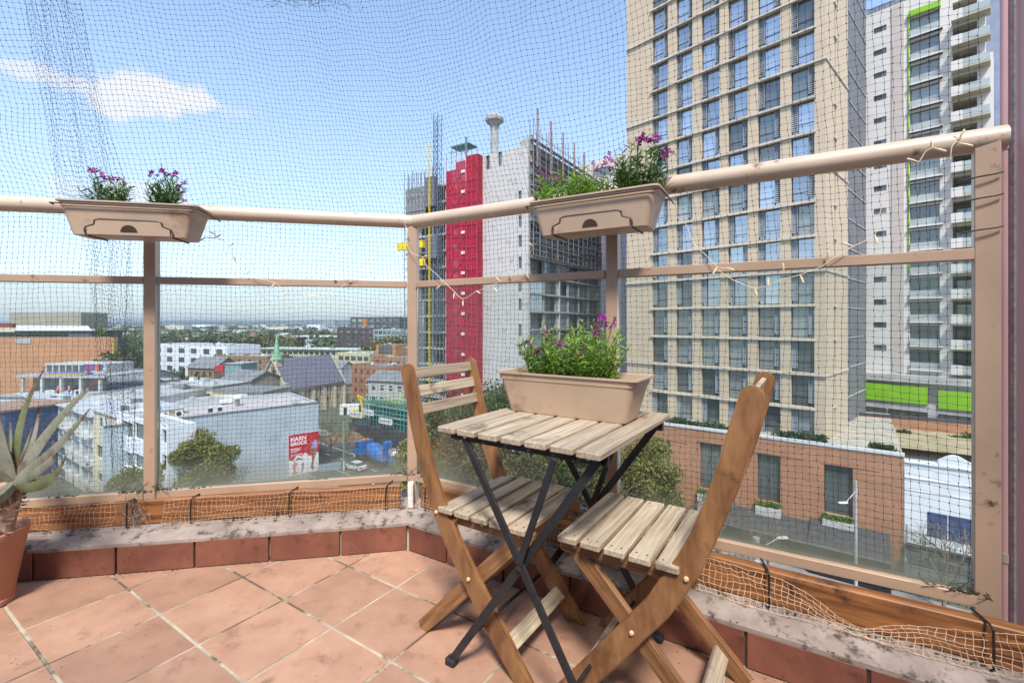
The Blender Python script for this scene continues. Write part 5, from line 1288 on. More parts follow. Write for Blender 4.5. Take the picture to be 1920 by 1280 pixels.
# ---------------------------------------------------------------- grey wall building with the billboard
m_bluegrey = mat('blue_grey_wall', (.42,.48,.53), .75, .07, .35, dirt=((.33,.38,.42), .3, .55, .75))
uG = Vector((.737,.675)); GR = Vector((-32.4,77.7)); GLf = GR-uG*27
zg = 1-13.5
gb = bld('grey_hall', 'large blue grey blank walled hall with a pale pink roof and billboard', 'building', GLf, GR, 15, zg, m_bluegrey, mat('pale_pink_roof', (.48,.43,.42), .7, .12, .4, dirt=((.34,.31,.30), .4, .52, .68)), parapet=.25)
for k in range(1,6): part(gb, 'panel_joint', m_cw, (27-4.6*k, 27-4.6*k+.06, -.012, -.001, .2, zg-GZ-.2))
part(gb, 'roof_edge', m_roofd, (-.05, 27.05, -.1, -.001, zg-GZ+.1, zg-GZ+.32))
def cond(lx, ly, label):
    r = empty('air_conditioner', tuple(Vector(gb.location)+Matrix.Rotation(gb.rotation_euler.z,3,'Z') @ Vector((lx,ly,zg-GZ+.0))), gb.rotation_euler.z, label, 'air conditioner', 'rooftop air conditioners on the grey hall')
    MB().box(-.45,.45,-.18,.18,.25,1.1).box(-.4,-.3,-.15,.15,.0,.249).box(.3,.4,-.15,.15,.0,.249).build('case', m_frw, r)
    MB().lathe([(.30,-.015),(.32,0),(.26,.01),(.0001,.012)], 16, mtx=Matrix.Rotation(R(90),4,'X')).build('fan_grille', m_fr, r, loc=(-.05,-.195,.68))
for k, x in enumerate((11.8,13.0,8.0,6.4)): cond(x, 1.0, ['air conditioner nearest the middle of the hall roof edge','air conditioner at the right of the row on the hall roof','air conditioner third along the row on the hall roof','leftmost air conditioner on the hall roof'][k])
for k, (lx, ly, lb) in enumerate(((5.6,5.0,'white mushroom roof vent on the left of the hall roof'),(16.5,7.0,'tall galvanised roof vent on the right of the hall roof'))):
    p = Vector(gb.location)+Matrix.Rotation(gb.rotation_euler.z,3,'Z') @ Vector((lx,ly,zg-GZ)); r = empty('roof_vent', tuple(p), 0, lb, 'vent', 'roof vents on the grey hall')
    MB().lathe([(.35,0),(.35,1.1)], 12).build('vent_pipe', m_scaf, r, smooth=True); MB().lathe([(.55,1.05),(.75,1.2),(.7,1.5),(.45,1.75),(.0001,1.85)], 14).build('vent_cap', m_frw, r, smooth=True)
# billboard MARN GROOK: flat printed poster, built as thin sheets on its wall
m_pred = mat('poster_red', (.50,.012,.035), .6, .05, 1); m_pwh = mat('poster_white', (.78,.76,.76), .6, .04, 1); m_ptxt = mat('poster_text', (.85,.80,.80), .6); m_psk = mat('poster_brown', (.28,.14,.09), .6, .3, 3); m_plil = mat('poster_lilac', (.42,.28,.50), .6, .3, 3); m_pdk = mat('poster_dark_red', (.30,.02,.04), .6, .3, 3)
bbz = zof(893,74.5)-GZ; bh_ = zof(816,74.5)-GZ-bbz; bx = 27-4.75
bb = empty('billboard', tuple(Vector(gb.location)+Matrix.Rotation(gb.rotation_euler.z,3,'Z') @ Vector((bx,0,bbz))), gb.rotation_euler.z, 'red and white billboard reading MARN GROOK on the end of the grey hall', 'billboard')
W2 = 4.7
part(bb, 'backing', m_pwh, (0, W2, -.09, -.02, 0, bh_))
def flat(name, pts, d, mt): return MB().add([(x*W2,-d,z*bh_) for x, z in pts], [tuple(range(len(pts)))]).build(name, mt, bb, fixn=False)
flat('red_panel', [(0,.40),(.12,.36),(.30,.50),(.42,.43),(.55,.52),(.70,.40),(.85,.52),(1,.45),(1,1),(0,1)], .095, m_pred)
flat('figure_body', [(.72,.55),(.78,.30),(.72,.12),(.80,.04),(.86,.07),(.82,.18),(.88,.36),(.95,.55),(.97,.72),(.88,.80),(.78,.74)], .101, m_psk)
flat('figure_shirt', [(.76,.60),(.95,.58),(.98,.74),(.88,.80),(.79,.76)], .106, m_plil)
flat('figure_arm', [(.79,.74),(.60,.60),(.52,.56),(.53,.59),(.60,.65),(.76,.79)], .104, m_psk)
flat('figure_head', [(.78+.05*math.cos(a*.6), .86+.04*math.sin(a*.6)) for a in range(10)], .104, m_psk)
flat('figure_body', [(.08,.02),(.16,.10),(.12,.24),(.20,.34),(.28,.28),(.22,.12),(.30,.03)], .101, mat('poster_pink', (.62,.25,.30), .6, .3, 3))
flat('figure_body', [(.36,.04),(.44,.12),(.40,.22),(.48,.30),(.52,.20),(.47,.06)], .101, m_plil)
flat('figure_arm', [(.15,.34),(.30,.42),(.45,.38),(.44,.35),(.30,.38)], .102, m_pdk)
text_mesh('MARN', .86, m_ptxt, 'lettering', bb, (.26, -.10, bh_*.845), (R(90),0,0), .004, 1.02, .03)
text_mesh('GROOK', .78, m_ptxt, 'lettering', bb, (.26, -.10, bh_*.735), (R(90),0,0), .004, .92, .03)
m = MB()
for k, (z, ww) in enumerate(((.68,.34),(.655,.30),(.63,.32),(.60,.25),(.53,.40),(.50,.44))): m.box(.3, .3+W2*ww, -.100, -.097, bh_*z-.2, bh_*z-.13)
o = m.build('fine_print_line', m_ptxt, bb); o['kind'] = 'stuff'
# ---------------------------------------------------------------- church
m_stone = mat('sandstone', (.50,.43,.33), .9, .14, 1.2, dirt=((.28,.24,.19), 1.0, .58, .75)); m_slate = mat('purple_slate', (.135,.125,.17), .75, c2=(.19,.175,.22), scale=1.5)
m_copper = mat('verdigris', (.22,.42,.26), .7, .15, 1)
ch = empty('church', (-59.3,122,GZ), math.atan2(.93,.37), 'sandstone church with slate roof lancet windows and small green spire', 'church')
Lc, Wc, Hc, Rc = 21.0, 10.0, 7.6, 7.6
mb = MB(); lan = []
for k in range(5): 
    for d in (0,1.25): lan.append((2.3+k*4.0+d, 2.2, .7, 4.2))
holes_wall(mb, Lc, Hc, lan, lambda x, d, z: (x, d, z), .35)
mb.quad((Lc,0,0),(Lc,Wc,0),(Lc,Wc,Hc),(Lc,0,Hc)); mb.add([(0,0,0),(0,Wc,0),(0,Wc,Hc),(0,Wc/2,Hc+Rc),(0,0,Hc)],[(0,4,3,2,1)]); mb.add([(Lc,0,Hc),(Lc,Wc,Hc),(Lc,Wc/2,Hc+Rc)],[(0,1,2)]); mb.quad((0,Wc,0),(Lc,Wc,0),(Lc,Wc,Hc),(0,Wc,Hc))
mb.build('wall', m_stone, ch, fixn=False)
for (x, z, w_, h_) in lan:
    put_window(ch, x, 0, z, 0, w_, h_, m_stone, m_gld, .35)
    MB().add([(x-.12,-.05,z+h_),(x+w_+.12,-.05,z+h_),(x+w_*.5,-.05,z+h_+.65),(x+w_*.5,-.05,z+h_+.25)],[(0,3,2),(1,2,3)]).build('hood_mould', m_stone, ch, fixn=False)
    MB().add([(x,-.02,z+h_),(x+w_,-.02,z+h_),(x+w_*.5,-.02,z+h_+.45)],[(0,1,2)]).build('arch_head', m_gld, ch, fixn=False)
for k in range(6): part(ch, 'buttress', m_stone, (.9+k*4.0, 1.5+k*4.0, -.8, -.001, 0, Hc-1.6))
rf = MB(); rf.add([(-.2,-.5,Hc-.35),(Lc+.2,-.5,Hc-.35),(Lc+.2,Wc/2,Hc+Rc+.1),(-.2,Wc/2,Hc+Rc+.1),(Lc+.2,Wc+.5,Hc-.35),(-.2,Wc+.5,Hc-.35)],[(0,1,2,3),(3,2,4,5)]); rf.build('roof', m_slate, ch, fixn=False)
for xx in (-.5, Lc+.001): MB().prism([(-.7,Hc-.5),(Wc/2,Hc+Rc+.5),(Wc+.7,Hc-.5),(Wc+.7,Hc-.9),(Wc/2,Hc+Rc-.0),(-.7,Hc-.9)], .5, 'x', xx).build('gable_coping', m_stone, ch)
MB().lathe([(1.5,0),(1.5,.1),(1.3,.12),(.0001,.12)], 16, mtx=Matrix.Rotation(R(-90),4,'Y')).build('rose_window', m_gld, ch, loc=(-.03,Wc/2,Hc+1.5))
part(ch, 'porch', m_stone, (-3.0,-.51,Wc*.2,Wc*.8,0,4.2)); part(ch, 'stair_turret', m_stone, (-1.2,.5,-.6,.9,0,Hc+1.5))
# annex
mb = MB(); an = [(Lc+1.2,3.6,.55,1.6),(Lc+2.2,3.6,.55,1.6),(Lc+1.4,.6,.9,1.9),(Lc+3.6,1.2,.5,1.4),(Lc+3.6,3.6,.5,1.6)]
holes_wall(mb, 5.2, 6.0, [(x-Lc,z,w_,h_) for x,z,w_,h_ in an], lambda x,d,z: (Lc+.01+x, 1.0+d, z), .3); mb.quad((Lc+5.21,1,0),(Lc+5.21,Wc-1,0),(Lc+5.21,Wc-1,6),(Lc+5.21,1,6)); mb.build('annex_wall', m_stone, ch, fixn=False)
for (x,z,w_,h_) in an: put_window(ch, x, 1.0, z, 0, w_, h_, m_stone, m_gld, .3)
MB().add([(Lc+.01,.7,5.95),(Lc+5.5,.7,5.95),(Lc+3.0,Wc/2,9.3),(Lc+.01,Wc/2,9.6),(Lc+5.5,Wc-.7,5.95),(Lc+.01,Wc-.7,5.95)],[(0,1,2,3),(1,4,2),(3,2,4,5)]).build('annex_roof', m_roofd, ch, fixn=False)
# spire
zs_ = Hc+3.0; MB().box(-.9,.9,-.9,.9,0,4.6).box(-1.1,1.1,-1.1,1.1,2.6,2.85).build('belfry', m_stone, ch, loc=(.9,Wc/2-.5,zs_))
for k in range(4):
    a = k*math.pi/2; MB().prism([(-.35,.4),(.35,.4),(.35,1.6),(0,2.1),(-.35,1.6)], .02, 'y', -.92).build('belfry_louvre', m_fr, ch, loc=(.9,Wc/2-.5,zs_), rz=a)
MB().lathe([(1.35,4.6),(1.2,4.9),(.75,6.6),(.0001,11.6)], 8).build('spire', m_copper, ch, loc=(.9,Wc/2-.5,zs_)); MB().bar((0,0,11.3),(0,0,12.6),.07).bar((-.3,0,12.1),(.3,0,12.1),.07).build('cross', m_fr, ch, loc=(.9,Wc/2-.5,zs_))
for k in range(4):
    a = k*math.pi/2+math.pi/4; MB().lathe([(.3,4.6),(.0001,6.3)], 6).build('pinnacle', m_copper, ch, loc=(.9+1.0*math.cos(a),Wc/2-.5+1.0*math.sin(a),zs_))
# ---------------------------------------------------------------- left foreground apartments
m_cream = mat('cream_render', (.62,.55,.40), .8, .06, .8); m_whit = mat('white_apartment_render', (.74,.75,.80), .8, .05, .8); m_pgreen = mat('pale_green_grey_render', (.46,.50,.48), .8, .07, .8)
m_balg = mat('blue_balustrade', (.13,.17,.22), .2, .2, 2)
uF = Vector((.829,-.56)); FO = Vector(((272-CX)/F*57, 57.0))
def fx_(px): return FO+uF*s_on(FO, uF, px)
def fY(px): return fx_(px).y
def cols_(pxs, base):   # px pairs to local x
    return [((fx_(a)-base).dot(uF), (fx_(b)-fx_(a)).dot(uF)) for a, b in pxs]
# white block right
b0 = fx_(218); wins_ = []
for (a, b), rows in (((228,249),((787,815),(842,868))),((251,270),((790,820),(848,872))),((303,312),((795,830),(850,880)))):
    for (t, bt) in rows: Y = fY(a); x, wd = cols_([(a,b)], b0)[0]; wins_.append((x, zof(bt,Y)-GZ, wd, zof(t,Y)-zof(bt,Y)))
bld('apartment_block', 'white apartment block with grey windows beside the middle railing post', 'building', b0, fx_(313), 3, zof(778,fY(222)), m_whit, F_=wins_, gl=m_gld, dp=.4)
b1 = fx_(175); wins_ = []
for (a, b, t, bt) in ((186,201,782,800),(203,212,790,815),(181,192,832,855),(201,213,840,865),(205,213,890,905),(183,192,884,900)):
    Y = fY(a); x, wd = cols_([(a,b)], b1)[0]; wins_.append((x, zof(bt,Y)-GZ, wd, zof(t,Y)-zof(bt,Y)))
o = bld('apartment_block', 'cream yellow apartment block with dark windows left of the white block', 'building', b1-Vector((.05,-.05)), fx_(217.6), 8, zof(768,fY(178)), m_cream, mat('white_flat_roof', (.46,.475,.50), .6, .1, .5, dirt=((.30,.30,.30), .4, .52, .68)), F_=wins_, gl=m_gld, dp=.3, parapet=0, eave=.35)
b2 = fx_(104); wins_ = []
for (a, b) in ((110,118),(122,134),(137,149),(154,165),(167,174)):
    for (t, bt) in ((775,797),(826,845),(868,888),(905,925)):
        Y = fY(a); x, wd = cols_([(a,b)], b2)[0]; k = fY(140)/Y; wins_.append((x, zof(bt+4,fY(140))-GZ, wd, zof(t,fY(140))-zof(bt,fY(140))+.5))
o2 = bld('apartment_block', 'white balconied apartment block behind the aloe leaves', 'building', b2, fx_(174.3), 9, zof(758,fY(110)), mat('grey_white_render', (.56,.58,.58), .8, .06, .8), mat('white_flat_roof', (.66,.68,.72)), F_=wins_, gl=m_gld, dp=1.2, parapet=0, eave=.5)
for (x, z, w_, h_) in wins_:
    if int(z*10) % 3 != 1: part(o2, 'balustrade', m_balg if int(x*7) % 2 else m_cw, (x-.1, x+w_+.1, -.9, -.8, z-.35, z+.85))
    part(o2, 'balcony_slab', m_conc, (x-.1, x+w_+.1, -.9, -.001, z-.5, z-.351))
b3 = fx_(34); wins_ = []
for (a, b, t, bt) in ((62,84,771,788),(89,103,760,800),(50,70,798,815),(75,100,800,812),(56,80,830,850)):
    Y = fY(a); x, wd = cols_([(a,b)], b3)[0]; wins_.append((x, zof(bt,Y)-GZ, wd, zof(t,Y)-zof(bt,Y)))
bld('apartment_block', 'pale green grey apartment block with flat white roof at the left beside the blue scaffold', 'building', b3, fx_(103.7), 10, zof(747,fY(60)), m_pgreen, mat('white_flat_roof', (.66,.68,.72)), F_=wins_, gl=m_gld, dp=.8, parapet=0, eave=.5)
# blue scaffold building at the far left
bs = empty('blue_scaffold_building', (*wx(-70,74),GZ), R(-14), 'building wrapped in blue netting and scaffold at the far left edge', 'building'); Lb = 9.6; Hb = zof(768,72)-GZ
part(bs, 'wall', mat('blue_netting', (.03,.055,.14), .8, .5, 1.4, c2=(.08,.12,.25)), (0,Lb,.0,9,0,Hb-.3)); part(bs, 'roof', mat('rusty_roof', (.33,.20,.14), .8, .2, 1), (-.3,Lb+.3,-.4,9.3,Hb-.29,Hb))
mb = MB()
for q in range(9): mb.bar((q*Lb/8,-.6,0),(q*Lb/8,-.6,Hb+.8), .07)
for k in range(10): mb.bar((0,-.6,k*1.3+.5),(Lb,-.6,k*1.3+.5), .06)
for q in range(8): mb.bar((q*Lb/8,-.62,2+q),(q*Lb/8+1.2,-.62,3.8+q), .04)
o = mb.build('scaffold_tubes', mat('pale_blue_tube', (.35,.42,.55), .5), bs, fixn=False); o['kind'] = 'stuff'
# ---------------------------------------------------------------- roof deck with workers
m_deck = mat('grey_deck', (.33,.33,.34), .85, .18, .6, dirt=((.5,.5,.5), .7, .55, .7))
dk = empty('rooftop_site', (*wx(-10,92),GZ), R(-3), 'grey rooftop building site with an upper slab and equipment on the left', 'building'); Ld = wx(212,92).x-wx(-10,92).x; zd = zof(742,92)-GZ
part(dk, 'body', m_conc, (0,Ld,0,16,0,zd-.25)); part(dk, 'deck', m_deck, (-.3,Ld+.3,-.3,16.3,zd-.249,zd))
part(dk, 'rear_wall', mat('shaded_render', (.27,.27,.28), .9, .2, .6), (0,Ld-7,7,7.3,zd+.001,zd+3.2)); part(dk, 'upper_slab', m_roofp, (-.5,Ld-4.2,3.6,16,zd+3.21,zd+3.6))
for k in range(5): part(dk, 'column', m_cw, (1+k*4.2,1.5+k*4.2,3.8,4.3,zd+.001,zd+3.2))
part(dk, 'upper_structure', m_conc, (.5,Ld-9,9,16,zd+3.61,zd+5.6))
part(dk, 'blue_tarp', mat('blue_tarp', (.10,.16,.45), .6, .25, 1), (4.5,13.5,5,7,zd+3.62,zd+4.0)); part(dk, 'yellow_beam', mat('ochre_beam', (.60,.36,.06), .6, .2, 1), (5.5,14.5,4.4,4.8,zd+3.62,zd+3.95)); part(dk, 'timber_stack', mat('timber_stack', (.45,.33,.20), .8, .3, 2), (6,14,3.7,4.2,zd+3.61,zd+3.8))
for k in range(7): part(dk, 'window', m_gld, (1.0+k*1.5,2.1+k*1.5,8.9,8.98,zd+3.9,zd+5.3))
mbp = MB()
for k in range(22): mbp.bar((.2+k*.9,3.7,zd+3.61),(.2+k*.9,3.7,zd+4.7), .05)
mbp.bar((.2,3.7,zd+4.7),(19,3.7,zd+4.7), .05); o = mbp.build('edge_rail', m_scaf, dk, fixn=False); o['kind'] = 'stuff'
for k, (xx, cc) in enumerate(((13.4,(.10,.09,.25)),(14.3,(.45,.03,.06)),(15.0,(.12,.10,.28)),(16.0,(.70,.10,.02)),(16.7,(.06,.07,.20)))):
    MB().add([(xx,5,zd+4.6),(xx+.75,5,zd+4.6),(xx+.8,5.1,zd+5.9),(xx-.05,4.95,zd+5.9),(xx,5.12,zd+4.6),(xx+.75,5.12,zd+4.6),(xx+.8,5.2,zd+5.9),(xx-.05,5.07,zd+5.9)],[(0,1,2,3),(7,6,5,4),(0,3,7,4),(1,5,6,2),(3,2,6,7)]).build('hanging_cloth', mat('cloth_%d' % k, cc, .8, .3, 2), dk)
DL = Vector(dk.location); DM = Matrix.Rotation(R(-3),3,'Z')
def dkp(x, y, z=0): return tuple(DL+DM @ Vector((x,y,zd+z)))
m_skin = mat('skin', (.42,.25,.17), .6); m_or = mat('orange_vest', (.85,.12,.01), .6, .1, 4); m_navy = mat('navy_trousers', (.03,.035,.07), .8, .2, 4); m_hel = mat('white_helmet', (.8,.8,.8), .3)
def person(px, label, arm, turn):
    x = (wx(px,92).x-wx(-10,92).x); r = empty('person', dkp(x,1.2), turn, label, 'person', 'workers in orange on the rooftop')
    J = [((0,0,.95),.13),((0,0,1.18),.135),((0,0,1.38),.14),((0,0,1.50),.06),((0,-.01,1.62),.095),((0,-.01,1.72),.085),
         ((.09,0,.88),.095),((.12,-.03,.50),.07),((.13,.02,.10),.05),((.13,-.12,.04),.045),
         ((-.09,0,.88),.095),((-.12,.03,.50),.07),((-.14,.06,.10),.05),((-.14,-.08,.04),.045),
         ((.20,0,1.40),.06),((.27,-.03,1.15),.048),((.22,-.22,1.0 if not arm else 1.25),.036),((-.20,0,1.40),.06),((-.28,-.02,1.14),.048),((-.24,-.20,.98),.036)]
    E = [(0,1),(1,2),(2,3),(3,4),(4,5),(0,6),(6,7),(7,8),(8,9),(0,10),(10,11),(11,12),(12,13),(2,14),(14,15),(15,16),(2,17),(17,18),(18,19)]
    me = bpy.data.meshes.new('body'); me.from_pydata([j[0] for j in J], E, []); me.materials.append(m_skin); o = bpy.data.objects.new('body', me); col.objects.link(o); o.parent = r
    bm = bmesh.new(); bm.from_mesh(me); ly = bm.verts.layers.skin.verify(); bm.verts.ensure_lookup_table()
    for i, j in enumerate(J): bm.verts[i][ly].radius = (j[1], j[1]*.85)
    bm.verts[0][ly].use_root = True; bm.to_mesh(me); bm.free()
    o.modifiers.new('skin','SKIN'); o.modifiers.new('sub','SUBSURF').levels = 1
    MB().lathe([(.16,.92),(.175,1.1),(.19,1.3),(.17,1.44),(.08,1.50)], 12).build('vest', m_or, r, smooth='all')
    for s in (-1,1): MB().tube([(s*.19,0,1.41),(s*.27,-.03,1.15),(s*.235,-.17,1.03 if not (arm and s > 0) else 1.2)], [.075,.06,.052], 8).build('sleeve', m_or, r, smooth='all')
    for s in (-1,1): MB().tube([(s*.085,0,.97),(s*.12,-.03*s,.5),(s*.135,.03,.09)], [.12,.09,.075], 8).build('trouser_leg', m_navy, r, smooth='all')
    MB().lathe([(.135,1.70),(.125,1.74),(.11,1.80),(.06,1.85),(.0001,1.87)], 12, (0,-.01,0)).build('helmet', m_hel, r, smooth='all')
person(103, 'left of two workers in orange vests and white helmets on the roof', True, .6); person(125, 'right of two workers in orange vests and white helmets on the roof', False, -.3)
p = dkp(16.0,1.5); r = empty('air_conditioner', p, R(-3), 'white air conditioner standing on the deck right of the workers', 'air conditioner'); MB().box(-.6,.6,-.3,.3,.1,1.1).build('case', m_frw, r); MB().lathe([(.38,0),(.4,.02),(.0001,.03)],14,mtx=Matrix.Rotation(R(90),4,'X')).build('fan_grille', m_fr, r, loc=(0,-.31,.6))
p = dkp(14.2,1.6); r = empty('blue_drum', p, 0, 'pale blue water drum lying on the deck between worker and air conditioner', 'drum'); MB().lathe([(.45,-.7),(.5,-.65),(.5,.65),(.45,.7)],14,mtx=Matrix.Rotation(R(90),4,'Y')).build('drum_body', mat('pale_blue_plastic',(.35,.45,.58),.4), r, loc=(0,0,.5)); MB().box(-.5,.5,-.3,.3,0,.1).build('drum_stand', m_scaf, r)
# ---------------------------------------------------------------- orange brick hall, roofs behind it
m_obrick = brickmat('orange_brick', (.50,.235,.115), (.46,.20,.10), (.44,.26,.15), .5, .2, .02, .9, .003)
ob = bld('orange_brick_hall', 'long blank orange brick building at the left with a yellow edge', 'building', wx(-60,150), wx(210,150), 1.6, zof(632,150), m_obrick, m_roofd, parapet=0)
part(ob, 'yellow_edge', mat('ochre_trim', (.62,.36,.10), .7, .1, 1), (wx(210,150).x-wx(-60,150).x+.01, wx(210,150).x-wx(-60,150).x+.5, 0, 1.6, 0, zof(632,150)-GZ)); part(ob, 'skylight', m_roofp, (wx(29,150).x-wx(-60,150).x, wx(58,150).x-wx(-60,150).x, -.2, -.001, zof(644,150)-GZ, zof(635,150)-GZ))
rooftop('planting on top of the orange brick building at the far left', ((*wx(-10,152),zof(632,150)+.2),(*wx(122,152),zof(631,150)+.2)), 60, (1.5,1,.7), m_shrubd, .6)
rooftop('light green bush rising at the right of the white warehouse roof', ((*wx(183,175),zof(622,175)),(*wx(192,175),zof(624,175))), 8, (1.4,1.4,1.6), m_shrub, .7)
bld('white_warehouse', 'long white roofed warehouse behind the orange brick building', 'building', wx(-40,190), wx(172,190), 15, zof(620,190), mat('dark_base', (.10,.10,.11), .7, .3, .5), m_roofp, parapet=0, eave=1.0)
MB().add([(*wx(-20,191),zof(620,190)+.13),(*wx(172,191),zof(620,190)+.13),(*wx(165,205),zof(610.5,205)),(*wx(-20,205),zof(610.5,205)),(*wx(-20,205),zof(620,190)+.13),(*wx(165,205),zof(620,190)+.13)],[(0,1,2,3),(3,2,5,4)]).build('warehouse_roof', mat('white_metal_roof', (.75,.78,.82), .4, .05, .3), fixn=False); tag(bpy.data.objects['warehouse_roof'], 'sloping white metal roof sheet below the taupe box at the left', 'roof')
bld('taupe_box_building', 'taupe box shaped building on the skyline at the left', 'building', wx(18,215), wx(152,215), 14, zof(586,215), mat('taupe_panel', (.34,.30,.23), .8, .08, .3), parapet=0, zb=zof(616,215))
sg = empty('rooftop_sign', (*wx(-25,160),zof(613.5,160)), 0, 'black rooftop sign with red capital letters at the left edge', 'sign'); Ls = wx(28,160).x-wx(-25,160).x
part(sg, 'board', mat('sign_black', (.02,.012,.012), .5), (0,Ls,0,.3,0,1.25)); text_mesh('YRONOLLP', 1.15, mat('sign_red', (.85,.06,.03), .4), 'lettering', sg, (Ls-6.2,-.03,.2), (R(90),0,0), .01, .9, .02)
part(sg, 'support', m_cream, (0,Ls-.2,.05,.25,-1.6,-.001)); 
# ---------------------------------------------------------------- middle distance buildings
m_rb = brickmat('red_brick', (.36,.15,.08), (.42,.19,.10), (.35,.25,.18), .5, .2, .02, .9, .003); m_bb = brickmat('brown_brick', (.26,.16,.09), (.30,.19,.11), (.28,.22,.16), .5, .2, .02, .9, .003)
def B(name, label, a, Ya, b, Yb, D, top, wall, roof=None, n=0, m_=0, w_=1.2, h_=1.4, z0=None, dz=3.0, **k):
    pa, pb_ = wx(a,Ya), wx(b,Yb); Lg = (pb_-pa).length; zt = zof(top, (Ya+Yb)/2); Fh_ = []
    if n:
        z0 = (zt-GZ)-dz*m_+.6 if z0 is None else z0; Fh_ = [h for h in grid(.4, Lg-.4, n, w_, z0, dz, m_, h_)]
    return bld(name, label, 'building', pa, pb_, D, zt, wall, roof, F_=Fh_, gl=k.pop('gl', m_gld), **k)
B('white_modern_building', 'white modern building with scattered dark windows right of the middle post', 285,190, 425,172, 14, 648, m_whit, m_roofp, 6, 3, 3.6, 2.0, dz=3.6)
B('brown_brick_house', 'brown brick house with grey pitched roof below the white modern building', 352,150, 402,146, 9, 690, m_bb, m_roofd, 4, 2, 1.1,1.4, pitched=3.2)
B('brown_brick_house', 'long brown brick building with low parapet left of the church', 400,165, 500,158, 10, 668, m_bb, m_roofp, 5, 2, 1.1,1.4)
B('teal_box_house', 'small teal clad box house left of the church gable', 421,128, 452,127, 6, 682, mat('teal_cladding', (.22,.34,.34), .6, .1, 1), m_roofp, parapet=0, eave=.3)
part(bpy.data.objects['teal_box_house'], 'red_awning', mat('red_awning', (.50,.03,.04), .6), (-2.6,-.01,-.5,.8,zof(696,128)-GZ,zof(685,128)-GZ))
B('grey_terrace_house', 'grey rendered house with dark roof between the hall vents and the teal house', 418,112, 470,108, 8, 712, mat('brown_grey_render', (.30,.25,.20), .8, .2, .8), m_roofd, 4,1,1.2,1.5, pitched=1.8)
B('cream_house', 'cream house with columns and a dark flat roof edge above the hall roof', 322,96, 398,92, 8, 722, m_cream, m_roofp, 6,1,1.4,2.4,z0=zof(758,94)-GZ, parapet=0, eave=.6)
B('cream_house', 'wide cream wall with a sloping dark roof edge above the hall vents', 398,91, 492,88, 7, 733, m_cream, m_roofd, parapet=0, eave=.5)
B('white_roof_house', 'pale roofed building above the white apartment block right of the middle post', 296,84, 372,76, 12, 763, m_whit, m_roofp, parapet=0, eave=.4)
B('long_flat_roof', 'long low grey roof building left of the middle post', 150,84, 300,82, 22, 745, m_conc, m_roofp, parapet=.3)
B('timber_clad_house', 'small orange timber clad house just left of the middle post', 243,118, 276,117, 9, 718, mat('orange_timber', (.42,.22,.10), .7, .2, 1), m_roofp, 2,1, parapet=0, eave=.4)
B('grey_roof_shed', 'shed with grey ribbed roof behind the timber clad house', 205,128, 262,126, 12, 712, m_conc, m_roofd, pitched=2.2)
B('green_roof_apartments', 'long cream apartments with pale green roofs behind the church', 480,236, 705,222, 16, 655, mat('yellow_cream_render', (.55,.50,.32), .8, .08, .5), mat('pale_green_roof', (.42,.52,.45), .6, .1, .3), 22,2,2.2,1.5, dz=3.2, parapet=0, eave=1.2)
B('yellow_apartments', 'cream and yellow balconied apartments right of the church ridge', 632,190, 694,184, 12, 663, mat('yellow_cream_render', (.55,.50,.32)), mat('pale_green_roof', (.42,.52,.45)), 5,3,2.4,1.7, dz=3.4)
B('red_brick_apartments', 'red brick apartment building with small windows right of the church annex', 660,158, 722,146, 14, 688, m_rb, m_roofd, 5,4,1.2,1.4, dz=3.1, parapet=.6)
B('red_brick_apartments', 'taller red brick apartment wing beside the corner post', 700,172, 768,160, 12, 672, m_rb, m_roofd, 5,3,1.6,1.8, dz=3.3)
B('dark_office_block', 'dark brown office block with glass stair right of the church spire', 632,330, 702,322, 26, 615, mat('dark_brown_cladding', (.085,.065,.070), .7, .15, .3), m_roofd, 5,3,3.0,2.0, dz=4.2, gl=m_gl)
B('dark_office_block', 'dark glazed office block with orange panel on the skyline left of the corner post', 657,380, 750,372, 24, 595, mat('charcoal_cladding', (.10,.10,.11), .6, .2, .3), m_roofd, 8,4,3.6,2.6, dz=4.4, gl=m_gl)
part(bpy.data.objects['dark_office_block.001'], 'orange_panel', mat('orange_panel', (.45,.18,.06), .6), (10.5,15,-.3,-.001,zof(611,376)-GZ,zof(597,376)-GZ))
B('glass_office', 'pale glass office with curved end beside the corner post', 700,300, 752,296, 20, 618, mat('pale_glass_wall', (.33,.38,.40), .3, .1, .3), m_roofp, 6,3,2.4,2.2, dz=3.6, gl=m_gl)
B('glass_house', 'orange edged house with a dark glass front below the offices', 705,178, 742,175, 9, 648, mat('orange_timber', (.42,.22,.10)), m_roofd, 1,1,6.0,3.2, dz=3.8)
B('white_low_building', 'long low white building below the distant towers right of the tree mound', 548,500, 640,490, 20, 630, m_whit, m_roofp, 12,1,3,2.5, dz=4)
B('distant_tower', 'pair of hazy grey towers far off on the skyline', 605,2300, 628,2290, 30, 600, mat('hazy_tower', (.33,.35,.40), .8, .1, .05), None, 5,5,6,4, dz=9)
for k, (a, b, Y, t, lb) in enumerate(((430,470,900,619,'pale distant block above the trees left of the spire'),(505,540,1100,613,'low distant white sheds above the tree mound'),(575,600,1500,608,'small distant block left of the hazy towers'),(310,345,1300,610,'distant sheds just right of the middle post'),(360,395,1700,609,'distant pale warehouses above the dark trees'),(690,735,1400,603,'distant block on the skyline behind the dark offices'))):
    B('distant_building', lb, a, Y, b, Y*.99, 25, t, m_paleb if k % 2 else m_whit, m_roofp, 0)
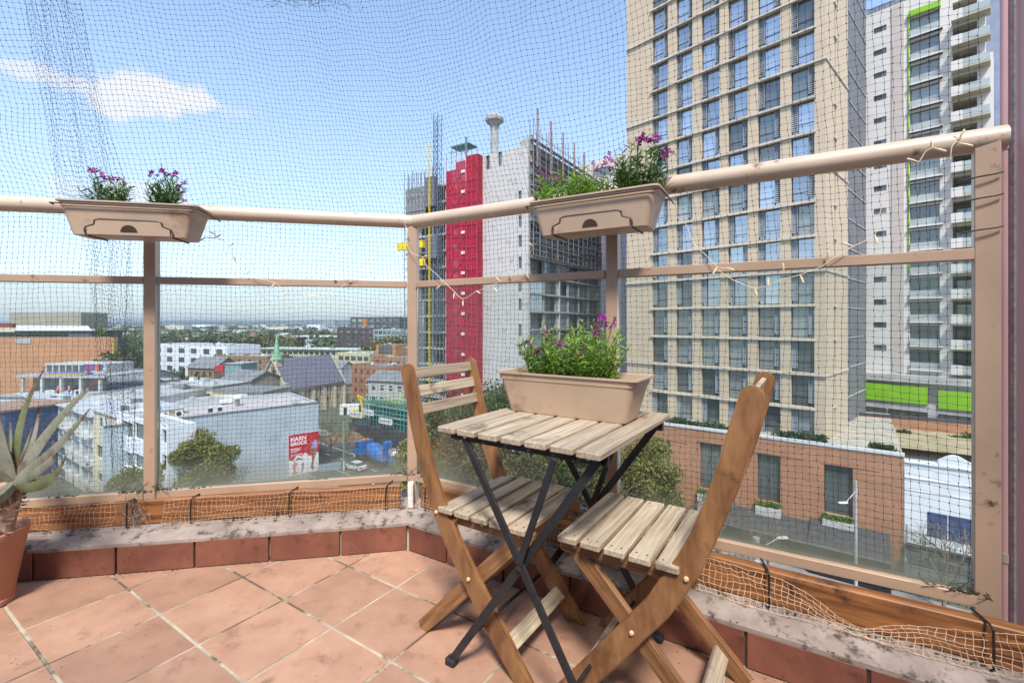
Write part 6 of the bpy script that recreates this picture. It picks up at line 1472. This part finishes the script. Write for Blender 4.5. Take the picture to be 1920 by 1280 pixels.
# teal scaffold site
ts = empty('teal_scaffold_site', (*wx(682,101),GZ), math.atan2(-.6,.8), 'building site wrapped in teal scaffold behind the blue concrete mixer', 'building')
Lt = (wx(790,84)-wx(682,101)).length; Ht = zof(752,96)-GZ
m_teal = mat('teal_tube', (.08,.38,.34), .5, .2, 2)
part(ts, 'wall', mat('grey_slab_wall', (.18,.19,.18), .9, .3, .6), (0.3,Lt,1.2,12,2.2,Ht-1.2)); part(ts, 'roof_deck', mat('yellow_green_deck', (.26,.30,.12), .9, .3, .6), (0,Lt,.9,12,Ht-1.19,Ht-.9)); part(ts, 'dark_hoarding', mat('charcoal_hoarding', (.065,.065,.07), .6, .2, .8), (-3.4,Lt,-1.4,-1.2,0,3.2)); part(ts, 'dark_hoarding', mat('charcoal_hoarding', (.065,.065,.07)), (-3.4,Lt,-1.19,1.1,3.0,3.2))
mb = MB()
for q in range(22): 
    for yy in (0,.9): mb.bar((q*Lt/21,yy,3.2),(q*Lt/21,yy,Ht+.7), .10)
for k in range(9): mb.bar((0,0,4.4+k*1.0),(Lt,0,4.4+k*1.0), .06 if k % 2 else .12) if 4.4+k*1.0 < Ht+.6 else None
for q in range(7): mb.bar((q*3,-.05,4.5),(q*3+2.8,-.05,Ht-.5), .06)
o = mb.build('scaffold_tubes', m_teal, ts, fixn=False); o['kind'] = 'stuff'
mb = MB()
for k in range(4): mb.box(0,Lt,.02,.85,5.4+k*2,5.45+k*2)
o = mb.build('scaffold_deck', m_raw, ts); o['kind'] = 'stuff'
random.seed(9)
for x, z, lb in ((-2.8,4.6,'left'),(1.2,5.6,'upper'),(7.2,4.45,'right')):
    bn = part(ts, 'banner', m_pwh, (x,x+4.2,-1.5,-1.41,z,z+1.15)); mb = MB()
    for k in range(9):
        xx = x+.25+k*.43; mb.box(xx,xx+.12,-1.512,-1.501,z+.25,z+.9)
        if k % 3 == 0: mb.box(xx+.121,xx+.28,-1.512,-1.501,z+.75,z+.9).box(xx+.121,xx+.28,-1.512,-1.501,z+.25,z+.38)
        elif k % 3 == 1: mb.box(xx+.121,xx+.24,-1.512,-1.501,z+.5,z+.62)
    o = mb.build('banner_print', m_fr, bn); o['kind'] = 'stuff'
# excavator
ex = empty('excavator', (*wx(673,119),zof(768,119)), R(20), 'yellow excavator with raised arm in front of the church annex', 'excavator'); ex.location.z = GZ
MB().box(-1.8,1.8,-1.3,-.8,0,.8).box(-1.8,1.8,.8,1.3,0,.8).build('track', m_fr, ex, bevel=.2); MB().box(-1.7,1.5,-1.1,1.1,.9,2.0).box(-1.6,-.3,-1.1,-.2,2.01,3.0).build('house', m_yel, ex, bevel=.1); part(ex, 'cab', m_gld, (.1,1.3,.1,1.1,2.01,3.2))
MB().prism([(1.4,1.8),(.6,5.2),(-.1,6.6),(-.4,6.3),(.2,4.8),(1.0,1.6)], .4, 'y', -.2).build('boom', m_yel, ex); MB().prism([(-.3,6.7),(3.0,4.6),(3.0,4.2),(-.3,6.2)], .3, 'y', -.15).build('stick', m_yel, ex); MB().prism([(2.8,4.6),(3.6,4.0),(3.2,3.2),(2.5,3.6)], .8, 'y', -.4).build('bucket', m_yel, ex)
st_ = empty('site_office', (*wx(637,126),GZ), R(5), 'white site shed and yellow bins beside the excavator', 'shed'); part(st_, 'shed', m_frw, (0,5,0,2.4,0,2.6)); part(st_, 'bin', m_yel, (4.0,5.2,-2,-1,0,1.1)); part(st_, 'door', m_fr, (1,1.9,-.04,-.001,0,2))
dm = MB(); 
for i in range(13):
    for j in range(9): x = -7+14*i/12; y = -4+8*j/8; dm.v.append((x,y,max(0,1-(x/7)**2)*max(0,1-(y/4)**2)*1.6+mnoise.noise(Vector((x,y,3)))*.3-.1))
for i in range(12):
    for j in range(8): a = i*9+j; dm.f.append((a,a+9,a+10,a+1)); dm.m.append(0)
o = dm.build('earth_mound', mat('brown_earth', (.16,.11,.07), .95, .3, .6), loc=(*wx(662,101),GZ), fixn=False, kind='structure')
# ---------------------------------------------------------------- vehicles
m_tyre = mat('tyre_rubber', (.02,.02,.02), .8); m_rim = mat('wheel_rim', (.45,.46,.48), .4, metal=.6); m_carw = mat('silver_white_paint', (.70,.71,.73), .25, .04, 1); m_blu = mat('mixer_blue', (.03,.14,.42), .5, .25, 1.5, dirt=((.25,.25,.26), 2, .56, .7)); m_lt = mat('tail_light', (.5,.02,.03), .3)
def wheel(parent, x, y, r=.33, w_=.22):
    o = MB().lathe([(r*.6,-w_/2),(r*.92,-w_/2),(r,-w_*.35),(r,w_*.35),(r*.92,w_/2),(r*.6,w_/2)], 18, mtx=Matrix.Rotation(R(90),4,'X')).build('wheel', m_tyre, parent, smooth=True, loc=(x,y,r))
    MB().lathe([(.0001,-w_*.46),(r*.55,-w_*.46),(r*.62,-w_*.40),(r*.62,w_*.40),(r*.55,w_*.46),(.0001,w_*.46)], 12, mtx=Matrix.Rotation(R(90),4,'X')).build('rim', m_rim, o)
def car(loc, rz, label):
    r = empty('parked_car', loc, rz, label, 'car')
    low = [(-2.15,.35),(-2.2,.75),(-2.05,.98),(-1.2,1.04),(1.0,1.0),(1.95,.82),(2.15,.6),(2.1,.32)]; ys = (-.88,-.84,.84,.88)
    mb = MB(); mb.prism(low, 1.72, 'y', -.86); mb.build('body', m_carw, r, bevel=.07, smooth=True)
    mb = MB(); rf_ = [(-1.75,1.0,.80),(-1.15,1.40,.62),(.35,1.44,.62),(1.05,1.0,.80)]
    vs = []
    for x, z, y in rf_: vs += [(x,-y,z),(x,y,z)]
    mb.add(vs, [(0,2,4,6),(1,7,5,3),(0,1,3,2),(4,5,7,6)]); mb.build('glasshouse', m_gld, r); MB().add([(-1.2,-.60,1.405),(.38,-.60,1.445),(.38,.60,1.445),(-1.2,.60,1.405),(-1.15,-.6,1.47),(.33,-.6,1.50),(.33,.6,1.50),(-1.15,.6,1.47)],[(0,1,2,3),(4,7,6,5),(0,4,5,1),(1,5,6,2),(2,6,7,3),(3,7,4,0)]).build('roof', m_carw, r)
    for s in (-1,1):
        MB().prism([(-1.0,1.01),(-.93,1.01),(-.78,1.42),(-.86,1.42)], .03, 'y', s*.74-.015).build('pillar', m_carw, r)
        part(r, 'tail_light', m_lt, (-2.23,-2.12,s*.66-.17,s*.66+.17,.78,.92)); part(r, 'door_mirror', m_carw, (.75,.92,s*.95-.08,s*.95+.08,.98,1.12))
    part(r, 'number_plate', m_frw, (-2.235,-2.21,-.26,.26,.52,.64))
    for x in (-1.35,1.35):
        for y in (-.80,.80): wheel(r, x, y)
    return r
p = wx(666,79); car((p.x,p.y,GZ+.002), math.atan2(-rd.y,-rd.x)+.12, 'silver white hatchback on the road seen from behind left of the mixer truck')
def mixer(loc, rz, label):
    r = empty('concrete_mixer_truck', loc, rz, label, 'truck'); r.scale = (1.05,1.15,1.22)
    part(r, 'chassis', m_fr, (-4.0,3.6,-.5,.5,.75,1.05))
    mb = MB(); mb.prism([(2.2,1.0),(4.3,1.0),(4.4,1.6),(4.15,2.2),(3.95,3.0),(2.2,3.05)], 2.3, 'y', -1.15); mb.build('cab', m_blu, r, bevel=.08, smooth=True)
    MB().add([(4.23,-1.0,2.1),(4.23,1.0,2.1),(4.02,1.0,2.85),(4.02,-1.0,2.85)],[(0,1,2,3)]).build('windscreen', m_gld, r, fixn=False)
    for s in (-1,1): part(r, 'side_window', m_gld, (2.9,3.8,s*1.16-.01,s*1.16+.01,2.1,2.8)); part(r, 'mudguard', m_blu, (-3.9,-.9,s*1.0-.2,s*1.0+.2,1.12,1.25))
    part(r, 'bumper', m_frw, (4.3,4.5,-1.15,1.15,.55,.95)); part(r, 'beacon', mat('amber', (.9,.25,.02), .4), (2.7,3.0,-.6,.6,3.08,3.25))
    mt = Matrix.Translation((1.4,0,2.1)) @ Matrix.Rotation(R(-90-13),4,'Y') @ Matrix.Identity(4)
    MB().lathe([(.3,-.2),(.85,.0),(1.22,1.2),(1.25,2.6),(1.0,3.9),(.62,5.0),(.55,5.1)], 24, mtx=mt).build('drum', m_blu, r, smooth=True)
    MB().tube([(0,0,0),(0,0,.1)],.1,6)
    MB().lathe([(1.235,1.3),(1.29,1.32),(1.29,1.40),(1.235,1.42)], 24, mtx=mt).build('drum_band', m_scaf, r, smooth=True)
    MB().prism([(-3.7,1.05),(-3.1,1.05),(-3.0,2.6),(-3.4,2.9),(-3.8,2.7)], .9, 'y', -.45).build('rear_frame', m_blu, r); MB().prism([(-4.0,3.6),(-3.0,3.7),(-3.3,2.9),(-3.8,2.8)], 1.2, 'y', -.6).build('hopper', m_blu, r); MB().bar((-3.9,0,2.6),(-4.9,0,1.5),.5,.12).build('chute', m_scaf, r)
    part(r, 'ladder', m_scaf, (-3.6,-3.5,.8,1.1,1.2,3.3)); part(r, 'water_tank', mat('tank_grey', (.5,.52,.55), .4), (1.5,2.1,-1.0,-.3,1.1,1.8))
    for x in (3.3,1.9,-1.6,-2.9):
        for y in (-1.0,1.0): wheel(r, x, y, .5, .32)
    return r
p = wx(703,82.5); mixer((p.x,p.y,GZ+.002), math.atan2(-rd.y,-rd.x)+.02, 'bright blue concrete mixer truck on the road below the teal scaffold')
r = empty('delivery_van', (*wx(742,80),GZ+.002), math.atan2(-rd.y,-rd.x), 'white roofed blue van partly behind the tree right of the mixer truck', 'van')
MB().prism([(-2.5,.4),(-2.5,2.3),(1.2,2.35),(1.9,1.5),(2.5,1.3),(2.6,.4)], 1.9, 'y', -.95).build('body', m_blu, r, bevel=.08, smooth=True); part(r, 'roof', m_frw, (-2.4,1.15,-.9,.9,2.36,2.5)); MB().add([(1.24,-.8,2.28),(1.24,.8,2.28),(1.93,.8,1.55),(1.93,-.8,1.55)],[(0,1,2,3)]).build('windscreen', m_gld, r, fixn=False)
for x in (-1.6,1.7):
    for y in (-.85,.85): wheel(r, x, y, .36, .24)
# hoarding, poles, lamps
hd = empty('blue_hoarding', (*wx(597,76.5),GZ), 0, 'low pale blue hoarding along the kerb beside the billboard', 'fence')
a_, b_ = wx(598,77.5), wx(640,79.5); 
for k in range(6): q = (b_-a_)*(k/6); MB().obox((q.x,q.y,0),((b_-a_).x/6*.98,(b_-a_).y/6*.98,0),(.0,.06,0),(0,0,1.3)).build('panel', mat('pale_blue_board', (.25,.36,.45), .6, .1, 1), hd, loc=(a_.x-hd.location.x,a_.y-hd.location.y,0))
gp = empty('signal_pole', (*wx(645,78.6),GZ), 0, 'green painted pole with a white foot in front of the road', 'pole'); MB().lathe([(.16,1.6),(.15,8.2),(.0001,8.3)],10).build('pole_shaft', mat('pole_green',(.16,.30,.18),.6,.1,2), gp, smooth=True); MB().lathe([(.18,0),(.17,1.59)],10).build('pole_foot', m_frw, gp, smooth=True)
m_galv = mat('galvanised_steel', (.52,.54,.57), .4, .08, 3, metal=.3)
def lamp(px, Y, ptop, arm, label, az_, r0=.13):
    r = empty('street_lamp', (*wx(px,Y),GZ), az_, label, 'street lamp', 'galvanised street lamps'); H = zof(ptop,Y)-GZ
    MB().lathe([(r0*1.3,0),(r0,1.2),(r0*.8,H-.02),(.0001,H)],12).build('pole', m_galv, r, smooth=True)
    L_, dz, z = arm; MB().tube([(0,0,H-z),(L_*.8,0,H-z+dz*.8),(L_,0,H-z+dz)], .045, 8).build('arm', m_galv, r, smooth=True)
    a = math.atan2(dz, L_); hb_ = MB().lathe([(.0001,-.45),(.14,-.40),(.2,0),(.17,.35),(.0001,.42)],12,mtx=Matrix.Rotation(R(90),4,'Y') @ Matrix.Scale(.5,4,(1,0,0))).build('lamp_head', m_frw, r, smooth=True, loc=(L_+.3,0,H-z+dz)); return r
lamp(1605, 40, 898, (1.0,-.95,1.0), 'tall galvanised street lamp in front of the brick podium end', math.atan2(-.15,-1))
lamp(1418, 34, 1006, (1.75,.85,1.0), 'shorter street lamp with a long arm and white head below the chair back', math.atan2(.1,1), .28)
# ---------------------------------------------------------------- trees
m_barkt = mat('tree_bark', (.12,.09,.065), .95, .3, 3); m_bareb = mat('bare_twig', (.20,.16,.12), .95, .25, 2)
def limb(mb, p, d, L_, r, dep, droop=.0, minr=.02, k=3):
    q = p+d*L_; mid = p+d*L_*.5+Vector((random.gauss(0,.04),random.gauss(0,.04),random.gauss(0,.03)))*L_
    mb.tube([p, mid, q], [r, r*.82, r*.66], 5 if r > .08 else 3, cap=False); ends = [q]
    if dep <= 0 or r < minr: return ends
    out = []
    for i in range(k):
        nd = (d+Vector((random.gauss(0,.55),random.gauss(0,.55),random.gauss(.12,.35)))).normalized(); out += limb(mb, q if i else mid.lerp(q,.6), nd, L_*random.uniform(.62,.85), r*.62, dep-1, droop, minr, k)
    return out
def tree(name, base, H, rad, label, leafm, n, size, seed, group='leafy trees below the balcony', shape=None):
    random.seed(seed); r = empty(name, base, 0, label, 'tree', group); tb_ = MB(); tr0 = H*.36
    tb_.tube([(0,0,0),(.1,0,tr0*.5),(0,.1,tr0)], [H*.03,H*.024,H*.02], 8)
    for k in range(5): a = k*1.26+random.random(); limb(tb_, Vector((0,.1,tr0*random.uniform(.8,1))), Vector((math.cos(a)*.8,math.sin(a)*.8,random.uniform(.5,1.2))).normalized(), H*.22, H*.013, 2, minr=.03)
    tb_.build('trunk', m_barkt, r, fixn=False)
    cr_ = MB(); cz = H-rad[2]; nb = 60
    for k in range(nb):
        d = Vector((random.gauss(0,1),random.gauss(0,1),random.gauss(.15,.9))).normalized()*(random.uniform(.45,.98)); c = (d.x*rad[0]*.85, d.y*rad[1]*.85, cz+d.z*rad[2]*.85); s = random.uniform(.18,.36)
        leafcloud(cr_, c, (rad[0]*s,rad[1]*s,rad[2]*s*.9), n//nb, size)
    o = cr_.build('crown', leafm, r, fixn=False); return r
m_lfy = mat('yellow_green_foliage', (.15,.16,.035), .7, c2=(.29,.27,.08), scale=.5, trans=.3, detail=3); m_lfg = mat('deep_green_foliage', (.045,.08,.022), .7, c2=(.15,.165,.045), scale=.35, trans=.25, detail=3)
def tb_at(px, Y): return (*wx(px,Y), GZ)
tree('street_tree', tb_at(372,56), zof(806,56)-GZ, (4.7,4.3,4.4), 'round yellow green tree in front of the grey hall', m_lfy, 25312, 0.31, 1)
tree('street_tree', tb_at(252,55), zof(872,55)-GZ, (2.6,2.6,2.6), 'small olive tree at the foot of the white apartment block', m_lfy, 8437, 0.29, 2)
tree('street_tree', tb_at(1215,43), zof(812,43)-GZ, (3.7,3.5,4.6), 'rounded olive green tree in front of the left podium windows', m_lfy, 25312, 0.24, 3)
tree('street_tree', tb_at(900,47), zof(672,47)-GZ, (6.6,5,8.5), 'large dark green tree behind the left chair and the planter', m_lfg, 33750, 0.31, 4)
tree('street_tree', tb_at(1050,44), zof(715,44)-GZ, (6.4,5,8.0), 'large green tree behind the table legs below the second post', m_lfg, 33750, 0.31, 5)
tree('street_tree', tb_at(800,45), zof(800,45)-GZ, (3.4,3.5,4.5), 'smaller olive tree overhanging the road at the corner post', m_lfy, 15187, 0.26, 6)
tree('street_tree', tb_at(975,40), zof(840,40)-GZ, (5.5,4,5.0), 'low dense green tree seen between the table and chair seat', m_lfg, 23625, 0.29, 16)
def bare(px, Y, ptop, label, seed, w_=1.0, dep=4):
    random.seed(seed); r = empty('bare_tree', tb_at(px,Y), 0, label, 'tree', 'leafless street trees'); H = zof(ptop,Y)-GZ; mb = MB(); mb.tube([(0,0,0),(0,0,H*.3)], [H*.02,H*.015], 6)
    for k in range(4): a = k*1.57+random.random(); limb(mb, Vector((0,0,H*random.uniform(.22,.3))), Vector((math.cos(a)*.6*w_,math.sin(a)*.6*w_,1)).normalized(), H*.24, H*.012, dep, minr=.012)
    mb.build('branches', m_bareb, r, fixn=False)
for k, (px, Y, t, lb) in enumerate(((620,85,775,'tall leafless tree to the right of the billboard'),(648,92,790,'leafless tree behind the green pole'),(600,90,800,'leafless tree just behind the edge of the hall'),(567,108,712,'leafless tree in front of the church nave wall'),(690,90,815,'small leafless tree behind the mixer truck'),(500,100,735,'leafless tree beside the church gable end'),(1440,46,975,'leafless tree in front of the dark metal roofs'),(1350,50,905,'thin leafless tree before the second podium window'),(1770,40,960,'leafless tree with a few yellow leaves by the white heritage building'),(430,60,862,'leafless tree at the foot of the grey hall wall'))): bare(px, Y, t, lb, 30+k)
# far trees
random.seed(77)
def far_crown(seed, n=420):
    random.seed(seed); mb = MB()
    for k in range(14):
        d = Vector((random.gauss(0,1),random.gauss(0,1),random.gauss(.2,.8))).normalized()*random.uniform(.4,.9); leafcloud(mb, (d.x*.8,d.y*.8,.62+d.z*.38), (.42,.42,.26), n//14, .26)
    o = mb.build('crown', m_lfg, fixn=False); me = o.data; bpy.data.objects.remove(o); return me
fcs = [far_crown(s) for s in range(5)]; random.seed(78)
m_farl = mat('far_foliage', (.06,.09,.045), .8, c2=(.12,.14,.06), scale=.02)
mb = MB(); mb.tube([(0,0,0),(0,0,.6)], [.05,.03], 5); ftr = mb.build('trunk', m_barkt); ftm = ftr.data; bpy.data.objects.remove(ftr)
def fartree(px, Y, ptop, rad, label, group='trees among the houses'):
    H = max(4, zof(ptop,Y)-GZ); r = empty('tree', tb_at(px,Y), random.random()*6, label, 'tree', group); c = inst('crown', random.choice(fcs), r); c.scale = (rad,rad,H); inst('trunk', ftm, r, scale=(rad*.8,rad*.8,H))
m_mound = mat('olive_mound_foliage', (.075,.085,.028), .8, c2=(.15,.145,.05), scale=.08, detail=3); m_beltm = mat('belt_foliage', (.05,.075,.035), .8, c2=(.10,.115,.05), scale=.06, detail=3)
def treemass(label, n, pxr, Yr, top, rad, mt, seed):
    random.seed(seed); mb = MB()
    for k in range(n):
        px, Y = random.uniform(*pxr), random.uniform(*Yr); t = top(px); H = max(4, zof(t,Y)-GZ); p = wx(px,Y); rr_ = random.uniform(*rad)
        for q in range(9):
            d = Vector((random.gauss(0,1),random.gauss(0,1),random.gauss(.2,.7))).normalized()*random.uniform(.3,.85); leafcloud(mb, (p.x+d.x*rr_,p.y+d.y*rr_,GZ+H-rr_*.75+d.z*rr_*.7), (rr_*.45,rr_*.45,rr_*.33), 34, rr_*.20)
        leafcloud(mb, (p.x,p.y,GZ+H*.4), (rr_*.8,rr_*.8,H*.4), 60, rr_*.3)
    o = mb.build('tree_mass', mt, fixn=False, kind='stuff'); tag(o, label, 'trees')
treemass('olive green mound of tree crowns left of the church spire', 30, (428,548), (290,360), lambda px: 621+abs(px-495)*.22+random.uniform(0,8), (7,11), m_mound, 61)
treemass('dark green belt of trees beyond the white modern building', 44, (205,440), (230,420), lambda px: random.uniform(622,634), (8,11), m_beltm, 62)
treemass('clump of trees between the orange brick hall and the middle post', 14, (215,262), (140,220), lambda px: random.uniform(642,680), (4,6), m_beltm, 63)
treemass('green trees beside the dark offices at the corner post', 10, (700,760), (215,260), lambda px: random.uniform(622,640), (6,8), m_mound, 64)
treemass('band of garden trees between the church and the green roofed apartments', 14, (480,700), (160,215), lambda px: random.uniform(660,672), (4,6), m_beltm, 65)
for k, (px, Y, t, rd_) in enumerate(((340,120,720,3),(375,118,705,3.5),(300,110,745,2.5),(452,135,690,3),(325,140,700,4))): fartree(px, Y, t, rd_, ['small tree behind the cream house','bare looking tree beside the brown brick house','yellow green bush on the roof edge right of the middle post','tree left of the church gable','tree below the white modern building'][k], None or 'garden trees')
wd_ = MB(); random.seed(90)
tmpl = []
for k in range(3):
    t_ = MB(); leafcloud(t_, (0,0,.55), (1,1,.5), 60, .55); tmpl.append(t_.v[:]); 
for k in range(2600):
    Y = 330*math.exp(random.random()*2.7); x = random.uniform(-1.35,.9)*Y
    if mnoise.noise(Vector((x*.004, Y*.003, 2))) < -.18: continue
    s = random.uniform(6,11)*(1+Y/3000); hh = random.uniform(8,13); vs = random.choice(tmpl); b0_ = len(wd_.v)
    wd_.v += [(x+a*s, Y+b*s, GZ+c*hh) for a, b, c in vs]; nq = len(vs)//4; wd_.f += [(b0_+4*i,b0_+4*i+1,b0_+4*i+2,b0_+4*i+3) for i in range(nq)]; wd_.m += [0]*nq
o = wd_.build('woodland', m_farl, fixn=False, kind='stuff'); tag(o, 'distant tree cover stretching to the hazy horizon', 'trees')
sb_ = MB()
for k in range(1500):
    Y = 340*math.exp(random.random()*2.6); x = random.uniform(-1.35,.9)*Y; wd2 = random.uniform(8,24)*(1+Y/4000); dd = random.uniform(8,14); h = random.uniform(5,11)*(1+Y/9000); sb_.mi = random.choice((0,0,1,2)); sb_.box(x,x+wd2,Y,Y+dd,GZ,GZ+h)
o = sb_.build('suburb_houses', [mat('far_white_wall', (.55,.55,.55), .8, .1, .01), mat('far_tile_roof', (.30,.16,.11), .8, .1, .01), mat('far_grey_roof', (.32,.33,.35), .8, .1, .01)], kind='stuff'); tag(o, 'mass of far suburb roofs between the tree cover', 'houses')
# low nearby filler houses between the named blocks
hl_ = [(470,150,560,148,700,'m_bb'),(560,175,640,172,690,'m_whit'),(215,165,290,160,700,'m_conc'),(180,110,250,108,728,'m_cream'),(300,104,345,102,738,'m_conc'),(690,122,760,118,715,'m_conc'),(440,210,500,206,668,'m_rb')]
hlab = ['brown house roof seen left of the church gable','white house glimpsed behind the church roof','grey houses beyond the timber clad house','cream house beyond the long low grey roof','grey house at the left of the cream house','grey building above the teal scaffold','red brick house behind the long brown brick building']
for q, (a, Ya, b, Yb, t, mm) in enumerate(hl_): B('house', hlab[q], a, Ya, b, Yb, 9, t, globals()[mm], m_roofd if q % 2 else m_roofp, 4, 2, 1.1, 1.3, pitched=2.2 if q % 2 else None)
HAZE = 0.00011
# ---------------------------------------------------------------- air
hz_ = MB().box(-11500,11500,-60,12200,GZ-1.5,150).build('haze', mat('haze_dummy', (1,1,1)), fixn=True, kind='stuff')
hm = bpy.data.materials.new('haze_air'); hm.use_nodes = True; t = hm.node_tree; t.nodes.clear(); o_ = N(t, 'ShaderNodeOutputMaterial'); v_ = N(t, 'ShaderNodeVolumePrincipled')
v_.inputs['Color'].default_value = (.86,.92,1,1); v_.inputs['Density'].default_value = HAZE; v_.inputs['Anisotropy'].default_value = .2; t.links.new(v_.outputs[0], o_.inputs['Volume'])
hz_.data.materials.clear(); hz_.data.materials.append(hm)
